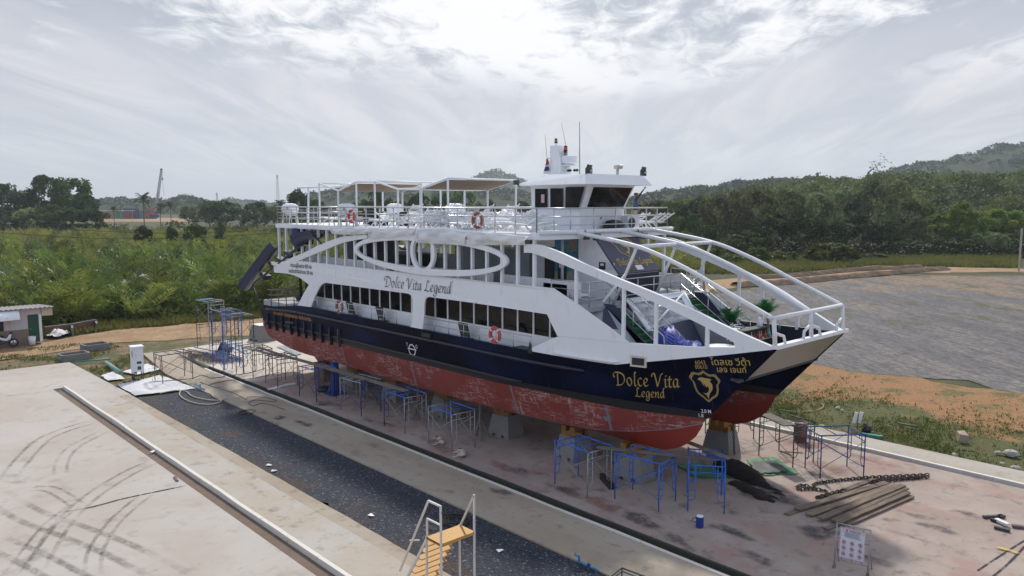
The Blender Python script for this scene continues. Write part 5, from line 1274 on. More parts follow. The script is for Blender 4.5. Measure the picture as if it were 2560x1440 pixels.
# blue water jug
t = thing('water_jug', 'blue insulated water jug with a white lid standing alone on the slab', 'water jug', tuple(G(1749, 1318))); q = MB(); q.lathe([(0.115, 0), (0.125, 0.02), (0.125, 0.30), (0.132, 0.31), (0.132, 0.35), (0.125, 0.37)], (0, 0, 0), 20); q.build('body', paint('jug_blue', (0.01, 0.045, 0.27), 0.35), t, True)
q = MB(); q.lathe([(0.118, 0.372), (0.112, 0.40), (0.02, 0.405)], (0, 0, 0), 20); q.build('lid', WHITE, t, True)
q = MB(); q.tube([(-0.09, -0.10, 0.33), (-0.17, -0.15, 0.30), (-0.19, -0.17, 0.22), (-0.14, -0.12, 0.17), (-0.09, -0.09, 0.18)], 0.012, 6); q.build('handle', BLACK, t, True)
# notice sign on a pipe frame
sa, sb = G(2085, 1419), G(2169, 1441); ang = math.atan2(sb.y - sa.y, sb.x - sa.x)
t = thing('notice_sign', 'white notice board with nine round prohibition signs, laced in a pipe frame', 'sign', tuple(sa), ang); W = (sb - sa).length
tilt = lambda u, v, o=0.0: (u, v * 0.10 + o, v)
q = MB(); q.tube([tilt(0, 0.04), tilt(0, 1.34)], 0.022, 6); q.tube([tilt(W, 0.04), tilt(W, 1.34)], 0.022, 6); q.tube([tilt(0, 1.32), tilt(W, 1.32)], 0.02, 6); q.tube([tilt(0, 0.28), tilt(W, 0.28)], 0.018, 6); q.tube([(0.0, 0.55, 0.0), tilt(0, 0.95)], 0.018, 6); q.tube([(W, 0.55, 0.0), tilt(W, 0.95)], 0.018, 6); q.build('frame', GALV, t, True)
for x in (0, W):
    q = MB(); q.box((x, 0.0, 0.05), (0.07, 0.10, 0.10)); q.build('foot', PLANKG, t)
q = MB(); x0, x1 = 0.10, W - 0.12
q.quad(tilt(x0, 0.36, -0.01), tilt(x1, 0.36, -0.01), tilt(x1, 1.24, -0.01), tilt(x0, 1.24, -0.01)); bd = q.build('board', paint('sign_white', (0.60, 0.60, 0.66), 0.55, var=0.03), t)
SRED, SINK = paint('sign_red', (0.45, 0.02, 0.05), 0.6), paint('sign_ink', (0.03, 0.03, 0.05), 0.6)
bw = x1 - x0; P2 = lambda u, v, o=-0.016: tilt(x0 + u * bw, 0.36 + v * 0.88, o)
q = MB()
for u0, v0, u1, v1 in ((0.015, 0.01, 0.985, 0.016), (0.015, 0.984, 0.985, 0.99), (0.015, 0.01, 0.023, 0.99), (0.977, 0.01, 0.985, 0.99), (0.10, 0.955, 0.93, 0.961), (0.10, 0.875, 0.93, 0.881), (0.10, 0.875, 0.108, 0.961), (0.922, 0.875, 0.93, 0.961)): q.quad(P2(u0, v0), P2(u1, v0), P2(u1, v1), P2(u0, v1))
q.quad(P2(0.26, 0.885), P2(0.31, 0.92), P2(0.26, 0.955), P2(0.21, 0.92))
for r in range(3):
    for c_ in range(3):
        cu, cv = 0.18 + 0.32 * c_, 0.53 - 0.19 * r; ru, rv = 0.085, 0.062
        for k in range(16):
            a0, a1 = 2 * PI * k / 16, 2 * PI * (k + 1) / 16
            q.quad(*[P2(cu + ru * f * math.cos(a), cv + rv * f * math.sin(a)) for f, a in ((0.78, a0), (1, a0), (1, a1), (0.78, a1))])
        q.quad(P2(cu - ru * 0.62, cv + rv * 0.5), P2(cu + ru * 0.5, cv - rv * 0.62), P2(cu + ru * 0.62, cv - rv * 0.5), P2(cu - ru * 0.5, cv + rv * 0.62))
q.build('red_print', SRED, bd)
q = MB(); rg = random.Random(3)
for k, v in enumerate((0.85, 0.825, 0.80, 0.775, 0.75, 0.725, 0.70)):
    u = 0.16 + rg.random() * 0.05
    while u < 0.86 - rg.random() * 0.15: w_ = rg.uniform(0.03, 0.09); q.quad(P2(u, v, -0.017), P2(u + w_, v, -0.017), P2(u + w_, v + 0.009, -0.017), P2(u, v + 0.009, -0.017)); u += w_ + 0.012
for u in np.arange(0.37, 0.78, 0.045): q.quad(P2(u, 0.905, -0.017), P2(u + 0.035, 0.905, -0.017), P2(u + 0.035, 0.93, -0.017), P2(u, 0.93, -0.017))
for r in range(3):
    for c_ in range(3):
        cu, cv = 0.18 + 0.32 * c_, 0.53 - 0.19 * r
        q.quad(P2(cu - 0.035, cv - 0.028, -0.0155), P2(cu + 0.03, cv - 0.03, -0.0155), P2(cu + 0.02, cv + 0.03, -0.0155), P2(cu - 0.02, cv + 0.024, -0.0155))
        q.quad(P2(cu - 0.1, cv - 0.085, -0.017), P2(cu + 0.1, cv - 0.085, -0.017), P2(cu + 0.1, cv - 0.079, -0.017), P2(cu - 0.1, cv - 0.079, -0.017))
q.build('dark_print', SINK, bd)
q = MB()
for u, v in ((0.2, 1.32), (0.5, 1.32), (0.8, 1.32), (0.2, 0.28), (0.5, 0.28), (0.8, 0.28)): q.tube([tilt(u * W, v), tilt(u * W, 1.23 if v > 1 else 0.37, -0.012)], 0.006, 4)
for v in (0.55, 0.9): q.tube([tilt(0, v), tilt(x0 + 0.02, v, -0.012)], 0.006, 4); q.tube([tilt(W, v), tilt(x1 - 0.02, v, -0.012)], 0.006, 4)
q.build('lacing', BLACK, t)

# rolling platform stairs in the foreground
ZP = 1.95
c0 = G(1101, 1361, ZP); c1 = G(1183, 1327, ZP); wy = c1.y - c0.y; lx = 0.62
t = thing('platform_stairs', 'yellow stepped platform stairs with white handrails at the bottom edge', 'stairs', (c0.x, c0.y, 0))
WP = paint('worn_white_tube', (0.62, 0.60, 0.57), 0.5, var=0.12, dirt=(0.16, 0.10, 0.07), amount=0.8, scale=6)
q = MB(); q.box((-lx / 2, wy / 2, ZP - 0.015), (lx, wy, 0.03)); q.box((-lx / 2, 0.01, ZP - 0.03), (lx, 0.02, 0.08)); q.box((0.01, wy / 2, ZP - 0.03), (0.02, wy, 0.08)); q.build('platform', YELLOW, t)
ns = 7; rise = ZP / (ns + 1); run = 0.155
for k in range(ns):
    q = MB(); q.box((-lx - run * (k + 0.35), wy / 2, ZP - rise * (k + 1)), (0.25, wy - 0.06, 0.03)); q.box((-lx - run * (k + 0.35) - 0.12, wy / 2, ZP - rise * (k + 1) - 0.02), (0.02, wy - 0.06, 0.06)); q.build('step', YELLOW, t)
for y in (0.02, wy - 0.02):
    q = MB(); q.bar((-lx + 0.02, y, ZP - 0.05), (-lx - run * (ns + 0.8), y, 0.03), 0.04, 0.07); q.build('stringer', WP, t)
    q = MB(); q.bar((0, y, 0), (0, y, ZP + 1.02), 0.045, 0.045); q.build('leg', WP, t)
    q = MB(); q.bar((-lx, y, 0), (-lx, y, ZP), 0.045, 0.045); q.build('leg', WP, t)
q = MB(); q.bar((0, 0.02, ZP + 1.0), (-0.52, 0.02, ZP + 1.0), 0.045, 0.045); q.bar((-0.52, 0.02, ZP + 1.0), (-0.52 - run * ns * 1.25, 0.02, 0.55), 0.045, 0.045); q.build('handrail', WP, t)
q = MB(); q.bar((0, 0.02, ZP + 0.5), (-lx + 0.03, 0.02, ZP + 0.5), 0.04, 0.04); q.bar((-lx + 0.03, 0.02, ZP + 0.5), (-lx + 0.03, 0.02, ZP), 0.04, 0.04); q.bar((-lx - 0.32, 0.02, ZP - 0.2), (-lx - 0.75, 0.02, ZP - 0.35), 0.035, 0.035); q.build('guard_rail', WP, t)
q = MB(); q.bar((0, wy - 0.02, ZP + 1.0), (-0.58, wy - 0.02, ZP), 0.045, 0.045); q.build('handrail', WP, t)

# hoses, ropes, cables
def line_thing(name, label, cat, pts, r, mat, closed=False, n=6, group=None):
    P = crom(pts, n, closed); t = wthing(name, label, cat, tuple(P[0]), group); q = MB(); q.tube(P, r, 6, closed=closed); q.build('line' if name != 'hose_coil' else 'hose', mat, t, True); return t
ROPE = paint('pale_rope', (0.48, 0.42, 0.34), 0.9, var=0.15); HOSE = paint('black_hose', (0.022, 0.02, 0.02), 0.6, var=0.3); BHOSE = paint('brown_hose', (0.05, 0.042, 0.038), 0.6, var=0.3)
c_ = G(1137, 1302); rg = random.Random(8); pts = []
for k in range(60):
    a = k * 0.62; r = 0.42 + 0.10 * math.sin(k * 0.37) + rg.uniform(-0.03, 0.03); pts.append((c_.x + r * math.cos(a) * 1.1, c_.y + r * math.sin(a), -0.02 + 0.0025 * k))
line_thing('hose_coil', 'brown hose coiled on the crushed stone behind the platform stairs', 'hose', pts + [(c_.x - 0.9, c_.y + 0.3, 0.02)], 0.018, BHOSE, n=3)
pts = [(G(618, 1030).x + 0.35 * (1 + 0.06 * math.sin(k)) * math.cos(k * 0.6), G(618, 1030).y + 0.42 * math.sin(k * 0.6), -0.03 + 0.002 * k) for k in range(32)]
line_thing('hose_coil', 'thin dark hose coiled flat at the edge of the stone bed', 'hose', pts, 0.014, BHOSE, n=3)
gz = lambda L, z=0.02: [G(px, py, z) for px, py in L]
line_thing('white_rope', 'thick pale rope lying in a long loop on the crushed stone', 'rope', gz([(400, 983), (432, 977), (450, 977), (449, 987), (462, 998), (490, 1008), (525, 1011), (548, 1006), (552, 1000), (532, 990), (530, 980), (528, 972), (540, 975), (562, 990), (564, 996), (545, 1001), (510, 998), (480, 990), (465, 978), (450, 977)], 0.0), 0.035, ROPE)
line_thing('black_cable', 'black cable running from the white tarpaulins across the sandy slab', 'cable', gz([(345, 958), (400, 953), (450, 949), (480, 946), (505, 938), (530, 945), (570, 940), (610, 934), (640, 928), (664, 920)], 0.02), 0.018, HOSE)
line_thing('black_cable', 'looping dark cable lying between the stone bed and the trench', 'cable', gz([(500, 955), (530, 966), (560, 975), (590, 985), (615, 998), (620, 993), (650, 992), (690, 1000), (680, 1004), (640, 1000), (622, 1008), (632, 1014), (660, 1008), (700, 1020), (712, 1024)], 0.015), 0.014, BHOSE)
line_thing('black_cable', 'dark cable crossing the trench from the scaffold tower', 'cable', gz([(520, 963), (560, 953), (610, 948), (640, 944), (700, 930)], 0.03), 0.016, BHOSE)
line_thing('yellow_hose', 'thin tan hose curving through the grass beyond the bow', 'hose', gz([(1945, 1024), (1990, 1029), (2035, 1027), (2058, 1018), (2055, 1010), (2045, 1008)], -0.05), 0.03, paint('tan_hose', (0.42, 0.28, 0.13), 0.7))
BPVC = paint('blue_pipe', (0.02, 0.20, 0.42), 0.4, var=0.15); TEAL = paint('teal_pipe', (0.03, 0.22, 0.20), 0.5, var=0.25)
t = wthing('water_pipe', 'bright blue water pipe with a tap at the end of the stone bed', 'pipe', tuple(G(1450, 1400))); q = MB(); q.tube([G(1437, 1386, 0.3), G(1448, 1391, 0.3), G(1448, 1403, 0.1), G(1458, 1410, 0.05), G(1480, 1419, 0.05), G(1491, 1423, 0.05), G(1491, 1434, -0.1)], 0.035, 8); q.build('pipe', BPVC, t, True)
q = MB(); q.tube([G(1435, 1385, 0.3), G(1441, 1379, 0.34)], 0.012, 6); q.build('tap_handle', REDP, t); q = MB(); q.lathe([(0.05, 0), (0.06, 0.03), (0.05, 0.08)], tuple(G(1472, 1415, 0.06)), 10); q.build('valve', DBLUE, t)
t = wthing('water_pipe', 'teal blue pipe and valve lying at the corner of the white tarpaulin', 'pipe', tuple(G(495, 965))); q = MB(); q.tube([G(484, 960, 0.1), G(497, 964, 0.1), G(505, 972, 0.08), G(512, 974, 0.05)], 0.04, 6); q.tube([G(500, 962, 0.25), G(501, 968, 0.05)], 0.03, 6); q.build('pipe', BPVC, t)
line_thing('green_pipe', 'long thin green pipe lying behind the cabinet in the dirt', 'pipe', gz([(186, 905), (278, 897)], 0.05), 0.05, TEAL)
line_thing('green_pipe', 'thick pale green pipe pointing at the electrical cabinet', 'pipe', gz([(265, 906), (299, 930)], 0.1), 0.13, paint('pale_green_pipe', (0.18, 0.34, 0.29), 0.5, var=0.25))
line_thing('green_pipe', 'dark grey pipe lying in the grass right of the far scaffold', 'pipe', gz([(2245, 1058), (2298, 1068)], 0.0), 0.05, paint('dull_green_pipe', (0.10, 0.13, 0.10), 0.7))
t = wthing('metal_frame', 'dark green steel frame lying at the bottom edge beside the blue pipe', 'frame', tuple(G(1560, 1425))); q = MB(); z = 0.35
q.tube([G(1522, 1446, z), G(1555, 1420, z), G(1625, 1446, z)], 0.025, 6); q.tube([G(1540, 1440, z), G(1556, 1428, z), G(1600, 1446, z)], 0.02, 6)
for px in ((1555, 1420), (1600, 1436)): a = G(*px, z); q.tube([a, (a.x, a.y, 0)], 0.02, 6)
q.build('frame', GREENP, t)

# chains: links laid along a path
def chain(name, label, pts, lk=0.075, r=0.013, mat=None):
    P = crom(pts, 10); d = [0.0]
    for u, v in zip(P, P[1:]): d.append(d[-1] + (v - u).length)
    t = wthing(name, label, 'chain', tuple(P[0])); q = MB(); n = int(d[-1] / (lk * 1.35)); j = 0
    for i in range(n):
        s_ = i * lk * 1.35
        while j < len(P) - 2 and d[j + 1] < s_: j += 1
        c_ = P[j].lerp(P[j + 1], (s_ - d[j]) / max(1e-6, d[j + 1] - d[j])); tg = (P[j + 1] - P[j]).normalized()
        sd_ = tg.cross(Vector((0, 0, 1))); sd_ = sd_.normalized() if sd_.length > 0.1 else Vector((1, 0, 0)); u = sd_ if i % 2 else tg.cross(sd_)
        q.tube([c_ + tg * (lk * math.cos(a)) + u * (lk * 0.55 * math.sin(a)) for a in np.linspace(0, 2 * PI, 9)[:-1]], r, 4, closed=True)
    q.build('links', mat or CHAIN, t, True); return t
CHAIN = paint('rusty_chain', (0.045, 0.028, 0.022), 0.7, var=0.35, dirt=(0.13, 0.06, 0.035), amount=0.5, scale=6)
chain('anchor_chain', 'heavy rusty chain lying in a long double line behind the board pile', gz([(2317, 1187), (2250, 1190), (2180, 1193), (2120, 1198), (2075, 1203), (2036, 1210), (2034, 1220), (2010, 1213), (1994, 1216), (1998, 1222), (2030, 1222), (2060, 1226), (2068, 1233), (2060, 1240), (2042, 1243), (2060, 1238), (2090, 1230), (2120, 1221)], 0.06), 0.105, 0.024)
chain('anchor_chain', 'second heavy chain strand bunched at the right end of the long chain', gz([(2317, 1192), (2270, 1196), (2220, 1201), (2180, 1205), (2200, 1199), (2250, 1194), (2312, 1195)], 0.07), 0.105, 0.024)
chain('hanging_chain', 'thin dark chain hanging straight down from the far hull to the net heap', [PY(1833, 1052, 28.2), PY(1834, 1090, 28.2), PY(1836, 1142, 28.3)], 0.075, 0.016, BLACK)
# dark heap of nets and weed, tarpaulins
def heap(name, label, cat, blobs, mat, seed=1, part='pile'):
    rg = random.Random(seed); c0 = G(*blobs[0][0]); t = wthing(name, label, cat, (c0.x, c0.y, 0)); q = MB()
    for px, rx, ry, hh in blobs:
        c_ = G(*px); n = 14; rings = []; ph = rg.uniform(0, 6)
        for k, (rr, zz) in enumerate(((1.0, 0.0), (0.9, 0.35), (0.65, 0.75), (0.3, 1.0), (0.02, 1.03))):
            rings.append([(c_.x + rx * rr * (1 + 0.2 * math.sin(3 * a + ph) + rg.uniform(-0.12, 0.12)) * math.cos(a), c_.y + ry * rr * (1 + 0.15 * math.cos(4 * a + ph) + rg.uniform(-0.12, 0.12)) * math.sin(a), hh * (zz + rg.uniform(-0.06, 0.1) * (k > 0 and k < 4))) for a in np.linspace(0, 2 * PI, n + 1)[:-1]])
            rings[-1].append(rings[-1][0])
        q.loft(rings)
    q.build(part, mat, t, True); return t
NETM = paint('dark_net', (0.016, 0.012, 0.010), 0.95, var=0.5, dirt=(0.05, 0.035, 0.028), amount=0.5, scale=5, bumpy=1.0)
heap('net_heap', 'big black heap of nets and rope in front of the far keel block', 'nets', [((1835, 1178), 0.9, 0.6, 0.42), ((1868, 1195), 0.8, 0.5, 0.35), ((1895, 1210), 0.5, 0.3, 0.2)], NETM, 2)
heap('wet_rope', 'black wet rope spread like fingers over the slab', 'rope', [((1850, 1212), 0.5, 0.3, 0.10), ((1880, 1228), 0.6, 0.35, 0.12), ((1905, 1245), 0.4, 0.25, 0.10), ((1925, 1252), 0.22, 0.12, 0.08), ((1925, 1222), 0.45, 0.12, 0.08), ((1945, 1234), 0.25, 0.12, 0.06), ((1862, 1230), 0.16, 0.1, 0.05), ((1930, 1243), 0.28, 0.09, 0.06)], NETM, 3, 'strand')
def cloth(name, label, pxs, mat, amp=0.06, seed=1, z0=0.03, n=12, cat='tarpaulin', corner=None):
    """crumpled sheet over four ground pixels"""
    rg = random.Random(seed); A, B, C_, D = [G(*p_) for p_ in pxs]; t = wthing(name, label, cat, tuple(A)); rows = []; ph = [rg.uniform(0, 6) for _ in range(4)]
    for i in range(n + 1):
        row = []
        for j in range(n + 1):
            u, v = i / n, j / n; p_ = A.lerp(B, u).lerp(D.lerp(C_, u), v)
            z = z0 + amp * (0.5 + 0.35 * math.sin(7 * u + 3 * v + ph[0]) + 0.3 * math.sin(11 * v - 4 * u + ph[1]) + rg.uniform(-0.2, 0.2)); e = min(u, v, 1 - u, 1 - v)
            if e < 0.02: z = z0 + 0.3 * amp * rg.random()
            row.append((p_.x + rg.uniform(-0.05, 0.05), p_.y + rg.uniform(-0.05, 0.05), max(0.004 + z0 * 0.3, z)))
        rows.append(row)
    q = MB(); q.loft(rows); q.build('sheet', mat, t, True); return t
cloth('green_tarp', 'bright green tarpaulin lying in the sun right of the net heap', [(1866, 1150), (1934, 1144), (1998, 1186), (1890, 1192)], GREENT, 0.05, 3)
cloth('dark_mat', 'dark grey mat lying on the green tarpaulin', [(1872, 1160), (1938, 1157), (1974, 1184), (1892, 1189)], DKGREY, 0.04, 4, 0.09, cat='mat')
cloth('green_tarp', 'dark green tarpaulin in the shade behind the narrow blue scaffold', [(1690, 1163), (1760, 1158), (1838, 1198), (1738, 1196)], GREENT, 0.06, 5)
TARPW = paint('white_tarp', (0.62, 0.62, 0.64), 0.6, var=0.1, dirt=(0.3, 0.24, 0.18), amount=0.6, scale=1.5)
cloth('white_tarp', 'large crumpled white tarpaulin spread at the end of the stone bed', [(292, 962), (400, 937), (492, 970), (338, 988)], TARPW, 0.16, 6, -0.05)
cloth('white_tarp', 'white tarpaulin lying behind the electrical cabinet', [(308, 928), (368, 908), (404, 922), (340, 936)], TARPW, 0.12, 7, -0.08)
cloth('white_tarp', 'small white tarpaulin left of the electrical cabinet', [(252, 938), (285, 927), (312, 946), (268, 950)], TARPW, 0.12, 8, -0.08)
cloth('grey_sheets', 'grey roofing sheets stacked flat under the stern', [(692, 868), (722, 864), (755, 886), (738, 890)], paint('grey_sheet', (0.25, 0.27, 0.30), 0.5), 0.03, 9, 0.06, cat='sheets')
cloth('dark_net_pile', 'dark blue net bundle under the scaffold towers', [(538, 882), (560, 870), (585, 876), (570, 886)], paint('blue_net', (0.015, 0.018, 0.05), 0.9, var=0.4), 0.45, 10, 0.05, cat='nets')
cloth('white_strip', 'narrow white plastic strip lying along the trench', [(668, 972), (738, 957), (740, 961), (672, 976)], WHITE, 0.04, 11, 0.02, cat='plastic sheet')
t = wthing('grey_sheet', 'long pale metal sheet lying behind the scaffold towers', 'sheet metal', tuple(G(560, 855))); q = MB(); q.add([G(552, 852, 0.06), G(568, 850, 0.06), G(628, 880, 0.06), G(614, 884, 0.06)], [(0, 3, 2, 1)]); q.build('sheet', paint('pale_sheet', (0.42, 0.47, 0.52), 0.4, var=0.1), t)
# electrical cabinet
a = G(345, 947); t = thing('electrical_cabinet', 'white electrical cabinet standing on four legs between the tarpaulins', 'cabinet', tuple(a), -0.12); q = MB(); q.box((0, 0, 1.25), (0.66, 0.62, 1.5)); q.build('body', WHITE2, t)
q = MB(); q.box((0, 0, 2.02), (0.76, 0.72, 0.05)); q.build('roof', WHITE, t)
for x in (-0.28, 0.28):
    for y in (-0.26, 0.26):
        q = MB(); q.bar((x, y, -0.1), (x, y, 0.5), 0.05, 0.05); q.build('leg', GREENP, t)
q = MB(); q.box((0.30, -0.315, 1.6), (0.14, 0.01, 0.4)); q.box((0.335, 0.05, 1.05), (0.01, 0.25, 0.14)); q.box((0.335, 0.05, 0.72), (0.01, 0.2, 0.2)); q.build('vent', DKGREY, t)
t2 = wthing('cable_bundle', 'black cables hanging under the electrical cabinet', 'cable', tuple(a)); q = MB()
for k in range(4): q.tube([a + Vector((0.2 - 0.06 * k, -0.1, 0.55)), a + Vector((0.3 - 0.12 * k, -0.2 - 0.05 * k, 0.1)), a + Vector((0.6, -0.5 + 0.2 * k, -0.02))], 0.02, 5)
q.build('cable', HOSE, t2)
# open concrete boxes in the dirt
for lab, px, lx_, ly_ in (('open concrete inspection box near the dirt road', (238, 870), 1.2, 1.6), ('open concrete inspection box with a red rim inside near the apron', (185, 895), 1.1, 1.7)):
    a = G(*px); t = thing('inspection_box', lab, 'concrete box', tuple(a), 0.1); q = MB(); h_ = 0.35
    for x in (-lx_ / 2, lx_ / 2): q.box((x, 0, h_ / 2 - 0.1), (0.12, ly_, h_ + 0.2))
    for y in (-ly_ / 2, ly_ / 2): q.box((0, y, h_ / 2 - 0.1), (lx_ - 0.12, 0.12, h_ + 0.2 - 0.004))
    q.build('walls', BLOCKC, t); q = MB(); q.box((0, 0, 0.05), (lx_ - 0.1, ly_ - 0.1, 0.02)); q.build('bottom', TRENCH if 'rim' not in lab else paint('red_rim', (0.16, 0.05, 0.045), 0.8), t)
# brick walls of an unfinished bed, left
BRICK = paint('raw_brick', (0.16, 0.085, 0.065), 0.9, var=0.3, dirt=(0.3, 0.25, 0.2), amount=0.4, scale=3)
for lab, pa, pb in (('low brick wall nearest the hut', (112, 838), (180, 830)), ('low brick wall at the right with a pale cap', (180, 830), (240, 818))):
    a, b_ = G(*pa), G(*pb); t = wthing('low_wall', lab, 'wall', tuple(a)); q = MB(); q.bar(a + Vector((0, 0, 0.2)), b_ + Vector((0, 0, 0.2)), 0.18, 0.9); q.build('bricks', BRICK, t); q = MB(); q.bar(a + Vector((0, 0, 0.68)), b_ + Vector((0, 0, 0.68)), 0.22, 0.05); q.build('cap', BLOCKC, t)
    q = MB(); q.bar(b_ + Vector((0, 0, 0.2)), b_ + Vector((1.1, -0.2, 0.1)), 0.15, 0.8); q.build('pier', BLOCKC, t)
cloth('white_sack', 'pale sacks lying in the grass in front of the low brick wall', [(114, 842), (140, 834), (182, 832), (150, 844)], TARPW, 0.4, 12, 0.05, cat='sacks')
# hut
XW = -67.7
hy = lambda px, py: PX(px, py, XW)
t = wthing('work_hut', 'pale pink site hut with a green door and corrugated roof', 'hut', (XW - 2, 8.0, 0)); ye = hy(105, 820).y; yd0, yd1 = hy(71, 820).y, hy(97, 820).y; zt = hy(60, 772).z
HPINK = paint('hut_pink', (0.60, 0.50, 0.53), 0.7, var=0.06, dirt=(0.4, 0.33, 0.32), amount=0.4); HGREY = paint('hut_panel', (0.50, 0.50, 0.53), 0.6, var=0.05); HBRICK = paint('hut_blockwork', (0.24, 0.19, 0.15), 0.9, var=0.25, dirt=(0.13, 0.1, 0.08), amount=0.6, scale=3)
q = MB(); q.bb(XW - 4.5, XW, -2, ye, 0.0, zt - 0.34); q.bb(XW - 0.25, XW - 0.001, -2, ye - 0.002, zt - 0.34, zt - 0.02); q.build('wall', HPINK, t)
q = MB(); q.bb(XW, XW + 0.03, hy(25, 820).y, yd0 - 0.05, 1.1, zt - 0.75); q.build('panel', HGREY, t)
q = MB(); q.bb(XW, XW + 0.08, -2, yd0 - 0.05, -0.15, 1.15); q.build('block_base', HBRICK, t)
q = MB(); q.bb(XW + 0.0, XW + 0.06, yd0, yd1, 0.12, 2.22); dr = q.build('door', paint('hut_green', (0.012, 0.075, 0.045), 0.5), t); q = MB(); q.lathe([(0.04, 0), (0.05, 0.06)], (XW + 0.07, yd0 + 0.12, 1.1), 8); q.build('handle', STEEL, dr)
q = MB(); q.bb(XW, XW + 0.05, yd1 + 0.03, ye, 0.1, 2.2); q.build('door_frame', WHITE, t)
q = MB(); q.bb(XW - 0.1, XW + 0.04, -2, hy(9, 820).y, 0.95, 2.0); q.build('window', BLACK, t)
q = MB(); rows = []
for x, z in ((XW - 5.0, zt - 0.30), (XW + 0.45, zt + 0.05)): rows.append([(x, y, z + 0.04 * math.sin(y * 20)) for y in np.arange(-2.2, ye + 0.9, 0.08)])
q.loft(rows); q.build('roof', paint('hut_roof', (0.42, 0.40, 0.40), 0.5, metal=0.3, var=0.2), t)
q = MB(); q.bb(XW - 0.2, XW + 0.1, ye + 0.02, ye + 0.75, zt - 0.65, zt - 0.02); q.build('eave_panel', paint('cream_board', (0.55, 0.48, 0.38), 0.7), t)
q = MB(); rows = [[(XW + 0.9 * math.sin(a) * (1 - 0.2 * abs(k - 3) / 3), hy(0, 820).y + 0.9 - 0.4 * k + 0.3, 2.35 + 0.75 * math.cos(a) - 0.4) for a in np.linspace(0.2, 1.5, 6)] for k in range(7)]; q.loft(rows); q.build('awning', WHITE, t, True)
a = hy(77, 856); t = thing('bucket', 'white plastic bucket standing beside the green hut door', 'bucket', (XW + 0.5, a.y, 0)); q = MB(); q.lathe([(0.2, 0), (0.26, 0.62), (0.24, 0.62), (0.19, 0.06)], (0, 0, 0), 14); q.build('tub', WHITE2, t, True)
# motorcycle parked at the hut
a = G(10, 868); t = thing('motorcycle', 'black and white motorcycle parked in front of the hut', 'motorcycle', tuple(a), PI * 0.42)
def wheel(x):
    q = MB(); M = Matrix.Rotation(PI / 2, 3, 'X'); q.tube([(x + 0.27 * math.cos(a_), 0, 0.29 + 0.27 * math.sin(a_)) for a_ in np.linspace(0, 2 * PI, 21)[:-1]], 0.05, 8, closed=True); w_ = q.build('wheel', BLACK, t, True); q = MB(); q.lathe([(0.2, -0.02), (0.21, 0.0), (0.2, 0.02)], (x, 0, 0.29), 16, M); q.build('rim', STEEL, w_, True)
wheel(0.62); wheel(-0.60)
q = MB(); q.tube([(-0.62, 0, 0.75), (-0.25, 0, 0.72), (0.1, 0, 0.5), (0.35, 0, 0.62), (0.48, 0, 0.95)], [0.1, 0.14, 0.12, 0.13, 0.09], 8); q.build('body', WHITE, t, True)
q = MB(); q.tube([(-0.65, 0, 0.83), (-0.3, 0, 0.82), (0.02, 0, 0.74)], [0.1, 0.13, 0.1], 8); q.build('seat', BLACK, t, True)
q = MB(); q.tube([(0.62, 0.06, 0.29), (0.48, 0.05, 0.98)], 0.03, 6); q.tube([(0.62, -0.06, 0.29), (0.48, -0.05, 0.98)], 0.03, 6); q.tube([(0.42, -0.35, 1.05), (0.46, 0, 1.0), (0.42, 0.35, 1.05)], 0.025, 6); q.build('handlebar', DKGREY, t, True)
q = MB(); q.lathe([(0.03, 0), (0.11, 0.06), (0.12, 0.12), (0.09, 0.2), (0.02, 0.22)], (0.5, 0, 0.9), 12); q.build('headlight', DKGREY, t, True); q = MB(); q.box((-0.05, 0, 0.36), (0.4, 0.22, 0.26)); q.build('engine', DKGREY, t)
# odds and ends in the grass and on the slab, right
a = G(2000, 1104); t = thing('steel_drum', 'reddish brown steel drum behind the far scaffold', 'drum', tuple(a)); q = MB(); q.lathe([(0.28, 0), (0.29, 0.02), (0.28, 0.3), (0.295, 0.31), (0.28, 0.33), (0.28, 0.6), (0.295, 0.61), (0.28, 0.63), (0.28, 0.9), (0.25, 0.9), (0.25, 0.86)], (0, 0, 0), 18); q.build('drum', paint('drum_paint', (0.16, 0.075, 0.075), 0.6, var=0.3, dirt=(0.35, 0.3, 0.3), amount=0.5), t, True)
a = G(2166, 1082); t = thing('bucket', 'black bucket standing in the grass at the slab edge', 'bucket', (a.x, a.y, -0.06)); q = MB(); q.lathe([(0.17, 0), (0.22, 0.42), (0.20, 0.42), (0.16, 0.04)], (0, 0, 0), 14); q.build('tub', BLACK, t, True); q = MB(); q.tube([(-0.21, 0, 0.4), (-0.12, -0.18, 0.30), (0.12, -0.18, 0.30), (0.21, 0, 0.4)], 0.008, 5); q.build('handle', STEEL, t)
a = G(2143, 1072); t = thing('foam_board', 'two white foam boards stuck upright on a dark stick in the grass', 'board', (a.x, a.y, -0.06), 0.4); q = MB(); q.box((-0.11, 0, 0.58), (0.16, 0.05, 0.55), rot=Matrix.Rotation(0.2, 3, 'Y')); q.box((0.11, 0, 0.62), (0.16, 0.05, 0.55), rot=Matrix.Rotation(0.2, 3, 'Y')); q.build('foam', WHITE, t); q = MB(); q.bar((0, -0.03, 0), (0.02, -0.03, 0.8), 0.03, 0.03); q.build('stick', BLACK, t)
a = G(2170, 1090); t = thing('foam_scrap', 'green and blue scrap of foam beside the black bucket', 'scrap', (a.x, a.y, -0.06), 0.3); q = MB(); q.box((0, 0, 0.08), (0.8, 0.2, 0.16)); q.box((0.45, 0.15, 0.06), (0.3, 0.18, 0.1), rz=0.6); q.build('foam', TEAL, t)
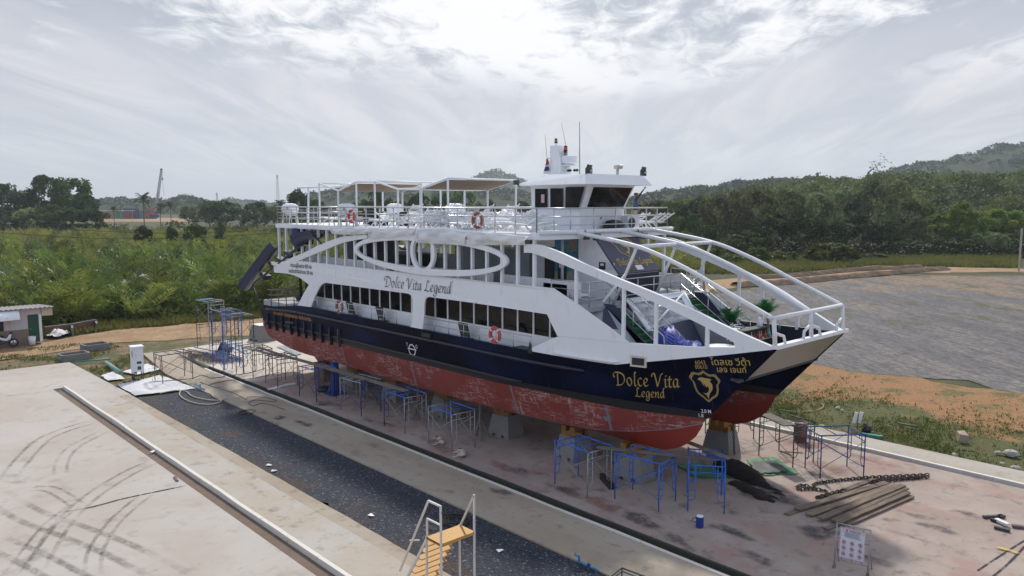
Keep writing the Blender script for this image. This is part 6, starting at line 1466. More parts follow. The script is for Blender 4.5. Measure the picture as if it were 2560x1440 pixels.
for i, (px, s, lab) in enumerate([((2527, 1135), 0.34, 'flat grey stone standing in the grass at the right edge'), ((2495, 1130), 0.16, 'small pale stone left of the flat grey stone'), ((2385, 1135), 0.14, 'small pale stone at the grass edge by the slab'), ((2505, 1157), 0.12, 'small white stone near the slab edge'), ((2540, 1169), 0.2, 'white plastic scrap lying on the slab edge at the right'), ((2055, 1064), 0.16, 'small pale stone left of the foam boards'), ((2095, 1018), 0.15, 'white scrap in the grass beyond the hose'), ((2105, 1024), 0.12, 'small white scrap right of the other scrap')]):
    a = G(*px); t = thing('stone', lab, 'stone', (a.x, a.y, -0.06), i * 0.8); q = MB(); rg = random.Random(i)
    q.lathe([(s * 0.7, 0), (s, s * 0.25), (s * 0.7, s * 0.6), (s * 0.1, s * 0.75)], (0, 0, 0), 7); q.v = [(x * rg.uniform(0.8, 1.2), y * rg.uniform(0.6, 1.0), z * rg.uniform(0.9, 1.1)) for x, y, z in q.v]; q.build('lump', paint('pale_stone', (0.42, 0.39, 0.35), 0.9, var=0.2), t)
for i, (pa, pb, w, mt, lab) in enumerate([((2458, 1292), (2506, 1290), 0.10, DKGREY, 'dark timber offcut at the back of the scrap pile'), ((2477, 1298), (2492, 1303), 0.09, BLACK, 'short black offcut left in the scrap pile'), ((2490, 1298), (2520, 1312), 0.16, WHITE2, 'white painted offcut on top of the scrap pile'), ((2486, 1317), (2525, 1327), 0.13, DKGREY, 'grey offcut nearest the camera in the scrap pile'), ((2530, 1314), (2560, 1318), 0.15, RUSTY, 'reddish offcut at the right of the scrap pile'), ((2497, 1292), (2508, 1289), 0.18, BLACK, 'black square offcut at the back right of the scrap pile')]):
    plank(lab, pa, pb, 0.06 + 0.03 * (i == 2), w, 0.08, mt, 'timber offcuts in the scrap pile')
t = thing('rebar', 'thin dark steel rod lying between the far scaffolds', 'rod', tuple(G(1950, 1130)), 0.4); q = MB(); q.bar((0, 0, 0.03), (0.9, 0.2, 0.03), 0.03, 0.03); q.bar((0, 0.1, 0.03), (0.5, -0.35, 0.04), 0.05, 0.03); q.build('rod', RUSTY, t)
for i, (px, lab) in enumerate([((927, 1287), 'small white paper square lying on the crushed stone'), ((672, 1162), 'pale scrap of plastic on the stone bed left of the stairs'), ((685, 1176), 'second pale scrap on the stone bed near the sandy strip'), ((1250, 1375), 'white crumpled scrap on the stones right of the stairs'), ((382, 1128), 'small white scrap in the channel beside the kerb')]):
    a = G(*px); t = thing('scrap', lab, 'litter', (a.x, a.y, -0.02), 0.5 * i); q = MB(); q.add([(-0.11, -0.07, 0.0), (0.1, -0.08, 0.03), (0.12, 0.07, 0.0), (-0.09, 0.08, 0.04), (0, 0, 0.05)], [(0, 1, 4), (1, 2, 4), (2, 3, 4), (3, 0, 4)]); q.build('sheet', WHITE, t)
t = thing('plank', 'short dark stick lying on the apron beside the kerb', 'stick', tuple(G(440, 1199)), -0.15); q = MB(); q.box((0, 0, 0.03), (0.55, 0.09, 0.05)); q.build('board', PLANKG, t)

# ================================================================ things on the ferry
def lifebuoy(label, c_, mat, rz=0.0):
    t = thing('lifebuoy', label, 'lifebuoy', tuple(c_), rz, 'lifebuoys on the railings'); q = MB(); q.tube([(0.29 * math.cos(a), 0, 0.29 * math.sin(a)) for a in np.linspace(0, 2 * PI, 25)[:-1]], 0.075, 10, closed=True); q.build('ring', mat, t, True)
    for k in range(4):
        a0 = PI / 4 + k * PI / 2; q = MB(); q.tube([(0.29 * math.cos(a), 0, 0.29 * math.sin(a)) for a in np.linspace(a0 - 0.13, a0 + 0.13, 4)], 0.079, 10, cap=False); q.build('band', WHITE2, t, True)
    q = MB(); q.tube([(0.375 * math.cos(a) , -0.03, 0.375 * math.sin(a)) for a in np.linspace(0, 2 * PI, 21)[:-1]], 0.008, 5, closed=True); q.build('rope', ROPE, t)
    return t
lifebuoy('bright red lifebuoy on the upper deck railing near the stern', PY(879, 541, 21.32), REDP)
lifebuoy('faded brown lifebuoy on the upper deck railing amidships', PY(1194, 551, 21.32), ORANGE_OLD)
lifebuoy('faded lifebuoy on the lower side railing near the stern', PY(848.5, 767, 21.26), paint('faded_red', (0.30, 0.10, 0.08), 0.6))
lifebuoy('bright red lifebuoy on the lower side railing near the bow', PY(1237.5, 837.5, 21.26), REDP)
for px, py, lab in ((876, 769, 'dark grey padded seat back on the lower rail beside the faded lifebuoy'), (951, 782, 'dark grey padded seat back on the lower rail below the aft windows'), (1160, 824, 'dark grey padded seat back on the lower rail left of the red lifebuoy')):
    t = wthing('seat_back', lab, 'seat', tuple(PY(px, py, 21.55)), 'seat backs along the lower rail'); c_ = PY(px, py, 21.5); q = MB(); q.box(tuple(c_), (0.62, 0.06, 0.62), rot=Matrix.Rotation(0.25, 3, 'X')); q.box(tuple(c_ + Vector((0, 0.12, -0.42))), (0.62, 0.4, 0.05)); q.build('pad', DKGREY, t); q = MB()
    for s in (-0.28, 0.28): q.bar(c_ + Vector((s, 0.1, -0.75)), c_ + Vector((s, 0.06, -0.2)), 0.04, 0.04)
    q.build('frame', BLACK, t)
t = wthing('dark_cloth', 'small black cloth hanging on the lower rail ahead of the windows', 'cloth', tuple(PY(1325, 866, 21.3))); c_ = PY(1325, 866, 21.28); q = MB(); q.add([c_ + Vector((0, 0, 0.28)), c_ + Vector((-0.12, -0.03, -0.28)), c_ + Vector((0.13, 0.02, -0.28)), c_ + Vector((0.02, 0.1, -0.2))], [(0, 1, 2), (0, 2, 3), (0, 3, 1)]); q.build('cloth', BLACK, t)
# life raft canisters on cradles
def raft(label, c_):
    t = thing('life_raft_canister', label, 'life raft', (c_.x, c_.y, 9.43), 0, 'life raft canisters on the sun deck'); M = Matrix.Rotation(PI / 2, 3, 'Y'); q = MB()
    q.lathe([(0.02, -0.62), (0.22, -0.61), (0.30, -0.55), (0.315, -0.40), (0.33, -0.39), (0.33, -0.34), (0.315, -0.33), (0.315, -0.12), (0.33, -0.11), (0.33, -0.06), (0.315, -0.05), (0.315, 0.20), (0.33, 0.21), (0.33, 0.26), (0.315, 0.27), (0.315, 0.42), (0.30, 0.55), (0.22, 0.61), (0.02, 0.62)], (0, 0, 0.88), 20, M); q.build('canister', WHITE, t, True)
    q = MB()
    for x in (-0.42, 0.42):
        q.bar((x, -0.3, 0), (x, -0.22, 0.66), 0.04, 0.04); q.bar((x, 0.3, 0), (x, 0.22, 0.66), 0.04, 0.04); q.bar((x, -0.26, 0.5), (x, 0.26, 0.5), 0.04, 0.04)
    q.build('cradle', WHITE2, t)
    q = MB()
    for k in range(3): q.box((0.30, -0.327, 0.97 - 0.05 * k), (0.22, 0.01, 0.02))
    q.build('print', SINK, t)
raft('white life raft canister at the stern corner of the sun deck', PY(725, 525, 22.1))
raft('white life raft canister beside the bright red lifebuoy', PY(866, 524, 22.1))
raft('white life raft canister on the far side under the middle awning', PY(987, 519, 29.2))
raft('white life raft canister on the far side under the front awning', PY(1137, 518, 29.2))
# loungers packed on the sun deck
def lounger():
    t = thing('sun_lounger', 'white metal sun lounger frame crowded with others on the sun deck', 'sun lounger', group='sun loungers stacked on the sun deck')
    q = MB()
    for y in (-0.3, 0.3): q.bar((-0.95, y, 0.33), (0.35, y, 0.33), 0.045, 0.05); q.bar((0.35, y, 0.33), (0.98, y, 0.86), 0.045, 0.05)
    q.build('frame', WHITE, t)
    q = MB()
    for k in range(7): x = -0.88 + k * 0.19; q.box((x, 0, 0.35), (0.09, 0.6, 0.018))
    for k in range(4): s = 0.12 + k * 0.23; q.box((0.35 + 0.63 * s, 0, 0.35 + 0.53 * s), (0.09, 0.6, 0.018), rot=Matrix.Rotation(-0.7, 3, 'Y'))
    q.build('slats', WHITE, t)
    for x0, x1 in ((-0.8, -0.35), (0.35, -0.1)):
        for y in (-0.28, 0.28):
            q = MB(); q.bar((x0, y, 0), (x1, y, 0.33), 0.04, 0.04); q.build('leg', WHITE, t)
    return t
lo = lounger(); rg = random.Random(12); k = 0
for r in range(8):
    for c_ in range(9):
        x = -33.6 + c_ * 1.06 + rg.uniform(-0.2, 0.2); y = 22.15 + r * 0.86 + rg.uniform(-0.1, 0.1)
        if x > -25.0 or (c_ < 2 and r % 2): continue
        if r > 5 and c_ % 2: continue
        o = lo if k == 0 else dup(lo); o.location = (x, y, 9.43 + (0.22 if rg.random() < 0.35 else 0)); o.rotation_euler = (rg.choice((0, 0, 0.25, -0.3)), rg.uniform(-0.12, 0.3), rg.choice((0, PI, 0, PI / 2)) + rg.uniform(-0.25, 0.25)); k += 1
for x, y, rz in ((-38.9, 22.4, 0.2), (-36.9, 22.5, 2.9), (-35.6, 23.2, 0.1), (-23.6, 22.4, 0.3), (-22.9, 22.8, 2.8), (-22.3, 29.5, 0.2), (-22.9, 29.6, 0.3), (-23.5, 29.3, 0.1)):
    o = dup(lo); o.location = (x, y, 9.43); o.rotation_euler = (0, 0.1, rz)
for x, y, lab in ((-36.3, 23.6, 'black cushion stack behind the red lifebuoy on the sun deck'), (-34.6, 24.2, 'black cushion stack under the ridge of the middle awning'), (-38.4, 24.5, 'dark covered crate near the stern on the sun deck'), (-33.2, 25.2, 'black cushion stack farthest forward on the sun deck')):
    t = thing('cushion_stack', lab, 'cushions', (x, y, 9.43), 0.2); q = MB()
    for k in range(4): q.box((0.03 * (-1) ** k, 0, 0.1 + k * 0.19), (0.75, 0.7, 0.17), rz=0.06 * k)
    q.build('cushions', BLACK, t)
for px, lab in ((1455, 'black bag on the sun deck against the wheelhouse'),):
    pass
a = Vector((-21.65, 26.05, 9.43)); t = thing('black_bag', 'black covered bundle in front of the wheelhouse', 'bag', tuple(a)); q = MB(); q.lathe([(0.05, 0), (0.42, 0.02), (0.44, 0.25), (0.3, 0.45), (0.05, 0.5)], (0, 0, 0), 12); q.v = [(x * 0.6, y * 1.5, z) for x, y, z in q.v]; q.build('bundle', BLACK, t, True)
t = thing('air_conditioner', 'white air conditioner unit in front of the wheelhouse', 'air conditioner', (-21.7, 27.25, 9.43)); q = MB(); q.box((0, 0, 0.34), (0.34, 0.82, 0.6)); q.build('case', WHITE2, t); q = MB(); q.lathe([(0.24, 0), (0.24, 0.02), (0.02, 0.03)], (0.17, -0.12, 0.34), 18, Matrix.Rotation(PI / 2, 3, 'Y')); q.build('fan_grille', DKGREY, t)
# foredeck: blue striped cloth, duffel, plastic tent, round tables, palms, bar with bottles
m, nt, b, out = new_mat('blue_striped_cloth'); p = nd(nt, 'TexCoord').outputs['Object']
sy = nd(nt, 'SeparateXYZ', {0: p}); s_ = mth(nt, 'ADD', mth(nt, 'MULTIPLY', sy.outputs[2], 1.0), mth(nt, 'MULTIPLY', sy.outputs[0], 0.45))
w_ = mth(nt, 'SINE', mth(nt, 'ADD', mth(nt, 'MULTIPLY', s_, 68.0), mth(nt, 'MULTIPLY', noise(nt, p, 3.5, 2), 3.0)))
setc(nt, b, mixc(nt, sstep(nt, w_, 0.2, 0.7), (0.006, 0.014, 0.24), (0.09, 0.14, 0.48))); b.inputs['Roughness'].default_value = 0.5; STRIPE = m
pk = lambda px, py, x: PX(px, py, x)
c0 = G(1690, 855, 4.95)
t = wthing('striped_cloth', 'blue and white striped plastic cloth draped over furniture on the foredeck', 'cloth', (c0.x, c0.y, 4.72)); q = MB(); rows = []
y0 = 22.75
for i, (dy, hh) in enumerate(((0.0, 0.05), (0.25, 0.45), (0.5, 0.85), (0.9, 1.0), (1.4, 0.9), (1.9, 0.5))):
    row = []
    for j in range(22):
        u = j / 21; x = PY(1610 + 155 * u, 830, y0 + dy).x; prof = 0.62 + 0.75 * math.exp(-((u - 0.42) / 0.22) ** 2) + 0.28 * math.exp(-((u - 0.85) / 0.15) ** 2)
        row.append((x, y0 + dy + 0.06 * math.sin(j * 1.3 + i), 4.74 + max(0.02, hh * prof * (1 + 0.08 * math.sin(j * 2.1 + i * 1.7)))))
    rows.append(row)
q.loft(rows); q.build('sheet', STRIPE, t, True)
a = PY(1685, 862, 22.65); t = thing('duffel_bag', 'dark olive duffel bag lying against the striped cloth', 'bag', (a.x, 22.72, 4.74), 0.15); q = MB(); q.tube([(-0.75, 0, 0.25), (-0.6, 0, 0.36), (-0.1, 0, 0.46), (0.45, 0, 0.42), (0.75, 0, 0.25)], [0.1, 0.27, 0.36, 0.32, 0.12], 12); q.build('bag', paint('olive_canvas', (0.028, 0.030, 0.027), 0.8, var=0.3, bumpy=0.6), t, True); q = MB(); q.tube([(-0.4, -0.15, 0.7), (0, -0.2, 0.92), (0.35, -0.15, 0.72)], 0.025, 6); q.build('handle', BLACK, t)
# leaning plastic tent: frame and sheet
t = wthing('plastic_tent', 'tilted white tube frame with clear plastic sheets on the foredeck', 'tent', (-17.5, 24.5, 4.72)); K = {k: v for k, v in (('a', PY(1566, 749, 23.9)), ('b', PY(1711, 731, 25.9)), ('c', PY(1742, 790, 25.7)), ('d', PY(1622, 828, 23.5)))}
fr_ = MB(); [fr_.tube([K[i], K[j]], 0.045, 6) for i, j in (('a', 'b'), ('b', 'c'), ('a', 'd'), ('d', 'b'))]; fr_.build('frame', WHITE, t, True)
q = MB(); rows = [[K['a'].lerp(K['b'], u).lerp(K['d'].lerp(K['c'], u), v) + Vector((0.05 * math.sin(9 * u + 5 * v), -0.10 * math.sin(PI * u) * math.sin(PI * v), 0.06 * math.sin(14 * v + 3 * u))) for u in np.linspace(0, 1, 14)] for v in np.linspace(0, 1, 12)]; q.loft(rows, True); q.build('clear_sheet', PLASTIC, t, True)
for i, j in (('a', 'b'), ('b', 'c'), ('a', 'd')):
    q = MB(); A, B = K[i], K[j]; d = (K['d'] + K['b']) / 2 - (A + B) / 2; d = d.normalized() * 0.22 + Vector((0, -0.03, 0)); q.quad(A + Vector((0, -0.05, 0)), B + Vector((0, -0.05, 0)), B + d, A + d); q.build('hem', WHITE, t)
for lab, px, r, z in (('white round table top on the foredeck near the far bow', (2005, 825), 0.56, 5.55), ('white round table with papers behind the near bulwark', (1805, 866), 0.55, 5.45), ('ring shaped table rim beside the fake palm', (1860, 815), 0.42, 5.45)):
    a = G(*px, z); t = thing('round_table', lab, 'table', (a.x, a.y, 4.72), 0, 'round tables on the foredeck'); h_ = z - 4.72; q = MB()
    if 'ring' in lab: q.tube([(r * math.cos(k), r * math.sin(k), h_) for k in np.linspace(0, 2 * PI, 25)[:-1]], 0.025, 6, closed=True)
    else: q.lathe([(r - 0.03, h_ - 0.05), (r, h_ - 0.03), (r, h_), (r - 0.04, h_ + 0.01), (0.02, h_ + 0.005)], (0, 0, 0), 28)
    q.build('top', WHITE, t, True); q = MB(); q.lathe([(0.25, 0), (0.25, 0.03), (0.05, 0.06), (0.05, h_ - 0.05)], (0, 0, 0), 14); q.build('leg', BLACK, t, True)
t = thing('blue_crate', 'blue crate with a white lid standing at the bulwark end', 'crate', tuple(G(1830, 862, 4.75)), 0.3); q = MB(); q.box((0, 0, 0.35), (0.5, 0.4, 0.6)); q.build('crate', paint('crate_blue', (0.03, 0.06, 0.25), 0.5), t); q = MB(); q.box((0, 0, 0.67), (0.54, 0.44, 0.05)); q.build('lid', WHITE, t)
ba, bb_ = G(1862, 862, 5.35), G(1932, 815, 5.75)
t = thing('bar_counter', 'black two level bar counter on the foredeck carrying bottles', 'bar counter', (-15.0, 25.0, 4.72)); 
ca = G(1900, 843, 5.5); t.location = (ca.x, ca.y, 4.72); q = MB(); q.box((0, 0, 0.40), (0.6, 2.0, 0.72)); q.build('shelf', BLACK, t); q = MB(); q.box((-0.45, 0, 1.04), (0.4, 2.2, 0.05)); q.box((-0.5, 0, 0.52), (0.08, 2.2, 1.02)); q.build('counter_top', DKGREY, t)
cols = [('clear', (0.5, 0.5, 0.5)), ('red', (0.4, 0.05, 0.05)), ('brown', (0.15, 0.06, 0.03)), ('pink', (0.5, 0.25, 0.3)), ('orange', (0.5, 0.16, 0.04)), ('dark orange', (0.36, 0.10, 0.03)), ('green', (0.05, 0.25, 0.15)), ('pale blue', (0.25, 0.45, 0.5)), ('lime', (0.25, 0.42, 0.1))]
for k, (cn, cc) in enumerate(cols):
    y = -0.85 + k * 0.205; rg = random.Random(k); hb = 0.24 + 0.05 * rg.random()
    t2 = thing('bottle', f'{cn} bottle standing on the lower shelf of the foredeck bar', 'bottle', (ca.x + 0.05 + 0.1 * rg.random(), ca.y + y, 5.48), 0, 'bottles on the foredeck bar'); q = MB(); q.lathe([(0.04, 0), (0.045, 0.01), (0.045, hb * 0.6), (0.016, hb * 0.78), (0.016, hb), (0.02, hb + 0.01), (0.02, hb + 0.03)], (0, 0, 0), 10); q.build('glass', paint('bottle_' + cn.replace(' ', '_'), cc, 0.15), t2, True)
a = G(1913, 812, 5.8); t2 = thing('white_jug', 'white plastic jug standing on the upper bar counter', 'jug', (ca.x - 0.45, ca.y + 0.75, 5.785)); q = MB(); q.lathe([(0.1, 0), (0.115, 0.02), (0.115, 0.2), (0.06, 0.3), (0.05, 0.36)], (0, 0, 0), 14); q.build('jug', WHITE, t2, True)
t2 = thing('bottle', 'green bottle standing on the white round table', 'bottle', tuple(G(1949, 826, 5.56)), 0, 'bottles on the foredeck bar'); q = MB(); q.lathe([(0.045, 0), (0.045, 0.16), (0.016, 0.22), (0.016, 0.28)], (0, 0, 0), 10); q.build('glass', paint('bottle_green', (0.05, 0.25, 0.15), 0.15), t2, True)
FAKEP = foliage('fake_palm_leaf', (0.012, 0.10, 0.025), (0.03, 0.17, 0.04), trans=0.2, scale=3)
def fake_palm(label, base, top, lean, s=1.0):
    t = wthing('fake_palm', label, 'artificial palm', tuple(base), 'artificial palms on the foredeck'); q = MB(); q.tube([base, base.lerp(top, 0.5) + Vector((0.02, 0, 0)), top], [0.07, 0.06, 0.05], 8); q.build('trunk', paint('fake_trunk', (0.22, 0.17, 0.13), 0.9, var=0.4, scale=10), t, True)
    rg = random.Random(int(base.x * 100)); q = MB()
    for k in range(46):
        d = Vector((rg.gauss(0, 0.5), rg.gauss(0, 0.5), rg.uniform(0.2, 1.0))) + lean; d.normalize(); L = rg.uniform(0.55, 0.85) * s; P = [top + d * (L * i / 4) - Vector((0, 0, 0.05 * i * i / 4)) for i in range(5)]
        sd_ = d.cross(Vector((0, 0, 1))); sd_ = sd_.normalized() if sd_.length > 0.05 else Vector((1, 0, 0))
        for i in range(1, 5):
            for j in range(3):
                c_ = P[i - 1].lerp(P[i], j / 3)
                for sg in (-1, 1): tip = c_ + sd_ * sg * 0.16 * s + d * 0.12; q.add([c_, c_ + d * 0.035, tip], [(0, 1, 2)])
    q.build('fronds', FAKEP, t)
    return t
tp = PY(1829, 805, 25.9); fake_palm('artificial palm with a flower garland on its trunk, nearer on the foredeck', Vector((tp.x + 0.05, 25.9, 4.72)), tp, Vector((-0.25, 0, 0.1)))
gl = wthing('flower_garland', 'pink and white flower garland wound round the artificial palm trunk', 'garland', tuple(tp)); q = MB(); rg = random.Random(6)
for k in range(40): c_ = Vector((tp.x + 0.03 + rg.uniform(-0.12, 0.12), 25.85 + rg.uniform(-0.12, 0.08), tp.z - rg.uniform(0.0, 0.75))); q.cur = rg.randrange(2); q.lathe([(0.01, -0.03), (0.045, 0), (0.01, 0.03)], c_, 6)
q.build('flowers', [paint('pink_flower', (0.42, 0.20, 0.2), 0.8), WHITE2], gl)
tp = PY(1919, 783, 28.6); fake_palm('artificial palm with a dark trunk, farther on the foredeck', Vector((tp.x + 0.1, 28.6, 4.72)), tp, Vector((-0.45, 0, 0.1)))

# ---------------------------------------------------------------- people and dogs
def skin_body(name, joints, edges, mat, parent, sub=2, colors=None):
    """joints: {key: (x, y, z, radius)}; grown with the Skin modifier into one continuous surface; first joint is the root"""
    keys = list(joints); idx = {k: i for i, k in enumerate(keys)}
    me = bpy.data.meshes.new(name); me.from_pydata([joints[k][:3] for k in keys], [(idx[a], idx[b_]) for a, b_ in edges], []); 
    o = bpy.data.objects.new(name, me); COL.objects.link(o); md = o.modifiers.new('s', 'SKIN'); md.use_smooth_shade = True
    for i, k in enumerate(keys):
        r = joints[k][3]; sv = me.skin_vertices[0].data[i]; sv.radius = r if isinstance(r, tuple) else (r, r); sv.use_root = (i == 0)
    o.modifiers.new('u', 'SUBSURF').levels = sub; o.modifiers['u'].render_levels = sub
    dg = bpy.context.evaluated_depsgraph_get(); ev = o.evaluated_get(dg); m2 = bpy.data.meshes.new_from_object(ev); bpy.data.objects.remove(o)
    o2 = bpy.data.objects.new(name, m2); COL.objects.link(o2); o2.parent = parent; o2['_o'] = (0., 0., 0.); m2.materials.clear()
    for m_ in (mat if isinstance(mat, list) else [mat]): m2.materials.append(m_)
    if colors: m2.polygons.foreach_set('material_index', [colors(p_.center) for p_ in m2.polygons])
    m2.polygons.foreach_set('use_smooth', [True] * len(m2.polygons)); m2.update(); return o2
SKINM = paint('skin', (0.24, 0.13, 0.085), 0.6, var=0.1); SHIRT = paint('blue_patterned_shirt', (0.04, 0.075, 0.17), 0.8, var=0.8, scale=16); SLEEVE = paint('dark_sleeve', (0.014, 0.016, 0.03), 0.8); TROUS = paint('stone_trousers', (0.34, 0.31, 0.285), 0.85, var=0.1); BELT = paint('black_waist_bag', (0.01, 0.01, 0.012), 0.7)
def hand_chain(J, E, side, wr, dirv, up_, s=1.0):
    d = Vector(dirv).normalized(); u = Vector(up_); u = (u - d * u.dot(d)).normalized(); w_ = d.cross(u); wr = Vector(wr)
    pa = wr + d * 0.045 * s; J[side + 'palm'] = (*pa, 0.026 * s); E.append((side + 'wrist', side + 'palm'))
    for k, (o_, L) in enumerate(((-0.027, 0.075), (-0.009, 0.085), (0.009, 0.08), (0.026, 0.062))):
        b0 = pa + d * 0.035 * s + u * o_ * s; b1 = b0 + d * L * 0.5 * s + w_ * 0.008; b2 = b0 + d * L * 0.85 * s + w_ * 0.03 * s
        for n_, p_, r in ((f'{side}f{k}a', b0, 0.009), (f'{side}f{k}b', b1, 0.008), (f'{side}f{k}c', b2, 0.007)): J[n_] = (*p_, r * s)
        E += [(side + 'palm', f'{side}f{k}a'), (f'{side}f{k}a', f'{side}f{k}b'), (f'{side}f{k}b', f'{side}f{k}c')]
    t1 = pa - u * 0.04 * s + d * 0.01; t2 = pa - u * 0.06 * s + d * 0.045 + w_ * 0.02; J[side + 't1'] = (*t1, 0.010 * s); J[side + 't2'] = (*t2, 0.008 * s); E += [(side + 'palm', side + 't1'), (side + 't1', side + 't2')]
def person(label, loc, rz, arms, mats, cmap, cap=None, lean=0.0):
    t = thing('person', label, 'person', loc, rz)
    J = {'pelvis': (0, 0, 0.92, (0.155, 0.11)), 'waist': (0.0, 0, 1.06, (0.135, 0.10)), 'chest': (0.01, 0, 1.28, (0.165, 0.115)), 'neck0': (0.0, 0, 1.42, 0.085), 'neck': (0.005, 0, 1.48, 0.052), 'head': (0.015, 0, 1.58, (0.078, 0.092)), 'crown': (0.0, 0, 1.68, (0.07, 0.085)),
         'chin': (0.075, 0, 1.525, 0.035), 'nose': (0.105, 0, 1.585, 0.018)}
    E = [('pelvis', 'waist'), ('waist', 'chest'), ('chest', 'neck0'), ('neck0', 'neck'), ('neck', 'head'), ('head', 'crown'), ('head', 'chin'), ('head', 'nose')]
    for s, k in ((1, 'l'), (-1, 'r')):
        J.update({k + 'hip': (0, 0.085 * s, 0.86, 0.105), k + 'knee': (0.025, 0.10 * s, 0.48, 0.07), k + 'ankle': (-0.01, 0.10 * s, 0.09, 0.052), k + 'heel': (-0.05, 0.10 * s, 0.04, 0.04), k + 'toe': (0.17, 0.11 * s, 0.035, 0.035), k + 'ear': (0.0, 0.085 * s, 1.58, 0.016)})
        E += [('pelvis', k + 'hip'), (k + 'hip', k + 'knee'), (k + 'knee', k + 'ankle'), (k + 'ankle', k + 'heel'), (k + 'ankle', k + 'toe'), ('head', k + 'ear')]
        sh, el, wr = arms[k]; J.update({k + 'sh': (*sh, 0.065), k + 'elbow': (*el, 0.045), k + 'wrist': (*wr, 0.03)}); E += [('chest', k + 'sh'), (k + 'sh', k + 'elbow'), (k + 'elbow', k + 'wrist')]
        hand_chain(J, E, k, wr, Vector(wr) - Vector(el), (1, 0.2, 0))
    b_ = skin_body('body', J, E, mats, t, 2, cmap)
    q = MB()
    for s in (1, -1): q.lathe([(0.004, -0.012), (0.014, 0), (0.004, 0.012)], (0.088, 0.034 * s, 1.605), 8)
    q.build('eyes', BLACK, t)
    q = MB(); q.box((0.10, 0, 1.548), (0.012, 0.045, 0.010)); q.build('mouth', paint('lip', (0.2, 0.08, 0.07), 0.6), t)
    if cap: q = MB(); q.lathe([(0.10, -0.02), (0.105, 0.03), (0.085, 0.085), (0.03, 0.11), (0.005, 0.112)], (0.0, 0, 1.635), 14); q.bar((0.05, 0, 1.635), (0.20, 0, 1.655), 0.15, 0.015); q.build('cap', cap, t, True)
    return t
def cm(c_):
    if c_.z < 0.10: return 4
    if c_.z < 0.90: return 3
    if c_.z < 1.08 and abs(c_.y) < 0.22: return 4
    if c_.z > 1.46 and abs(c_.y) < 0.15 and c_.z < 1.75 and abs(c_.x) < 0.2: return 0
    if Vector((c_.x - 0.52, c_.y + 0.30, c_.z - 2.02)).length < 0.20 or Vector((c_.x - 0.42, c_.y - 0.22, c_.z - 1.16)).length < 0.16: return 0
    if abs(c_.y) > 0.20 or (c_.z > 1.45): return 2
    return 1
pm_ = person('man in a patterned blue shirt and cap reaching one arm high beside the wheelhouse', tuple(G(1588, 571, 9.43)), 0.15, {'r': ((0.02, -0.19, 1.40), (0.22, -0.26, 1.66), (0.42, -0.29, 1.92)), 'l': ((0.02, 0.19, 1.38), (0.08, 0.27, 1.12), (0.32, 0.23, 1.15))}, [SKINM, SHIRT, SLEEVE, TROUS, BELT], cm, paint('brown_cap', (0.10, 0.05, 0.035), 0.9))
pm_.rotation_euler = (0, 0, 0.60); pm_.scale = (0.98,) * 3
def cm2(c_):
    if c_.z < 0.10: return 4
    if c_.z < 0.95: return 3
    if c_.z > 1.46 and abs(c_.y) < 0.15: return 0
    if c_.z < 0.96 and abs(c_.y) > 0.25: return 0
    return 1
a = G(893, 993)
person('worker in grey standing in the shade under the hull behind the plank', (a.x - 1.2, a.y + 1.3, 0), 1.2, {'r': ((0.0, -0.19, 1.40), (0.05, -0.26, 1.12), (0.22, -0.22, 0.95)), 'l': ((0.0, 0.19, 1.40), (0.02, 0.27, 1.10), (0.15, 0.26, 0.88))}, [SKINM, paint('grey_shirt', (0.13, 0.14, 0.16), 0.9, var=0.15), SLEEVE, paint('dark_trousers', (0.02, 0.022, 0.03), 0.9), BELT], cm2, paint('grey_cap', (0.12, 0.12, 0.13), 0.9)).scale = (0.93,) * 3
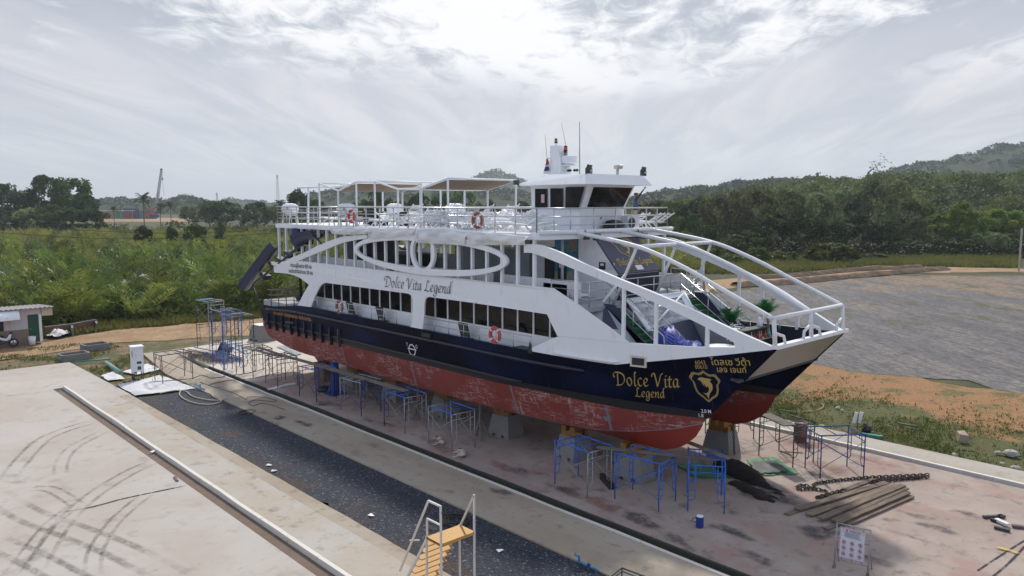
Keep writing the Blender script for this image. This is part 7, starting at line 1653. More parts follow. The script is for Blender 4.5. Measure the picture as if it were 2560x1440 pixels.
def dog(label, loc, rz, mats, cmap, flip=1, curl=0.0):
    t = thing('dog', label, 'dog', loc, rz)
    s = flip
    J = {'pelvis': (-0.30, 0, 0.10, (0.105, 0.085)), 'belly': (-0.08, 0.0, 0.105, (0.10, 0.085)), 'chest': (0.16, 0, 0.12, (0.125, 0.105)), 'shoulder': (0.27, 0.01 * s, 0.11, (0.10, 0.085)), 'neck': (0.38, -0.02 * s, 0.095, 0.068), 'head': (0.50, -0.08 * s, 0.08, 0.07), 'snout': (0.60, -0.15 * s, 0.055, 0.036), 'nose': (0.66, -0.19 * s, 0.045, 0.024),
         'ear': (0.47, -0.10 * s, 0.16, 0.02), 'ear2': (0.44, -0.02 * s, 0.16, 0.02),
         'tail': (-0.42, -0.03 * s, 0.07, 0.032), 'tail2': (-0.54, -0.14 * s, 0.04, 0.024), 'tail3': (-0.60, -0.30 * s, 0.03, 0.016)}
    E = [('pelvis', 'belly'), ('belly', 'chest'), ('chest', 'shoulder'), ('shoulder', 'neck'), ('neck', 'head'), ('head', 'snout'), ('snout', 'nose'), ('head', 'ear'), ('head', 'ear2'), ('pelvis', 'tail'), ('tail', 'tail2'), ('tail2', 'tail3')]
    for k, x, y, z in (('a', 0.24, -0.10, 0.07), ('b', 0.20, -0.08, 0.14)):
        J.update({k + '1': (x, y * s, z, 0.045), k + '2': (x + 0.02 + 0.06 * (k == 'b'), (y - 0.16) * s, z * 0.75, 0.030), k + '3': (x + 0.10, (y - 0.28) * s, 0.035, 0.023), k + '4': (x + 0.14, (y - 0.33) * s, 0.03, 0.027)}); E += [('shoulder', k + '1'), (k + '1', k + '2'), (k + '2', k + '3'), (k + '3', k + '4')]
    for k, x, y, z in (('c', -0.30, -0.10, 0.08), ('d', -0.26, -0.09, 0.15)):
        J.update({k + '1': (x + 0.06, y * s, z, 0.062), k + '2': (x + 0.10, (y - 0.15) * s, z * 0.8, 0.042), k + '3': (x - 0.06, (y - 0.24) * s, 0.045, 0.026), k + '4': (x + 0.02, (y - 0.36) * s, 0.03, 0.022), k + '5': (x + 0.06, (y - 0.40) * s, 0.025, 0.026)}); E += [('pelvis', k + '1'), (k + '1', k + '2'), (k + '2', k + '3'), (k + '3', k + '4'), (k + '4', k + '5')]
    skin_body('body', J, E, mats, t, 2, cmap); return t
CREAM = paint('cream_fur', (0.50, 0.44, 0.37), 0.95, var=0.12, scale=6, bumpy=0.4); DARKF = paint('dark_fur', (0.05, 0.035, 0.028), 0.95, var=0.3); TANF = paint('tan_fur', (0.26, 0.21, 0.17), 0.95, var=0.25, scale=6)
dog('cream dog with dark ears and rump asleep on its side nearest the trench', tuple(G(1158, 1138)), PI - 0.55, [CREAM, DARKF], lambda c_: 1 if (c_.x < -0.38 and c_.z > 0.05 and c_.y > -0.1) or (c_.z > 0.145 and c_.x > 0.4) else 0, -1)
dog('pale tan dog asleep on its side between the scaffold legs', tuple(G(1103, 1106)), PI - 0.35, [TANF, CREAM, DARKF], lambda c_: 2 if (c_.z > 0.14 and c_.x > 0.4) or c_.x > 0.64 else (1 if math.sin(c_.x * 14) > 0.1 else 0), -1)
# ================================================================ background: vegetation, hills, far yard
def GD(px, D, z=0.0):
    d = ray(px, 510); s = D / F; return Vector((d.x * s, d.y * s, z))
def zat(py, D): return H + (510 - py) / F * D
def npmesh(name, V, Fq, mat, parent=None, tri=False, mats=None, midx=None):
    """fast mesh from arrays; Fq (n, 3 or 4)"""
    V = np.asarray(V, np.float32).reshape(-1, 3); Fq = np.asarray(Fq, np.int32); k = Fq.shape[1]; n = len(Fq)
    me = bpy.data.meshes.new(name); me.vertices.add(len(V)); me.vertices.foreach_set('co', V.ravel()); me.loops.add(n * k); me.loops.foreach_set('vertex_index', Fq.ravel())
    me.polygons.add(n); me.polygons.foreach_set('loop_start', np.arange(0, n * k, k, dtype=np.int32)); me.polygons.foreach_set('loop_total', np.full(n, k, np.int32))
    for m_ in (mats or [mat]): me.materials.append(m_)
    if midx is not None: me.polygons.foreach_set('material_index', np.asarray(midx, np.int32))
    me.update(calc_edges=True); o = bpy.data.objects.new(name, me); COL.objects.link(o)
    if parent is not None: o.parent = parent; o['_o'] = (0., 0., 0.)
    return o
def leaf_quads(C, size, rs, up=0.35, aspect=0.62):
    """one small kinked leaf-clump face per centre"""
    n = len(C); N = rs.normal(size=(n, 3)); N[:, 2] = np.abs(N[:, 2]) + up; N /= np.linalg.norm(N, axis=1)[:, None]
    T = np.cross(N, rs.normal(size=(n, 3))); T /= np.linalg.norm(T, axis=1)[:, None] + 1e-9; B = np.cross(N, T)
    s = (size * rs.uniform(0.6, 1.35, n))[:, None]
    V = np.stack([C - T * s, C - B * s * aspect + N * s * 0.12, C + T * s, C + B * s * aspect - N * s * 0.12], 1)
    return V.reshape(-1, 3), np.arange(4 * n).reshape(n, 4)
def crown_pts(rs, R_, Hc, z0, nclump, nleaf, spread=1.0, top=1.0):
    """centres of leaf clumps filling an uneven crown: clumps sit on a bumpy ellipsoid, leaves crowd their shells"""
    out = []
    for i in range(nclump):
        a = rs.uniform(0, 2 * PI); t = rs.uniform(-0.55, 1.0); rr = math.sqrt(max(0.05, 1 - t * t)) * rs.uniform(0.55, 1.0)
        c = np.array([R_ * rr * math.cos(a) * spread, R_ * rr * math.sin(a) * spread, z0 + Hc * 0.5 + Hc * 0.5 * t * top])
        r = R_ * rs.uniform(0.20, 0.36)
        d = rs.normal(size=(nleaf, 3)); d[:, 2] += 0.25; d /= np.linalg.norm(d, axis=1)[:, None]
        out.append(c + d * (r * rs.uniform(0.55, 1.05, nleaf) ** 0.6)[:, None] * np.array([1, 1, 0.75]))
    return np.concatenate(out)
LEAF_D = foliage('leaf_dark', (0.032, 0.060, 0.020), (0.070, 0.102, 0.028), (0.12, 0.15, 0.045), 0.3, 0.35)
LEAF_M = foliage('leaf_mid', (0.065, 0.108, 0.026), (0.12, 0.165, 0.04), (0.19, 0.22, 0.065), 0.38, 0.35)
LEAF_B = foliage('leaf_bright', (0.12, 0.20, 0.035), (0.21, 0.30, 0.055), (0.30, 0.35, 0.085), 0.5, 0.4)
LEAF_G = foliage('leaf_grey_olive', (0.11, 0.145, 0.055), (0.25, 0.275, 0.13), (0.52, 0.52, 0.36), 0.42, 0.45, 0.45)
PALML = foliage('nipa_leaf', (0.065, 0.115, 0.022), (0.20, 0.25, 0.05), (0.38, 0.37, 0.17), 0.4, 0.30, 0.45, 0.4, 0.35)
COCO = foliage('coconut_leaf', (0.028, 0.05, 0.018), (0.06, 0.085, 0.03), (0.11, 0.12, 0.05), 0.3, 0.5)
BARK = paint('bark', (0.075, 0.060, 0.048), 0.9, var=0.3, scale=3)
PBARK = paint('palm_bark', (0.12, 0.10, 0.08), 0.9, var=0.25)
def broad_tree(name, label, seed, R_, Ht, trunk_h, leaf, nclump=22, nleaf=60, size=0.42, group='trees', spread=1.0, lean=0.0, top=1.0):
    rs = np.random.RandomState(seed); t = thing(name, label, 'tree', group=group)
    P = crown_pts(rs, R_, Ht - trunk_h, trunk_h, nclump, nleaf, spread, top); P[:, 0] += lean * (P[:, 2] / Ht) * R_
    V, Fq = leaf_quads(P, size, rs); npmesh('crown', V, Fq, leaf, t)
    q = MB(); rt = 0.035 * Ht * 0.6; q.tube([(0, 0, -0.3), (0.05 * R_, 0, trunk_h * 0.5), (lean * R_ * 0.6, 0.03 * R_, trunk_h + 0.35 * (Ht - trunk_h))], [rt, rt * 0.8, rt * 0.4], 7)
    for k in range(6):
        a = k * 1.05 + rs.uniform(0, 0.6); z = trunk_h * rs.uniform(0.7, 1.05); r = R_ * rs.uniform(0.45, 0.75); q.tube([(lean * R_ * 0.3, 0, z), (r * 0.5 * math.cos(a), r * 0.5 * math.sin(a), z + 0.22 * Ht), (r * math.cos(a), r * math.sin(a), z + 0.36 * Ht * rs.uniform(0.7, 1.1))], [rt * 0.55, rt * 0.35, rt * 0.12], 5)
    q.build('trunk', BARK, t, True); return t
def frond(rs, base, d, L, droop, npair, wl, ll):
    """pinnate leaf: two rows of leaflets along a drooping midrib -> quads"""
    d = d / np.linalg.norm(d); side = np.cross(d, [0, 0, 1.0]); side /= np.linalg.norm(side) + 1e-9; V = []; F4 = []
    pts = []
    for i in range(npair + 1):
        s = i / npair; pts.append(base + d * L * s + np.array([0, 0, -droop * L * s * s]))
    def put(a, b_, c_, e):
        o = len(V); V.extend([a, b_, c_, e]); F4.append((o, o + 1, o + 2, o + 3))
    w = 0.012 * L
    for i in range(npair):
        put(pts[i] - side * w, pts[i] + side * w, pts[i + 1] + side * w * 0.7, pts[i + 1] - side * w * 0.7)
    for i in range(1, npair + 1):
        s = i / npair; ln = ll * L * (math.sin(PI * min(1, 0.12 + 0.86 * s)) ** 0.7); tg = pts[i] - pts[i - 1]; tg = tg / np.linalg.norm(tg); nrm = np.cross(side, tg)
        for sg in (-1, 1):
            if rs.rand() < 0.06: continue
            dr = side * sg * 0.75 + tg * 0.62 + nrm * rs.uniform(0.0, 0.35) + rs.normal(0, 0.06, 3); tip = pts[i] + dr * ln * rs.uniform(0.8, 1.1) + np.array([0, 0, -0.12 * ln])
            put(pts[i], pts[i] + dr * ln * 0.5 + tg * wl * L, tip, pts[i] + dr * ln * 0.5 - tg * wl * L)
    return V, F4
def palm_clump(rs, nfr, L0, npair, wl=0.018, ll=0.28, steep=(0.7, 1.4), droop=(0.10, 0.40), base_r=0.5):
    V = []; F4 = []
    for k in range(nfr):
        a = 2 * PI * k / nfr + rs.uniform(-0.4, 0.4); el = rs.uniform(*steep); d = np.array([math.cos(a) * math.cos(el), math.sin(a) * math.cos(el), math.sin(el)]); b0 = np.array([math.cos(a) * base_r * rs.rand(), math.sin(a) * base_r * rs.rand(), 0.0])
        v, f = frond(rs, b0, d, L0 * rs.uniform(0.75, 1.15), rs.uniform(*droop), npair, wl, ll); o = len(V); V.extend(v); F4.extend([tuple(i + o for i in q) for q in f])
    return np.array(V), np.array(F4)
# nipa palms, the nearest ones each on its own, the rest as one thicket
NIPA = []
for k in range(5):
    rs = np.random.RandomState(100 + k); V, F4 = palm_clump(rs, 13, 5.2, 15, 0.017, 0.27); t = thing('nipa_palm', 'nipa palm clump with upright feathery fronds in the thicket beyond the dirt road', 'palm', group='nipa palms of the thicket')
    npmesh('fronds', V, F4, PALML, t); q = MB(); q.lathe([(0.45, -0.3), (0.5, 0.1), (0.25, 0.45), (0.05, 0.6)], (0, 0, 0), 8); q.build('stem_base', BARK, t); NIPA.append(t)
rs = np.random.RandomState(5); spots = []
def thicket_edge(y): return interp(y, [(-10, -76), (12, -76), (20, -76.5), (34, -74), (60, -72), (99, -66), (140, -80), (180, -110)])
tries = 0
while len(spots) < 1150 and tries < 60000:
    tries += 1; u = rs.uniform(-160, 1740); D = 1 / rs.uniform(1 / 250.0, 1 / 50.0); p_ = GD(u, D)
    if p_.x > thicket_edge(p_.y) - rs.rand() * 1.5: continue
    if u > 720 and rs.rand() < 0.45: continue
    md = 1.9 + D * 0.006
    if any((p_.x - a_.x) ** 2 + (p_.y - a_.y) ** 2 < md * md for a_, _, _ in spots): continue
    spots.append((p_, u, D))
vis = sorted([s_ for s_ in spots if s_[1] < 730], key=lambda s_: s_[2]); near = vis[:270]; nid = set(id(s_) for s_ in near); far = [s_ for s_ in spots if id(s_) not in nid]
for i, (p_, u, D) in enumerate(near):
    s_ = rs.uniform(0.75, 1.2); o = NIPA[i] if i < 5 else dup(NIPA[i % 5]); o.location = (p_.x, p_.y, GZ); o.rotation_euler = (0, 0, rs.uniform(0, 6.28)); o.scale = (s_, s_, s_ * rs.uniform(0.85, 1.15))
lib = [palm_clump(np.random.RandomState(300 + k), 9, 5.2, 8, 0.03, 0.30) for k in range(4)]
VV, FF, o_ = [], [], 0
for p_, u, D in far:
    V, F4 = lib[rs.randint(4)]; a = rs.uniform(0, 6.28); s_ = rs.uniform(0.65, 1.08); c_, sn = math.cos(a) * s_, math.sin(a) * s_
    W = np.stack([V[:, 0] * c_ - V[:, 1] * sn + p_.x, V[:, 0] * sn + V[:, 1] * c_ + p_.y, V[:, 2] * s_ + GZ], 1); VV.append(W); FF.append(F4 + o_); o_ += len(V)
tag(npmesh('nipa_thicket', np.concatenate(VV), np.concatenate(FF), foliage('nipa_leaf_far', (0.09, 0.14, 0.028), (0.24, 0.27, 0.06), (0.40, 0.37, 0.17), 0.46, 0.10, 0.0, 0.45, 0.3)), kind='stuff')
# dark undergrowth between and before the palms
def scrub(name, pts, mat, size, seed, hfun, per=34, kind='stuff'):
    rs = np.random.RandomState(seed); C = []
    for p_ in pts:
        hh = hfun(rs); n = per; d = rs.normal(size=(n, 3)); d[:, 2] = np.abs(d[:, 2]); d /= np.linalg.norm(d, axis=1)[:, None]; C.append(np.array([p_.x, p_.y, GZ]) + d * np.array([hh * 1.1, hh * 1.1, hh]) * rs.uniform(0.5, 1, n)[:, None])
    V, Fq = leaf_quads(np.concatenate(C), size, rs); return tag(npmesh(name, V, Fq, mat), kind=kind)
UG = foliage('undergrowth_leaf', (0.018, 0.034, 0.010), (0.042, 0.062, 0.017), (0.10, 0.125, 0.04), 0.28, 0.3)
SHRUB = foliage('shrub_leaf', (0.060, 0.095, 0.020), (0.12, 0.155, 0.034), (0.19, 0.22, 0.055), 0.4, 0.35)
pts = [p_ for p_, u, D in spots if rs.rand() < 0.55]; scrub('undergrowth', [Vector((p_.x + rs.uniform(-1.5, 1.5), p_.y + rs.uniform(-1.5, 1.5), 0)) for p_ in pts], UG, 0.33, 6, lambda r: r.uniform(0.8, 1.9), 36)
pts = []
for i in range(190):
    y = rs.uniform(12, 75); pts.append(Vector((thicket_edge(y) + rs.uniform(-2.0, 1.8), y, 0)))
scrub('roadside_weeds', pts, SHRUB, 0.22, 7, lambda r: r.uniform(0.5, 1.7), 60)
# grass tufts on the yard edge and verges
def tufts(name, n, area, mat, hmin, hmax, seed, mask=None):
    rs = np.random.RandomState(seed); V = []; Fq = []; P = area(rs, n); o = 0; k = 5; n = len(P)
    a = rs.uniform(0, 2 * PI, (n, k)); lean = rs.uniform(0.2, 0.8, (n, k)); h_ = rs.uniform(hmin, hmax, (n, k)); w = 0.02 + 0.06 * h_
    B = P[:, None, :] + np.stack([0.10 * np.cos(a), 0.10 * np.sin(a), np.zeros_like(a)], -1); dirv = np.stack([np.cos(a) * lean, np.sin(a) * lean, np.ones_like(a)], -1); S = np.stack([-np.sin(a), np.cos(a), np.zeros_like(a)], -1)
    T = B + dirv * h_[..., None]; V = np.stack([B - S * w[..., None], B + S * w[..., None], T], 2).reshape(-1, 3); Fq = np.arange(n * k * 3).reshape(-1, 3)
    return tag(npmesh(name, V, Fq, mat), kind='stuff')
GR = foliage('grass_blade', (0.10, 0.125, 0.028), (0.17, 0.175, 0.05), (0.28, 0.23, 0.09), 0.5, 0.5)
def yard_area(rs, n):
    x = rs.uniform(-30, 4, n); y = 35.4 + np.abs(rs.normal(0, 4.2, n)); m_ = (y < 50) & (np.sin(x * 0.9 + 1.3 * np.sin(y * 0.7)) + rs.normal(0, 0.6, n) > -0.3); return np.stack([x, y, np.full(n, -0.06)], 1)[m_]
tufts('yard_grass_tufts', 9000, yard_area, GR, 0.03, 0.14, 8)
def verge_area(rs, n):
    x = rs.uniform(-66, -45, n); y = rs.uniform(4, 18, n); m_ = ((x < -58.2) | (y > 13.3)) & (np.sin(x * 1.1 + 2 * np.sin(y * 0.8)) + rs.normal(0, 0.5, n) > 0.35) & (y < 17.3); return np.stack([x, y, np.full(n, -0.1)], 1)[m_]
tufts('verge_tufts', 6000, verge_area, GR, 0.04, 0.2, 9)
def road_area(rs, n):
    y = rs.uniform(13, 60, n); x = np.array([thicket_edge(v) for v in y]) + rs.uniform(-1, 5.5, n); m_ = x < np.interp(y, [9, 20, 31, 66], [-67, -71, -69.3, -66.3]); return np.stack([x, y, np.full(n, -0.12)], 1)[m_]
tufts('roadside_grass', 7000, road_area, GR, 0.15, 0.6, 10)
def bank_area(rs, n):
    u = rs.uniform(1690, 2560, n); D = rs.uniform(118, 172, n); P = np.array([GD(a_, b_, -0.1) for a_, b_ in zip(u, D)]); m_ = P[:, 1] > np.interp(P[:, 0], [-80, -60, -56, -36, 0], [96, 99, 138, 151, 162]); m_ |= P[:, 0] < -62; return P[m_]
tufts('far_bank_grass', 16000, bank_area, foliage('tall_grass', (0.075, 0.105, 0.025), (0.14, 0.15, 0.04), (0.22, 0.19, 0.08), 0.4, 0.2), 0.3, 1.1, 11)

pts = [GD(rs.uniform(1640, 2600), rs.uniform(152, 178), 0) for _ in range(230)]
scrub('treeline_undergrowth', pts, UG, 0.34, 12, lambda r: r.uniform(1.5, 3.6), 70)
# single trees
kinds = [('dark_tree', 'dense dark green tree', LEAF_D, 5.0, 10.5, 2.4), ('mangrove_tree', 'grey green tree with pale leaf tips', LEAF_G, 5.2, 9.5, 2.2), ('bright_tree', 'light green young tree', LEAF_B, 3.2, 8.5, 1.8), ('mid_tree', 'mid green broad tree', LEAF_M, 4.6, 9.5, 2.2)]
proto = {}
def tree(kind, px, D, top, label, w=None, group='trees around the yard', rz=None):
    nm, _, leaf, R_, Ht, th = kinds[kind]; key = (kind, len([k for k in proto if k[0] == kind]) if len([k for k in proto if k[0] == kind]) < 3 else rs.randint(3))
    b_ = GD(px, D, GZ)
    if key not in proto:
        o = broad_tree(nm, label, 40 + kind * 7 + key[1], R_, Ht, th, leaf, 30, 95, 0.33 if kind != 2 else 0.27, group); proto[key] = o; o['group'] = group
    else: o = dup(proto[key], label=label); o['group'] = group
    s = (zat(top, D) - GZ) / (Ht * 0.98); sx = s if w is None else (w / F * D) / (2 * R_ * 0.95)
    o.location = b_; o.scale = (sx, sx, s); o.rotation_euler = (0, 0, rs.uniform(0, 6.28)); return o
G1 = 'trees at the left edge beyond the palms'
for a_ in [(0, 8, 290, 470, 'big dark tree cut off by the left edge of the view', 130), (0, 50, 300, 492, 'dark tree just right of the tree at the left edge', 70), (0, 118, 285, 452, 'tall dark tree with a palm standing behind its top, left', 90), (3, 178, 280, 454, 'tall round mid green tree right of the tall dark one', 100), (0, 212, 270, 492, 'lower dark tree at the right foot of the round green tree', 60),
          (3, 115, 255, 517, 'mid green tree in front of the left tree group', 80), (1, 65, 250, 527, 'grey green tree low in front of the left tree group', 70), (0, 160, 240, 527, 'dark bushy tree in front, below the round green tree', 90), (0, 232, 245, 528, 'dark bushy tree at the right end of the left group', 70), (0, 20, 245, 548, 'dark low tree at the left edge above the palms', 70)]: tree(a_[0], *a_[1:5], w=a_[5], group=G1)
G2 = 'trees scattered in the palm thicket'
for a_ in [(0, 353, 150, 574, 'dark round bush tree under the lone tall palm', 46), (0, 424, 155, 574, 'small dark pointed tree in the middle of the palms', 34), (0, 483, 145, 568, 'dark broad tree at the right in the palms', 58), (0, 547, 170, 560, 'small dark tree far right in the palms', 26), (0, 425, 115, 630, 'low dark bush in the palms below the pointed tree', 60), (0, 490, 112, 640, 'low dark bush right of the other low bush', 70), (0, 590, 120, 625, 'low dark bush near the stern slide', 50)]: tree(a_[0], *a_[1:5], w=a_[5], group=G2)
G3 = 'trees behind the containers and the stern'
for k, a_ in enumerate([(0, 560, 300, 510, 'dark broad tree right of the containers', 90), (3, 520, 330, 506, 'mid green tree beside the container yard', 50), (3, 470, 360, 518, 'small tree in front of the far crane boom', 40), (0, 640, 290, 512, 'dark tree left of the lattice mast', 70), (3, 690, 310, 520, 'mid green tree below the lattice mast', 60), (0, 748, 240, 486, 'dark tree rising behind the stern life raft', 60), (3, 795, 260, 505, 'mid green tree behind the aft awning posts', 60), (3, 945, 230, 484, 'olive tree behind the middle awning', 70), (0, 1050, 235, 494, 'dark tree behind the front awning, left', 60), (3, 1110, 240, 488, 'mid green tree behind the front awning, middle', 70), (1, 1160, 235, 482, 'grey green tree behind the far life raft', 70), (3, 1215, 250, 505, 'mid green tree behind the front awning, right', 60), (0, 1300, 240, 512, 'dark tree just left of the wheelhouse', 70), (3, 880, 240, 512, 'low mid green tree behind the aft awning', 70), (0, 1000, 235, 510, 'dark low tree behind the middle awning posts', 70)]): tree(a_[0], *a_[1:5], w=a_[5], group=G3)
G4 = 'trees along the right side of the yard'
lst = [(0, 1640, 215, 512, 90), (3, 1690, 205, 508, 80), (0, 1745, 200, 505, 80), (3, 1720, 175, 540, 70), (0, 1770, 165, 568, 60), (3, 1700, 165, 582, 70), (1, 1800, 180, 498, 90), (3, 1850, 185, 488, 90), (1, 1890, 172, 482, 110), (1, 1960, 168, 483, 100), (0, 1930, 165, 540, 100), (1, 2040, 168, 492, 120), (0, 2010, 163, 548, 100), (1, 2100, 172, 484, 100), (0, 2090, 163, 560, 90), (1, 2180, 172, 470, 110), (0, 2160, 164, 545, 100), (1, 2230, 178, 470, 110), (0, 2230, 165, 560, 90), (3, 2290, 178, 508, 100), (1, 2295, 163, 552, 56), (2, 2350, 166, 545, 70), (2, 2405, 164, 517, 74), (2, 2450, 168, 538, 70), (2, 2500, 170, 532, 80), (2, 2550, 170, 536, 90), (0, 2360, 160, 600, 60), (1, 2475, 158, 585, 80), (3, 2430, 158, 606, 70), (0, 2540, 161, 590, 80), (3, 1870, 162, 585, 100), (0, 2270, 160, 600, 80)]
where = ['beside the person on the sun deck', 'right of the person on the sun deck', 'above the middle bow tube', 'behind the bow tubes', 'low at the tree line behind the bow tubes', 'right behind the wheelhouse rail', 'left in the grey row', 'second in the grey row', 'third in the grey row', 'fourth in the grey row', 'under the third of the grey row', 'behind the large round shrub', 'behind the left side of the large shrub', 'left of the half bare tree', 'under the half bare tree on the left', 'under the half bare tree on the right', 'straight below the half bare tree', 'right of the half bare tree', 'low right of the half bare tree', 'between the grey row and the light green trees', 'pale and small left of the light green trees', 'leftmost of the light green trees', 'tallest and pointed of the light green trees', 'third of the light green trees', 'fourth of the light green trees', 'at the right edge of the view', 'low under the leftmost light green tree', 'leaning in front of the light green trees', 'low in front of the pointed light green tree', 'low at the right edge beside the pole', 'low behind the shrubs left', 'low above the end of the earth bank']
for a_, wh in zip(lst, where): tree(a_[0], a_[1], a_[2], a_[3], kinds[a_[0]][1] + ' ' + wh, w=a_[4], group=G4)
# half bare tree
b_ = GD(2165, 175, GZ); t = thing('bare_tree', 'tall half bare tree with thin twigs standing above the grey row', 'tree', tuple(b_)); q = MB(); rs2 = np.random.RandomState(3); ht = zat(408, 175); tipsP = []
q.tube([(0, 0, 0), (-0.6, 0, ht * 0.4), (0.2, 0.2, ht * 0.7), (0.0, 0, ht * 0.9)], [0.3, 0.24, 0.15, 0.05], 6)
for k in range(16):
    z = ht * rs2.uniform(0.45, 0.9); a = rs2.uniform(0, 6.28); L = rs2.uniform(1.5, 3.6); e = Vector((L * math.cos(a), L * math.sin(a), z + L * rs2.uniform(0.4, 1.1))); q.tube([(0, 0, z), tuple(e * 0.5 + Vector((0, 0, z * 0.5))), tuple(e)], [0.1, 0.06, 0.02], 5); tipsP += [e + Vector(rs2.normal(0, 0.7, 3)) for _ in range(26)]
q.build('trunk', BARK, t); V, Fq = leaf_quads(np.array(tipsP), 0.22, rs2); npmesh('crown', V, Fq, LEAF_G, t)
# shrubs on the far grass bank
pr = None
for k, (px, D, top, w, lab) in enumerate([(2085, 140, 612, 150, 'large round shrub on the grass bank'), (1960, 142, 630, 90, 'low green shrub left of the large round shrub'), (1900, 140, 622, 80, 'bright low shrub behind the bow tubes'), (2190, 146, 636, 90, 'low dark shrub right of the large round shrub'), (2300, 152, 640, 90, 'low brownish shrub at the foot of the tree line'), (2480, 150, 648, 90, 'low shrub left of the pole'), (1840, 138, 640, 80, 'low shrub just beyond the far bow arch'), (1780, 150, 610, 80, 'low shrub under the bow tubes'), (2390, 152, 642, 80, 'low shrub under the pointed light green tree')]):
    if pr is None:
        rs2 = np.random.RandomState(77); t = thing('shrub', lab, 'shrub', group='shrubs on the far bank'); P = crown_pts(rs2, 2.0, 2.6, -0.6, 22, 55, 1.0); V, Fq = leaf_quads(P, 0.24, rs2); npmesh('foliage', V, Fq, SHRUB, t); q = MB(); [q.tube([(0, 0, -0.2), (0.5 * math.cos(a), 0.5 * math.sin(a), 0.9)], [0.06, 0.03], 5) for a in (0, 2, 4)]; q.build('stem', BARK, t); pr = t; o = t
    else: o = dup(pr, label=lab)
    o.location = GD(px, D, GZ); s = (zat(top, D) - GZ) / 2.1; sx = w / F * D / 4.6; o.scale = (sx, sx, s); o.rotation_euler = (0, 0, k)
# coconut palms
cp = None
for px, D, base_z, top, lab in [(359, 228, 0, 488, 'tall lone coconut palm with a dark slim trunk'), (283, 300, 0, 520, 'small coconut palm in front of the green container'), (400, 270, 0, 512, 'grey coconut palm right of the lone palm, left of a pair'), (425, 272, 0, 510, 'grey coconut palm right of the lone palm, right of a pair'), (112, 300, 0, 452, 'coconut palm top rising above the left tree group'), (86, 285, 0, 474, 'coconut palm at the left of the left tree group'), (228, 300, 0, 512, 'coconut palm right of the left tree group'), (618, 250, 0, 520, 'coconut palm left of the lattice mast'), (8, 280, 0, 468, 'coconut palm at the left edge'), (700, 235, 0, 505, 'coconut palm just left of the stern life raft')]:
    if cp is None:
        rs2 = np.random.RandomState(9); t = thing('coconut_palm', lab, 'palm tree', group='coconut palms in the distance'); V = []; F4 = []
        for k in range(20):
            a = 2 * PI * k / 20 * 3.1; el = rs2.uniform(-0.35, 1.3); v, f = frond(rs2, np.array([0, 0, 10.0]), np.array([math.cos(a) * math.cos(el), math.sin(a) * math.cos(el), math.sin(el)]), rs2.uniform(2.8, 3.8), 0.4, 9, 0.055, 0.30); o_ = len(V); V.extend(v); F4.extend([tuple(i + o_ for i in q_) for q_ in f])
        npmesh('crown', np.array(V), np.array(F4), COCO, t); q = MB(); q.tube([(0, 0, -0.2), (0.15, 0.1, 4), (0.05, 0.05, 8), (0, 0, 10.05)], [0.2, 0.15, 0.13, 0.12], 7); q.build('trunk', PBARK, t, True); cp = t; o = t
    else: o = dup(cp, label=lab)
    o.location = GD(px, D, GZ); s = (zat(top, D) - GZ) / 11.2; o.scale = (max(0.75, s * 0.85),) * 2 + (s,); o.rotation_euler = (0, 0, rs.uniform(0, 6.28))

# hills: ridges with real depth, clothed in trees
def fbm(x, seed, octs=5):
    rs_ = np.random.RandomState(seed); y = np.zeros_like(x); a = 1.0; f_ = 1.0
    for k in range(octs): ph = rs_.uniform(0, 6.28, 3); y += a * (np.sin(x * f_ + ph[0]) + 0.6 * np.sin(x * f_ * 1.7 + ph[1])); a *= 0.5; f_ *= 2.1
    return y
HILLM = {}
def hill_mat(name, a, b_, sc):
    m, nt, b, out = new_mat(name); p = objco(nt); n1 = noise(nt, p, sc, 5, 0.7); n2 = noise(nt, p, sc * 7, 4, 0.7); c = mixc(nt, sstep(nt, n1, 0.3, 0.7), a, b_); c = mixc(nt, sstep(nt, n2, 0.35, 0.7), mixc(nt, 1.0, c, (0.45, 0.45, 0.45), 'MULTIPLY'), c)
    setc(nt, b, c); b.inputs['Roughness'].default_value = 0.9; b.inputs['Specular IOR Level'].default_value = 0.1; bump(nt, b, n2, 1.0, 2.0); return m
hillm = hill_mat('hill_forest', (0.030, 0.045, 0.018), (0.06, 0.075, 0.028), 0.012)
HT = []
def hill(name, prof, D, depth, seed, crown=6.0, ncrown=260, rough=0.9):
    """prof: ridge line as (pixel x, pixel y) seen at depth D; falls away before and behind it"""
    us = np.linspace(prof[0][0], prof[-1][0], 150); zs = np.array([zat(interp(u, prof), D) for u in us]) + rough * fbm(us * 0.02, seed) * 0.6; zs = np.maximum(zs, 0.5); nt_ = 26; V = []; rs_ = np.random.RandomState(seed)
    for j in range(nt_):
        t = -1 + 2 * j / (nt_ - 1); fall = math.cos(t * PI / 2) ** 1.15
        for i, u in enumerate(us):
            p_ = GD(u, D + t * depth); bumpz = rough * 1.6 * math.sin(u * 0.05 + 3 * t + seed) * math.sin(t * 9 + u * 0.017) * fall; edge = min(1, (i + 0.0) / 6, (len(us) - 1 - i) / 6)
            V.append((p_.x, p_.y, GZ - 0.5 + (zs[i] * (0.25 + 0.75 * edge) if prof[0][0] > -400 and prof[-1][0] < 2900 else zs[i]) * fall + bumpz))
    n = len(us); Fq = [(j * n + i, j * n + i + 1, (j + 1) * n + i + 1, (j + 1) * n + i) for j in range(nt_ - 1) for i in range(n - 1)]
    V = np.array(V); o = npmesh(name, V, Fq, hillm); tag(o, kind='structure'); o.data.polygons.foreach_set('use_smooth', [True] * len(o.data.polygons))
    for k in range(ncrown):
        i = rs_.randint(n); j = rs_.randint(6, nt_ // 2 + 2) if rs_.rand() < 0.6 else nt_ // 2 + rs_.randint(-1, 1); HT.append((V[j * n + i], crown * rs_.uniform(0.5, 1.2)))
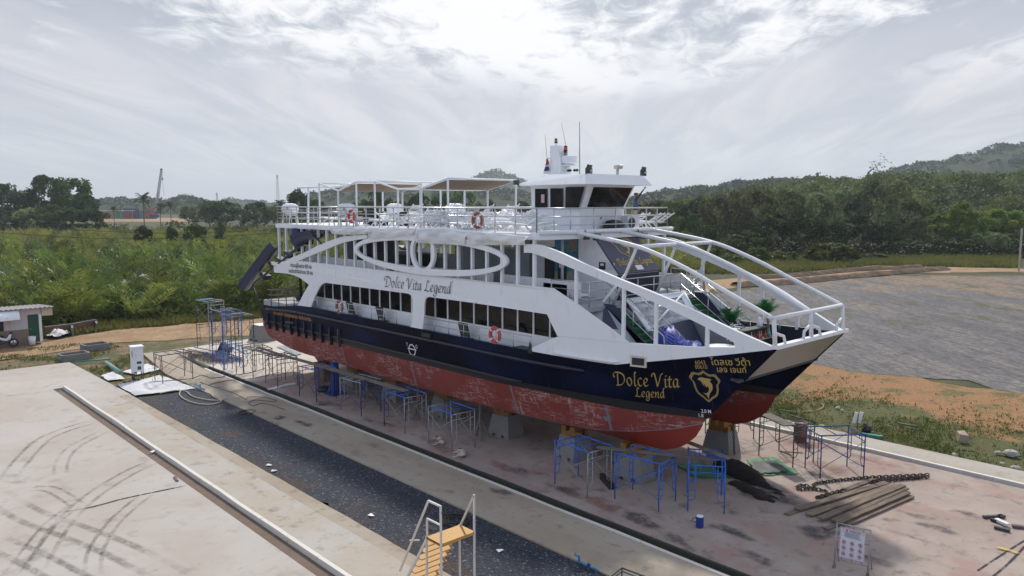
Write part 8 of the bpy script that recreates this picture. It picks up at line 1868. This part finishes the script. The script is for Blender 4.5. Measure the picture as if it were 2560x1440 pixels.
hill('far_peak', [(1080, 517), (1150, 474), (1190, 453), (1215, 439), (1240, 433), (1262, 440), (1300, 456), (1345, 482), (1420, 517)], 1750, 260, 1, 12, 160, 1.6)
hill('mid_hill', [(700, 520), (745, 505), (790, 488), (850, 478), (930, 476), (1010, 476), (1080, 478), (1180, 470), (1300, 486), (1400, 498), (1520, 514)], 900, 160, 2, 7, 380, 1.2)
hill('low_hill', [(395, 521), (430, 504), (460, 496), (490, 500), (520, 509), (560, 515), (600, 519)], 900, 120, 3, 6, 100, 0.8)
hill('low_hill', [(180, 521), (240, 507), (300, 501), (360, 503), (420, 509), (470, 517)], 1000, 120, 4, 7, 100, 0.8)
hill('low_hill', [(520, 521), (560, 503), (575, 499), (600, 505), (650, 508), (700, 511), (760, 519)], 1600, 150, 5, 8, 80, 0.8)
hill('right_mid_hill', [(1500, 532), (1600, 494), (1680, 484), (1760, 476), (1830, 462), (1900, 460), (1960, 456), (2030, 454), (2140, 458), (2260, 470)], 720, 150, 6, 6, 420, 1.0)
hill('right_high_hill', [(2040, 482), (2150, 454), (2240, 431), (2330, 410), (2400, 396), (2480, 376), (2560, 364), (2700, 337), (2900, 327), (3100, 357)], 1050, 300, 7, 8, 420, 1.6)
hill('forest_ridge', [(1560, 548), (1700, 540), (1800, 518), (1900, 498), (2000, 488), (2130, 477), (2250, 470), (2400, 466), (2560, 464), (2750, 462), (2950, 470)], 300, 95, 8, 0.1, 0, 0.5)
# the wood on the ridge and the tree cover of the hills, each one mass
def canopy_mass(name, items, leaf, nq, seed, size_k=0.19, squash=0.7):
    rs_ = np.random.RandomState(seed); C = []; S = []
    for c_, r in items:
        d = rs_.normal(size=(nq, 3)); d[:, 2] = np.abs(d[:, 2]) * 1.1 + 0.05; d /= np.linalg.norm(d, axis=1)[:, None]; lump = 1 + 0.25 * np.sin(d[:, 0] * 5 + rs_.uniform(0, 6)) * np.sin(d[:, 1] * 6)
        C.append(np.asarray(c_) + d * (r * lump * rs_.uniform(0.75, 1.05, nq))[:, None] * np.array([1, 1, squash])); S.append(np.full(nq, r * size_k))
    V, Fq = leaf_quads(np.concatenate(C), np.concatenate(S), rs_, 0.5); return tag(npmesh(name, V, Fq, leaf), kind='stuff')
canopy_mass('hill_trees', HT, foliage('hill_leaf', (0.024, 0.038, 0.015), (0.05, 0.064, 0.024), None, 0.15, 0.05, 0.0), 46, 1, 0.23)
ridge = bpy.data.objects['forest_ridge']; rv = np.empty(len(ridge.data.vertices) * 3, np.float32); ridge.data.vertices.foreach_get('co', rv); rv = rv.reshape(26, 150, 3)
RF = []; RF2 = []
for k in range(620):
    j = rs.randint(2, 15); i = rs.randint(4, 146); p_ = rv[j, i] + np.array([rs.uniform(-2, 2), rs.uniform(-2, 2), 0]); r = rs.uniform(2.6, 4.4); (RF if rs.rand() < 0.72 else RF2).append((p_ + np.array([0, 0, 1.6 + r * 0.3]), r))
canopy_mass('ridge_wood', RF, foliage('ridge_leaf', (0.030, 0.062, 0.018), (0.125, 0.175, 0.042), (0.22, 0.25, 0.08), 0.36, 0.08, 0.0), 130, 2, 0.135, 0.95)
canopy_mass('ridge_wood', RF2, foliage('ridge_leaf_pale', (0.10, 0.14, 0.04), (0.17, 0.20, 0.062), (0.26, 0.26, 0.13), 0.42, 0.08, 0.0), 130, 3, 0.125, 0.95)
# belt of far trees closing the plain
FT = []
for k in range(420):
    u = rs.uniform(-250, 1700); D = rs.uniform(330, 760)
    if 235 < u < 470 and D < 640: continue
    FT.append((np.array(GD(u, D, rs.uniform(0.5, 3.0))), rs.uniform(3.0, 6.5)))
canopy_mass('far_tree_belt', FT, foliage('far_leaf', (0.026, 0.042, 0.016), (0.052, 0.07, 0.024), None, 0.2, 0.04, 0.0), 70, 4, 0.17, 1.0)
NT = []
for k in range(150):
    u = rs.uniform(700, 1760); D = rs.uniform(205, 300); NT.append((np.array(GD(u, D, rs.uniform(0.5, 2.5))), rs.uniform(2.5, 5.0)))
for k in range(90):
    u = rs.uniform(-200, 700); D = rs.uniform(232, 300)
    if 240 < u < 470 and rs.rand() < 0.6: continue
    NT.append((np.array(GD(u, D, rs.uniform(0.0, 1.2))), rs.uniform(1.5, 3.2)))
canopy_mass('near_tree_belt', NT, foliage('belt_leaf', (0.035, 0.062, 0.018), (0.082, 0.112, 0.030), (0.13, 0.15, 0.05), 0.36, 0.1, 0.0), 140, 5, 0.13, 1.0)

# container yard, crane and masts far off
DC = 560
sheet('container_yard', [(GD(u, D).x, GD(u, D).y) for u, D in ((255, 470), (470, 470), (480, 600), (240, 600))], GZ + 0.06, SANDROAD)
for k, (px, w, zb, hh, col, lab) in enumerate([(272, 20, 0, 5.2, (0.30, 0.17, 0.15), 'faded pink container at the left of the container yard'), (296, 24, 0, 5.2, (0.05, 0.22, 0.13), 'green container in the container yard'), (320, 22, 0, 5.4, (0.20, 0.06, 0.05), 'dark red container in the container yard'), (328, 33, 5.0, 2.6, (0.02, 0.035, 0.11), 'dark blue container stacked on top in the container yard'), (340, 14, 0, 5.0, (0.02, 0.04, 0.14), 'blue container below the stacked dark blue one'), (352, 18, 0, 4.0, (0.07, 0.25, 0.22), 'pale green container right of the blue ones'), (366, 12, 0, 4.6, (0.30, 0.07, 0.05), 'red machine house right of the containers'), (380, 20, 0, 3.0, (0.02, 0.07, 0.24), 'bright blue tank at the right of the yard'), (378, 10, 3.0, 4.5, (0.28, 0.08, 0.06), 'tall red block below the crane boom'), (458, 16, 0, 3.5, (0.10, 0.16, 0.30), 'small blue white boat shed far right of the yard')]):
    b_ = GD(px, DC + (3 if k % 2 else 0), zb + GZ); t = thing('container', lab, 'container', tuple(b_), math.atan2(ray(px, 510).y, ray(px, 510).x) + PI / 2, 'containers in the far yard'); L = w / F * DC; q = MB(); q.box((0, 0, hh / 2), (L, 2.6, hh)); n = int(L / 0.6)
    for i in range(n): q.box((-L / 2 + (i + 0.5) * L / n, -1.33, hh / 2), (0.25, 0.08, hh * 0.92)); q.box((-L / 2 + (i + 0.5) * L / n, 1.33, hh / 2), (0.25, 0.08, hh * 0.92))
    q.build('body', paint('container_paint_%d' % k if False else 'container_' + lab.split()[0] + lab.split()[1], col, 0.6, var=0.15), t)
t = thing('shed_roof', 'long pale low shed roof left of the containers', 'shed', tuple(GD(285, DC - 40, GZ)), math.atan2(ray(285, 510).y, ray(285, 510).x) + PI / 2); q = MB(); q.box((0, 0, 6.3), (25, 6, 0.3)); q.build('roof', paint('pale_roof', (0.5, 0.46, 0.43), 0.6), t); q = MB(); [q.box((x, -2.8, 3.1), (0.3, 0.3, 6.2)) for x in (-11, -4, 4, 11)]; q.build('post', GALV, t)
def lattice(q, a, b_, w0, w1, n, r=0.09):
    a, b_ = Vector(a), Vector(b_); t = (b_ - a).normalized(); s = t.cross(Vector((0, 0, 1))); s = s.normalized() if s.length > 0.1 else Vector((1, 0, 0)); u = s.cross(t); rings = []
    for i in range(n + 1): w = (w0 + (w1 - w0) * i / n) / 2; c_ = a.lerp(b_, i / n); rings.append([c_ + s * x * w + u * y * w for x, y in ((-1, -1), (1, -1), (1, 1), (-1, 1))])
    for i in range(n):
        for k in range(4): q.bar(rings[i][k], rings[i + 1][k], r, r); q.bar(rings[i][k], rings[i + 1][(k + 1) % 4], r * 0.6, r * 0.6); q.bar(rings[i + 1][k], rings[i + 1][(k + 1) % 4], r * 0.6, r * 0.6)
DK = 610
cr = wthing('crawler_crane', 'far crane with a pale lattice boom rising over the trees', 'crane', tuple(GD(384, DK, GZ))); CB = paint('crane_paint', (0.34, 0.33, 0.32), 0.6); q = MB(); p0, p1 = GD(388, DK, 4), GD(407.5, DK, zat(426, DK)); lattice(q, p0, p1, 1.9, 1.0, 14, 0.28); q.build('boom', CB, cr)
q = MB(); pt_ = p1; q.box(tuple(pt_ + Vector((0, 0, 0.4))), (1.2, 1.2, 1.6)); q.build('boom_head', DKGREY, cr); q = MB(); hk = GD(410.5, DK, zat(490, DK)); q.tube([pt_ + Vector((0.4, 0.4, 0)), GD(409.5, DK, zat(448, DK)), hk], 0.09, 4); q.box(tuple(GD(409.5, DK, zat(448, DK))), (0.8, 0.8, 1.6)); q.build('hoist', DKGREY, cr)
q = MB(); q.box(tuple(GD(384, DK, 3.5)), (5, 4, 3)); q.build('cab', paint('crane_red', (0.25, 0.06, 0.05), 0.6), cr); q = MB(); q.box(tuple(GD(384, DK, 1.0)), (6, 5, 2)); q.build('crawler', BLACK, cr); q = MB(); q.bar(GD(398, DK, zat(478, DK)), GD(388, DK, 5), 0.3, 0.3); q.build('back_stay', CB, cr)
for px, D, top, w, lab in ((695, 1000, 438, 4.2, 'tall thin lattice mast left of the stern'), (57, 900, 475, 2.5, 'small distant mast at the left edge'), (543, 900, 482, 2.5, 'small distant mast above the middle trees'), (755, 1000, 480, 2.0, 'tiny mast just left of the aft awning')):
    t = wthing('lattice_mast', lab, 'mast', tuple(GD(px, D, GZ)), 'distant lattice masts'); q = MB(); lattice(q, GD(px, D, 0), GD(px, D, zat(top, D)), w, w * 0.35, 16, 0.16); q.build('lattice', paint('mast_grey', (0.30, 0.29, 0.30), 0.6), t); q = MB(); q.box(tuple(GD(px, D, zat(top + 4, D))), (1.2, 1.2, 1.8)); q.build('antenna', CB, t)
b_ = G(2547, 679, GZ); t = thing('utility_pole', 'pale concrete utility pole at the right edge of the gravel lot', 'pole', tuple(b_)); q = MB(); q.bar((0, 0, -0.2), (0, 0, 6.9), 0.28, 0.24); q.build('pole', paint('pole_concrete', (0.42, 0.38, 0.35), 0.9), t)
for k, (L, lab) in enumerate([([(-60, 555), (0, 560), (125, 571), (325, 581), (450, 582), (640, 577), (760, 571)], 'upper thin black overhead cable crossing the palm thicket'), ([(-60, 577), (0, 582), (187, 594), (300, 597), (400, 596), (560, 590), (760, 578)], 'lower thin black overhead cable crossing the palm thicket')]):
    pts = [GD(px, 84, zat(py, 84)) for px, py in L]; t = wthing('overhead_cable', lab, 'cable', tuple(pts[0]), 'overhead cables'); q = MB(); q.tube(crom(pts, 8), 0.022, 5); q.build('cable', BLACK, t)
# air
m = bpy.data.materials.new('haze_air'); m.use_nodes = True; nt = m.node_tree; nt.nodes.clear(); out = nt.nodes.new('ShaderNodeOutputMaterial'); v = nd(nt, 'VolumePrincipled', {'Color': (0.80, 0.91, 1.0, 1), 'Density': HAZE, 'Anisotropy': 0.55}); nt.links.new(v.outputs[0], out.inputs['Volume'])
q = MB(); q.bb(-2650, 1300, -450, 2650, -3.0, 190.0); tag(q.build('haze', m), kind='stuff')
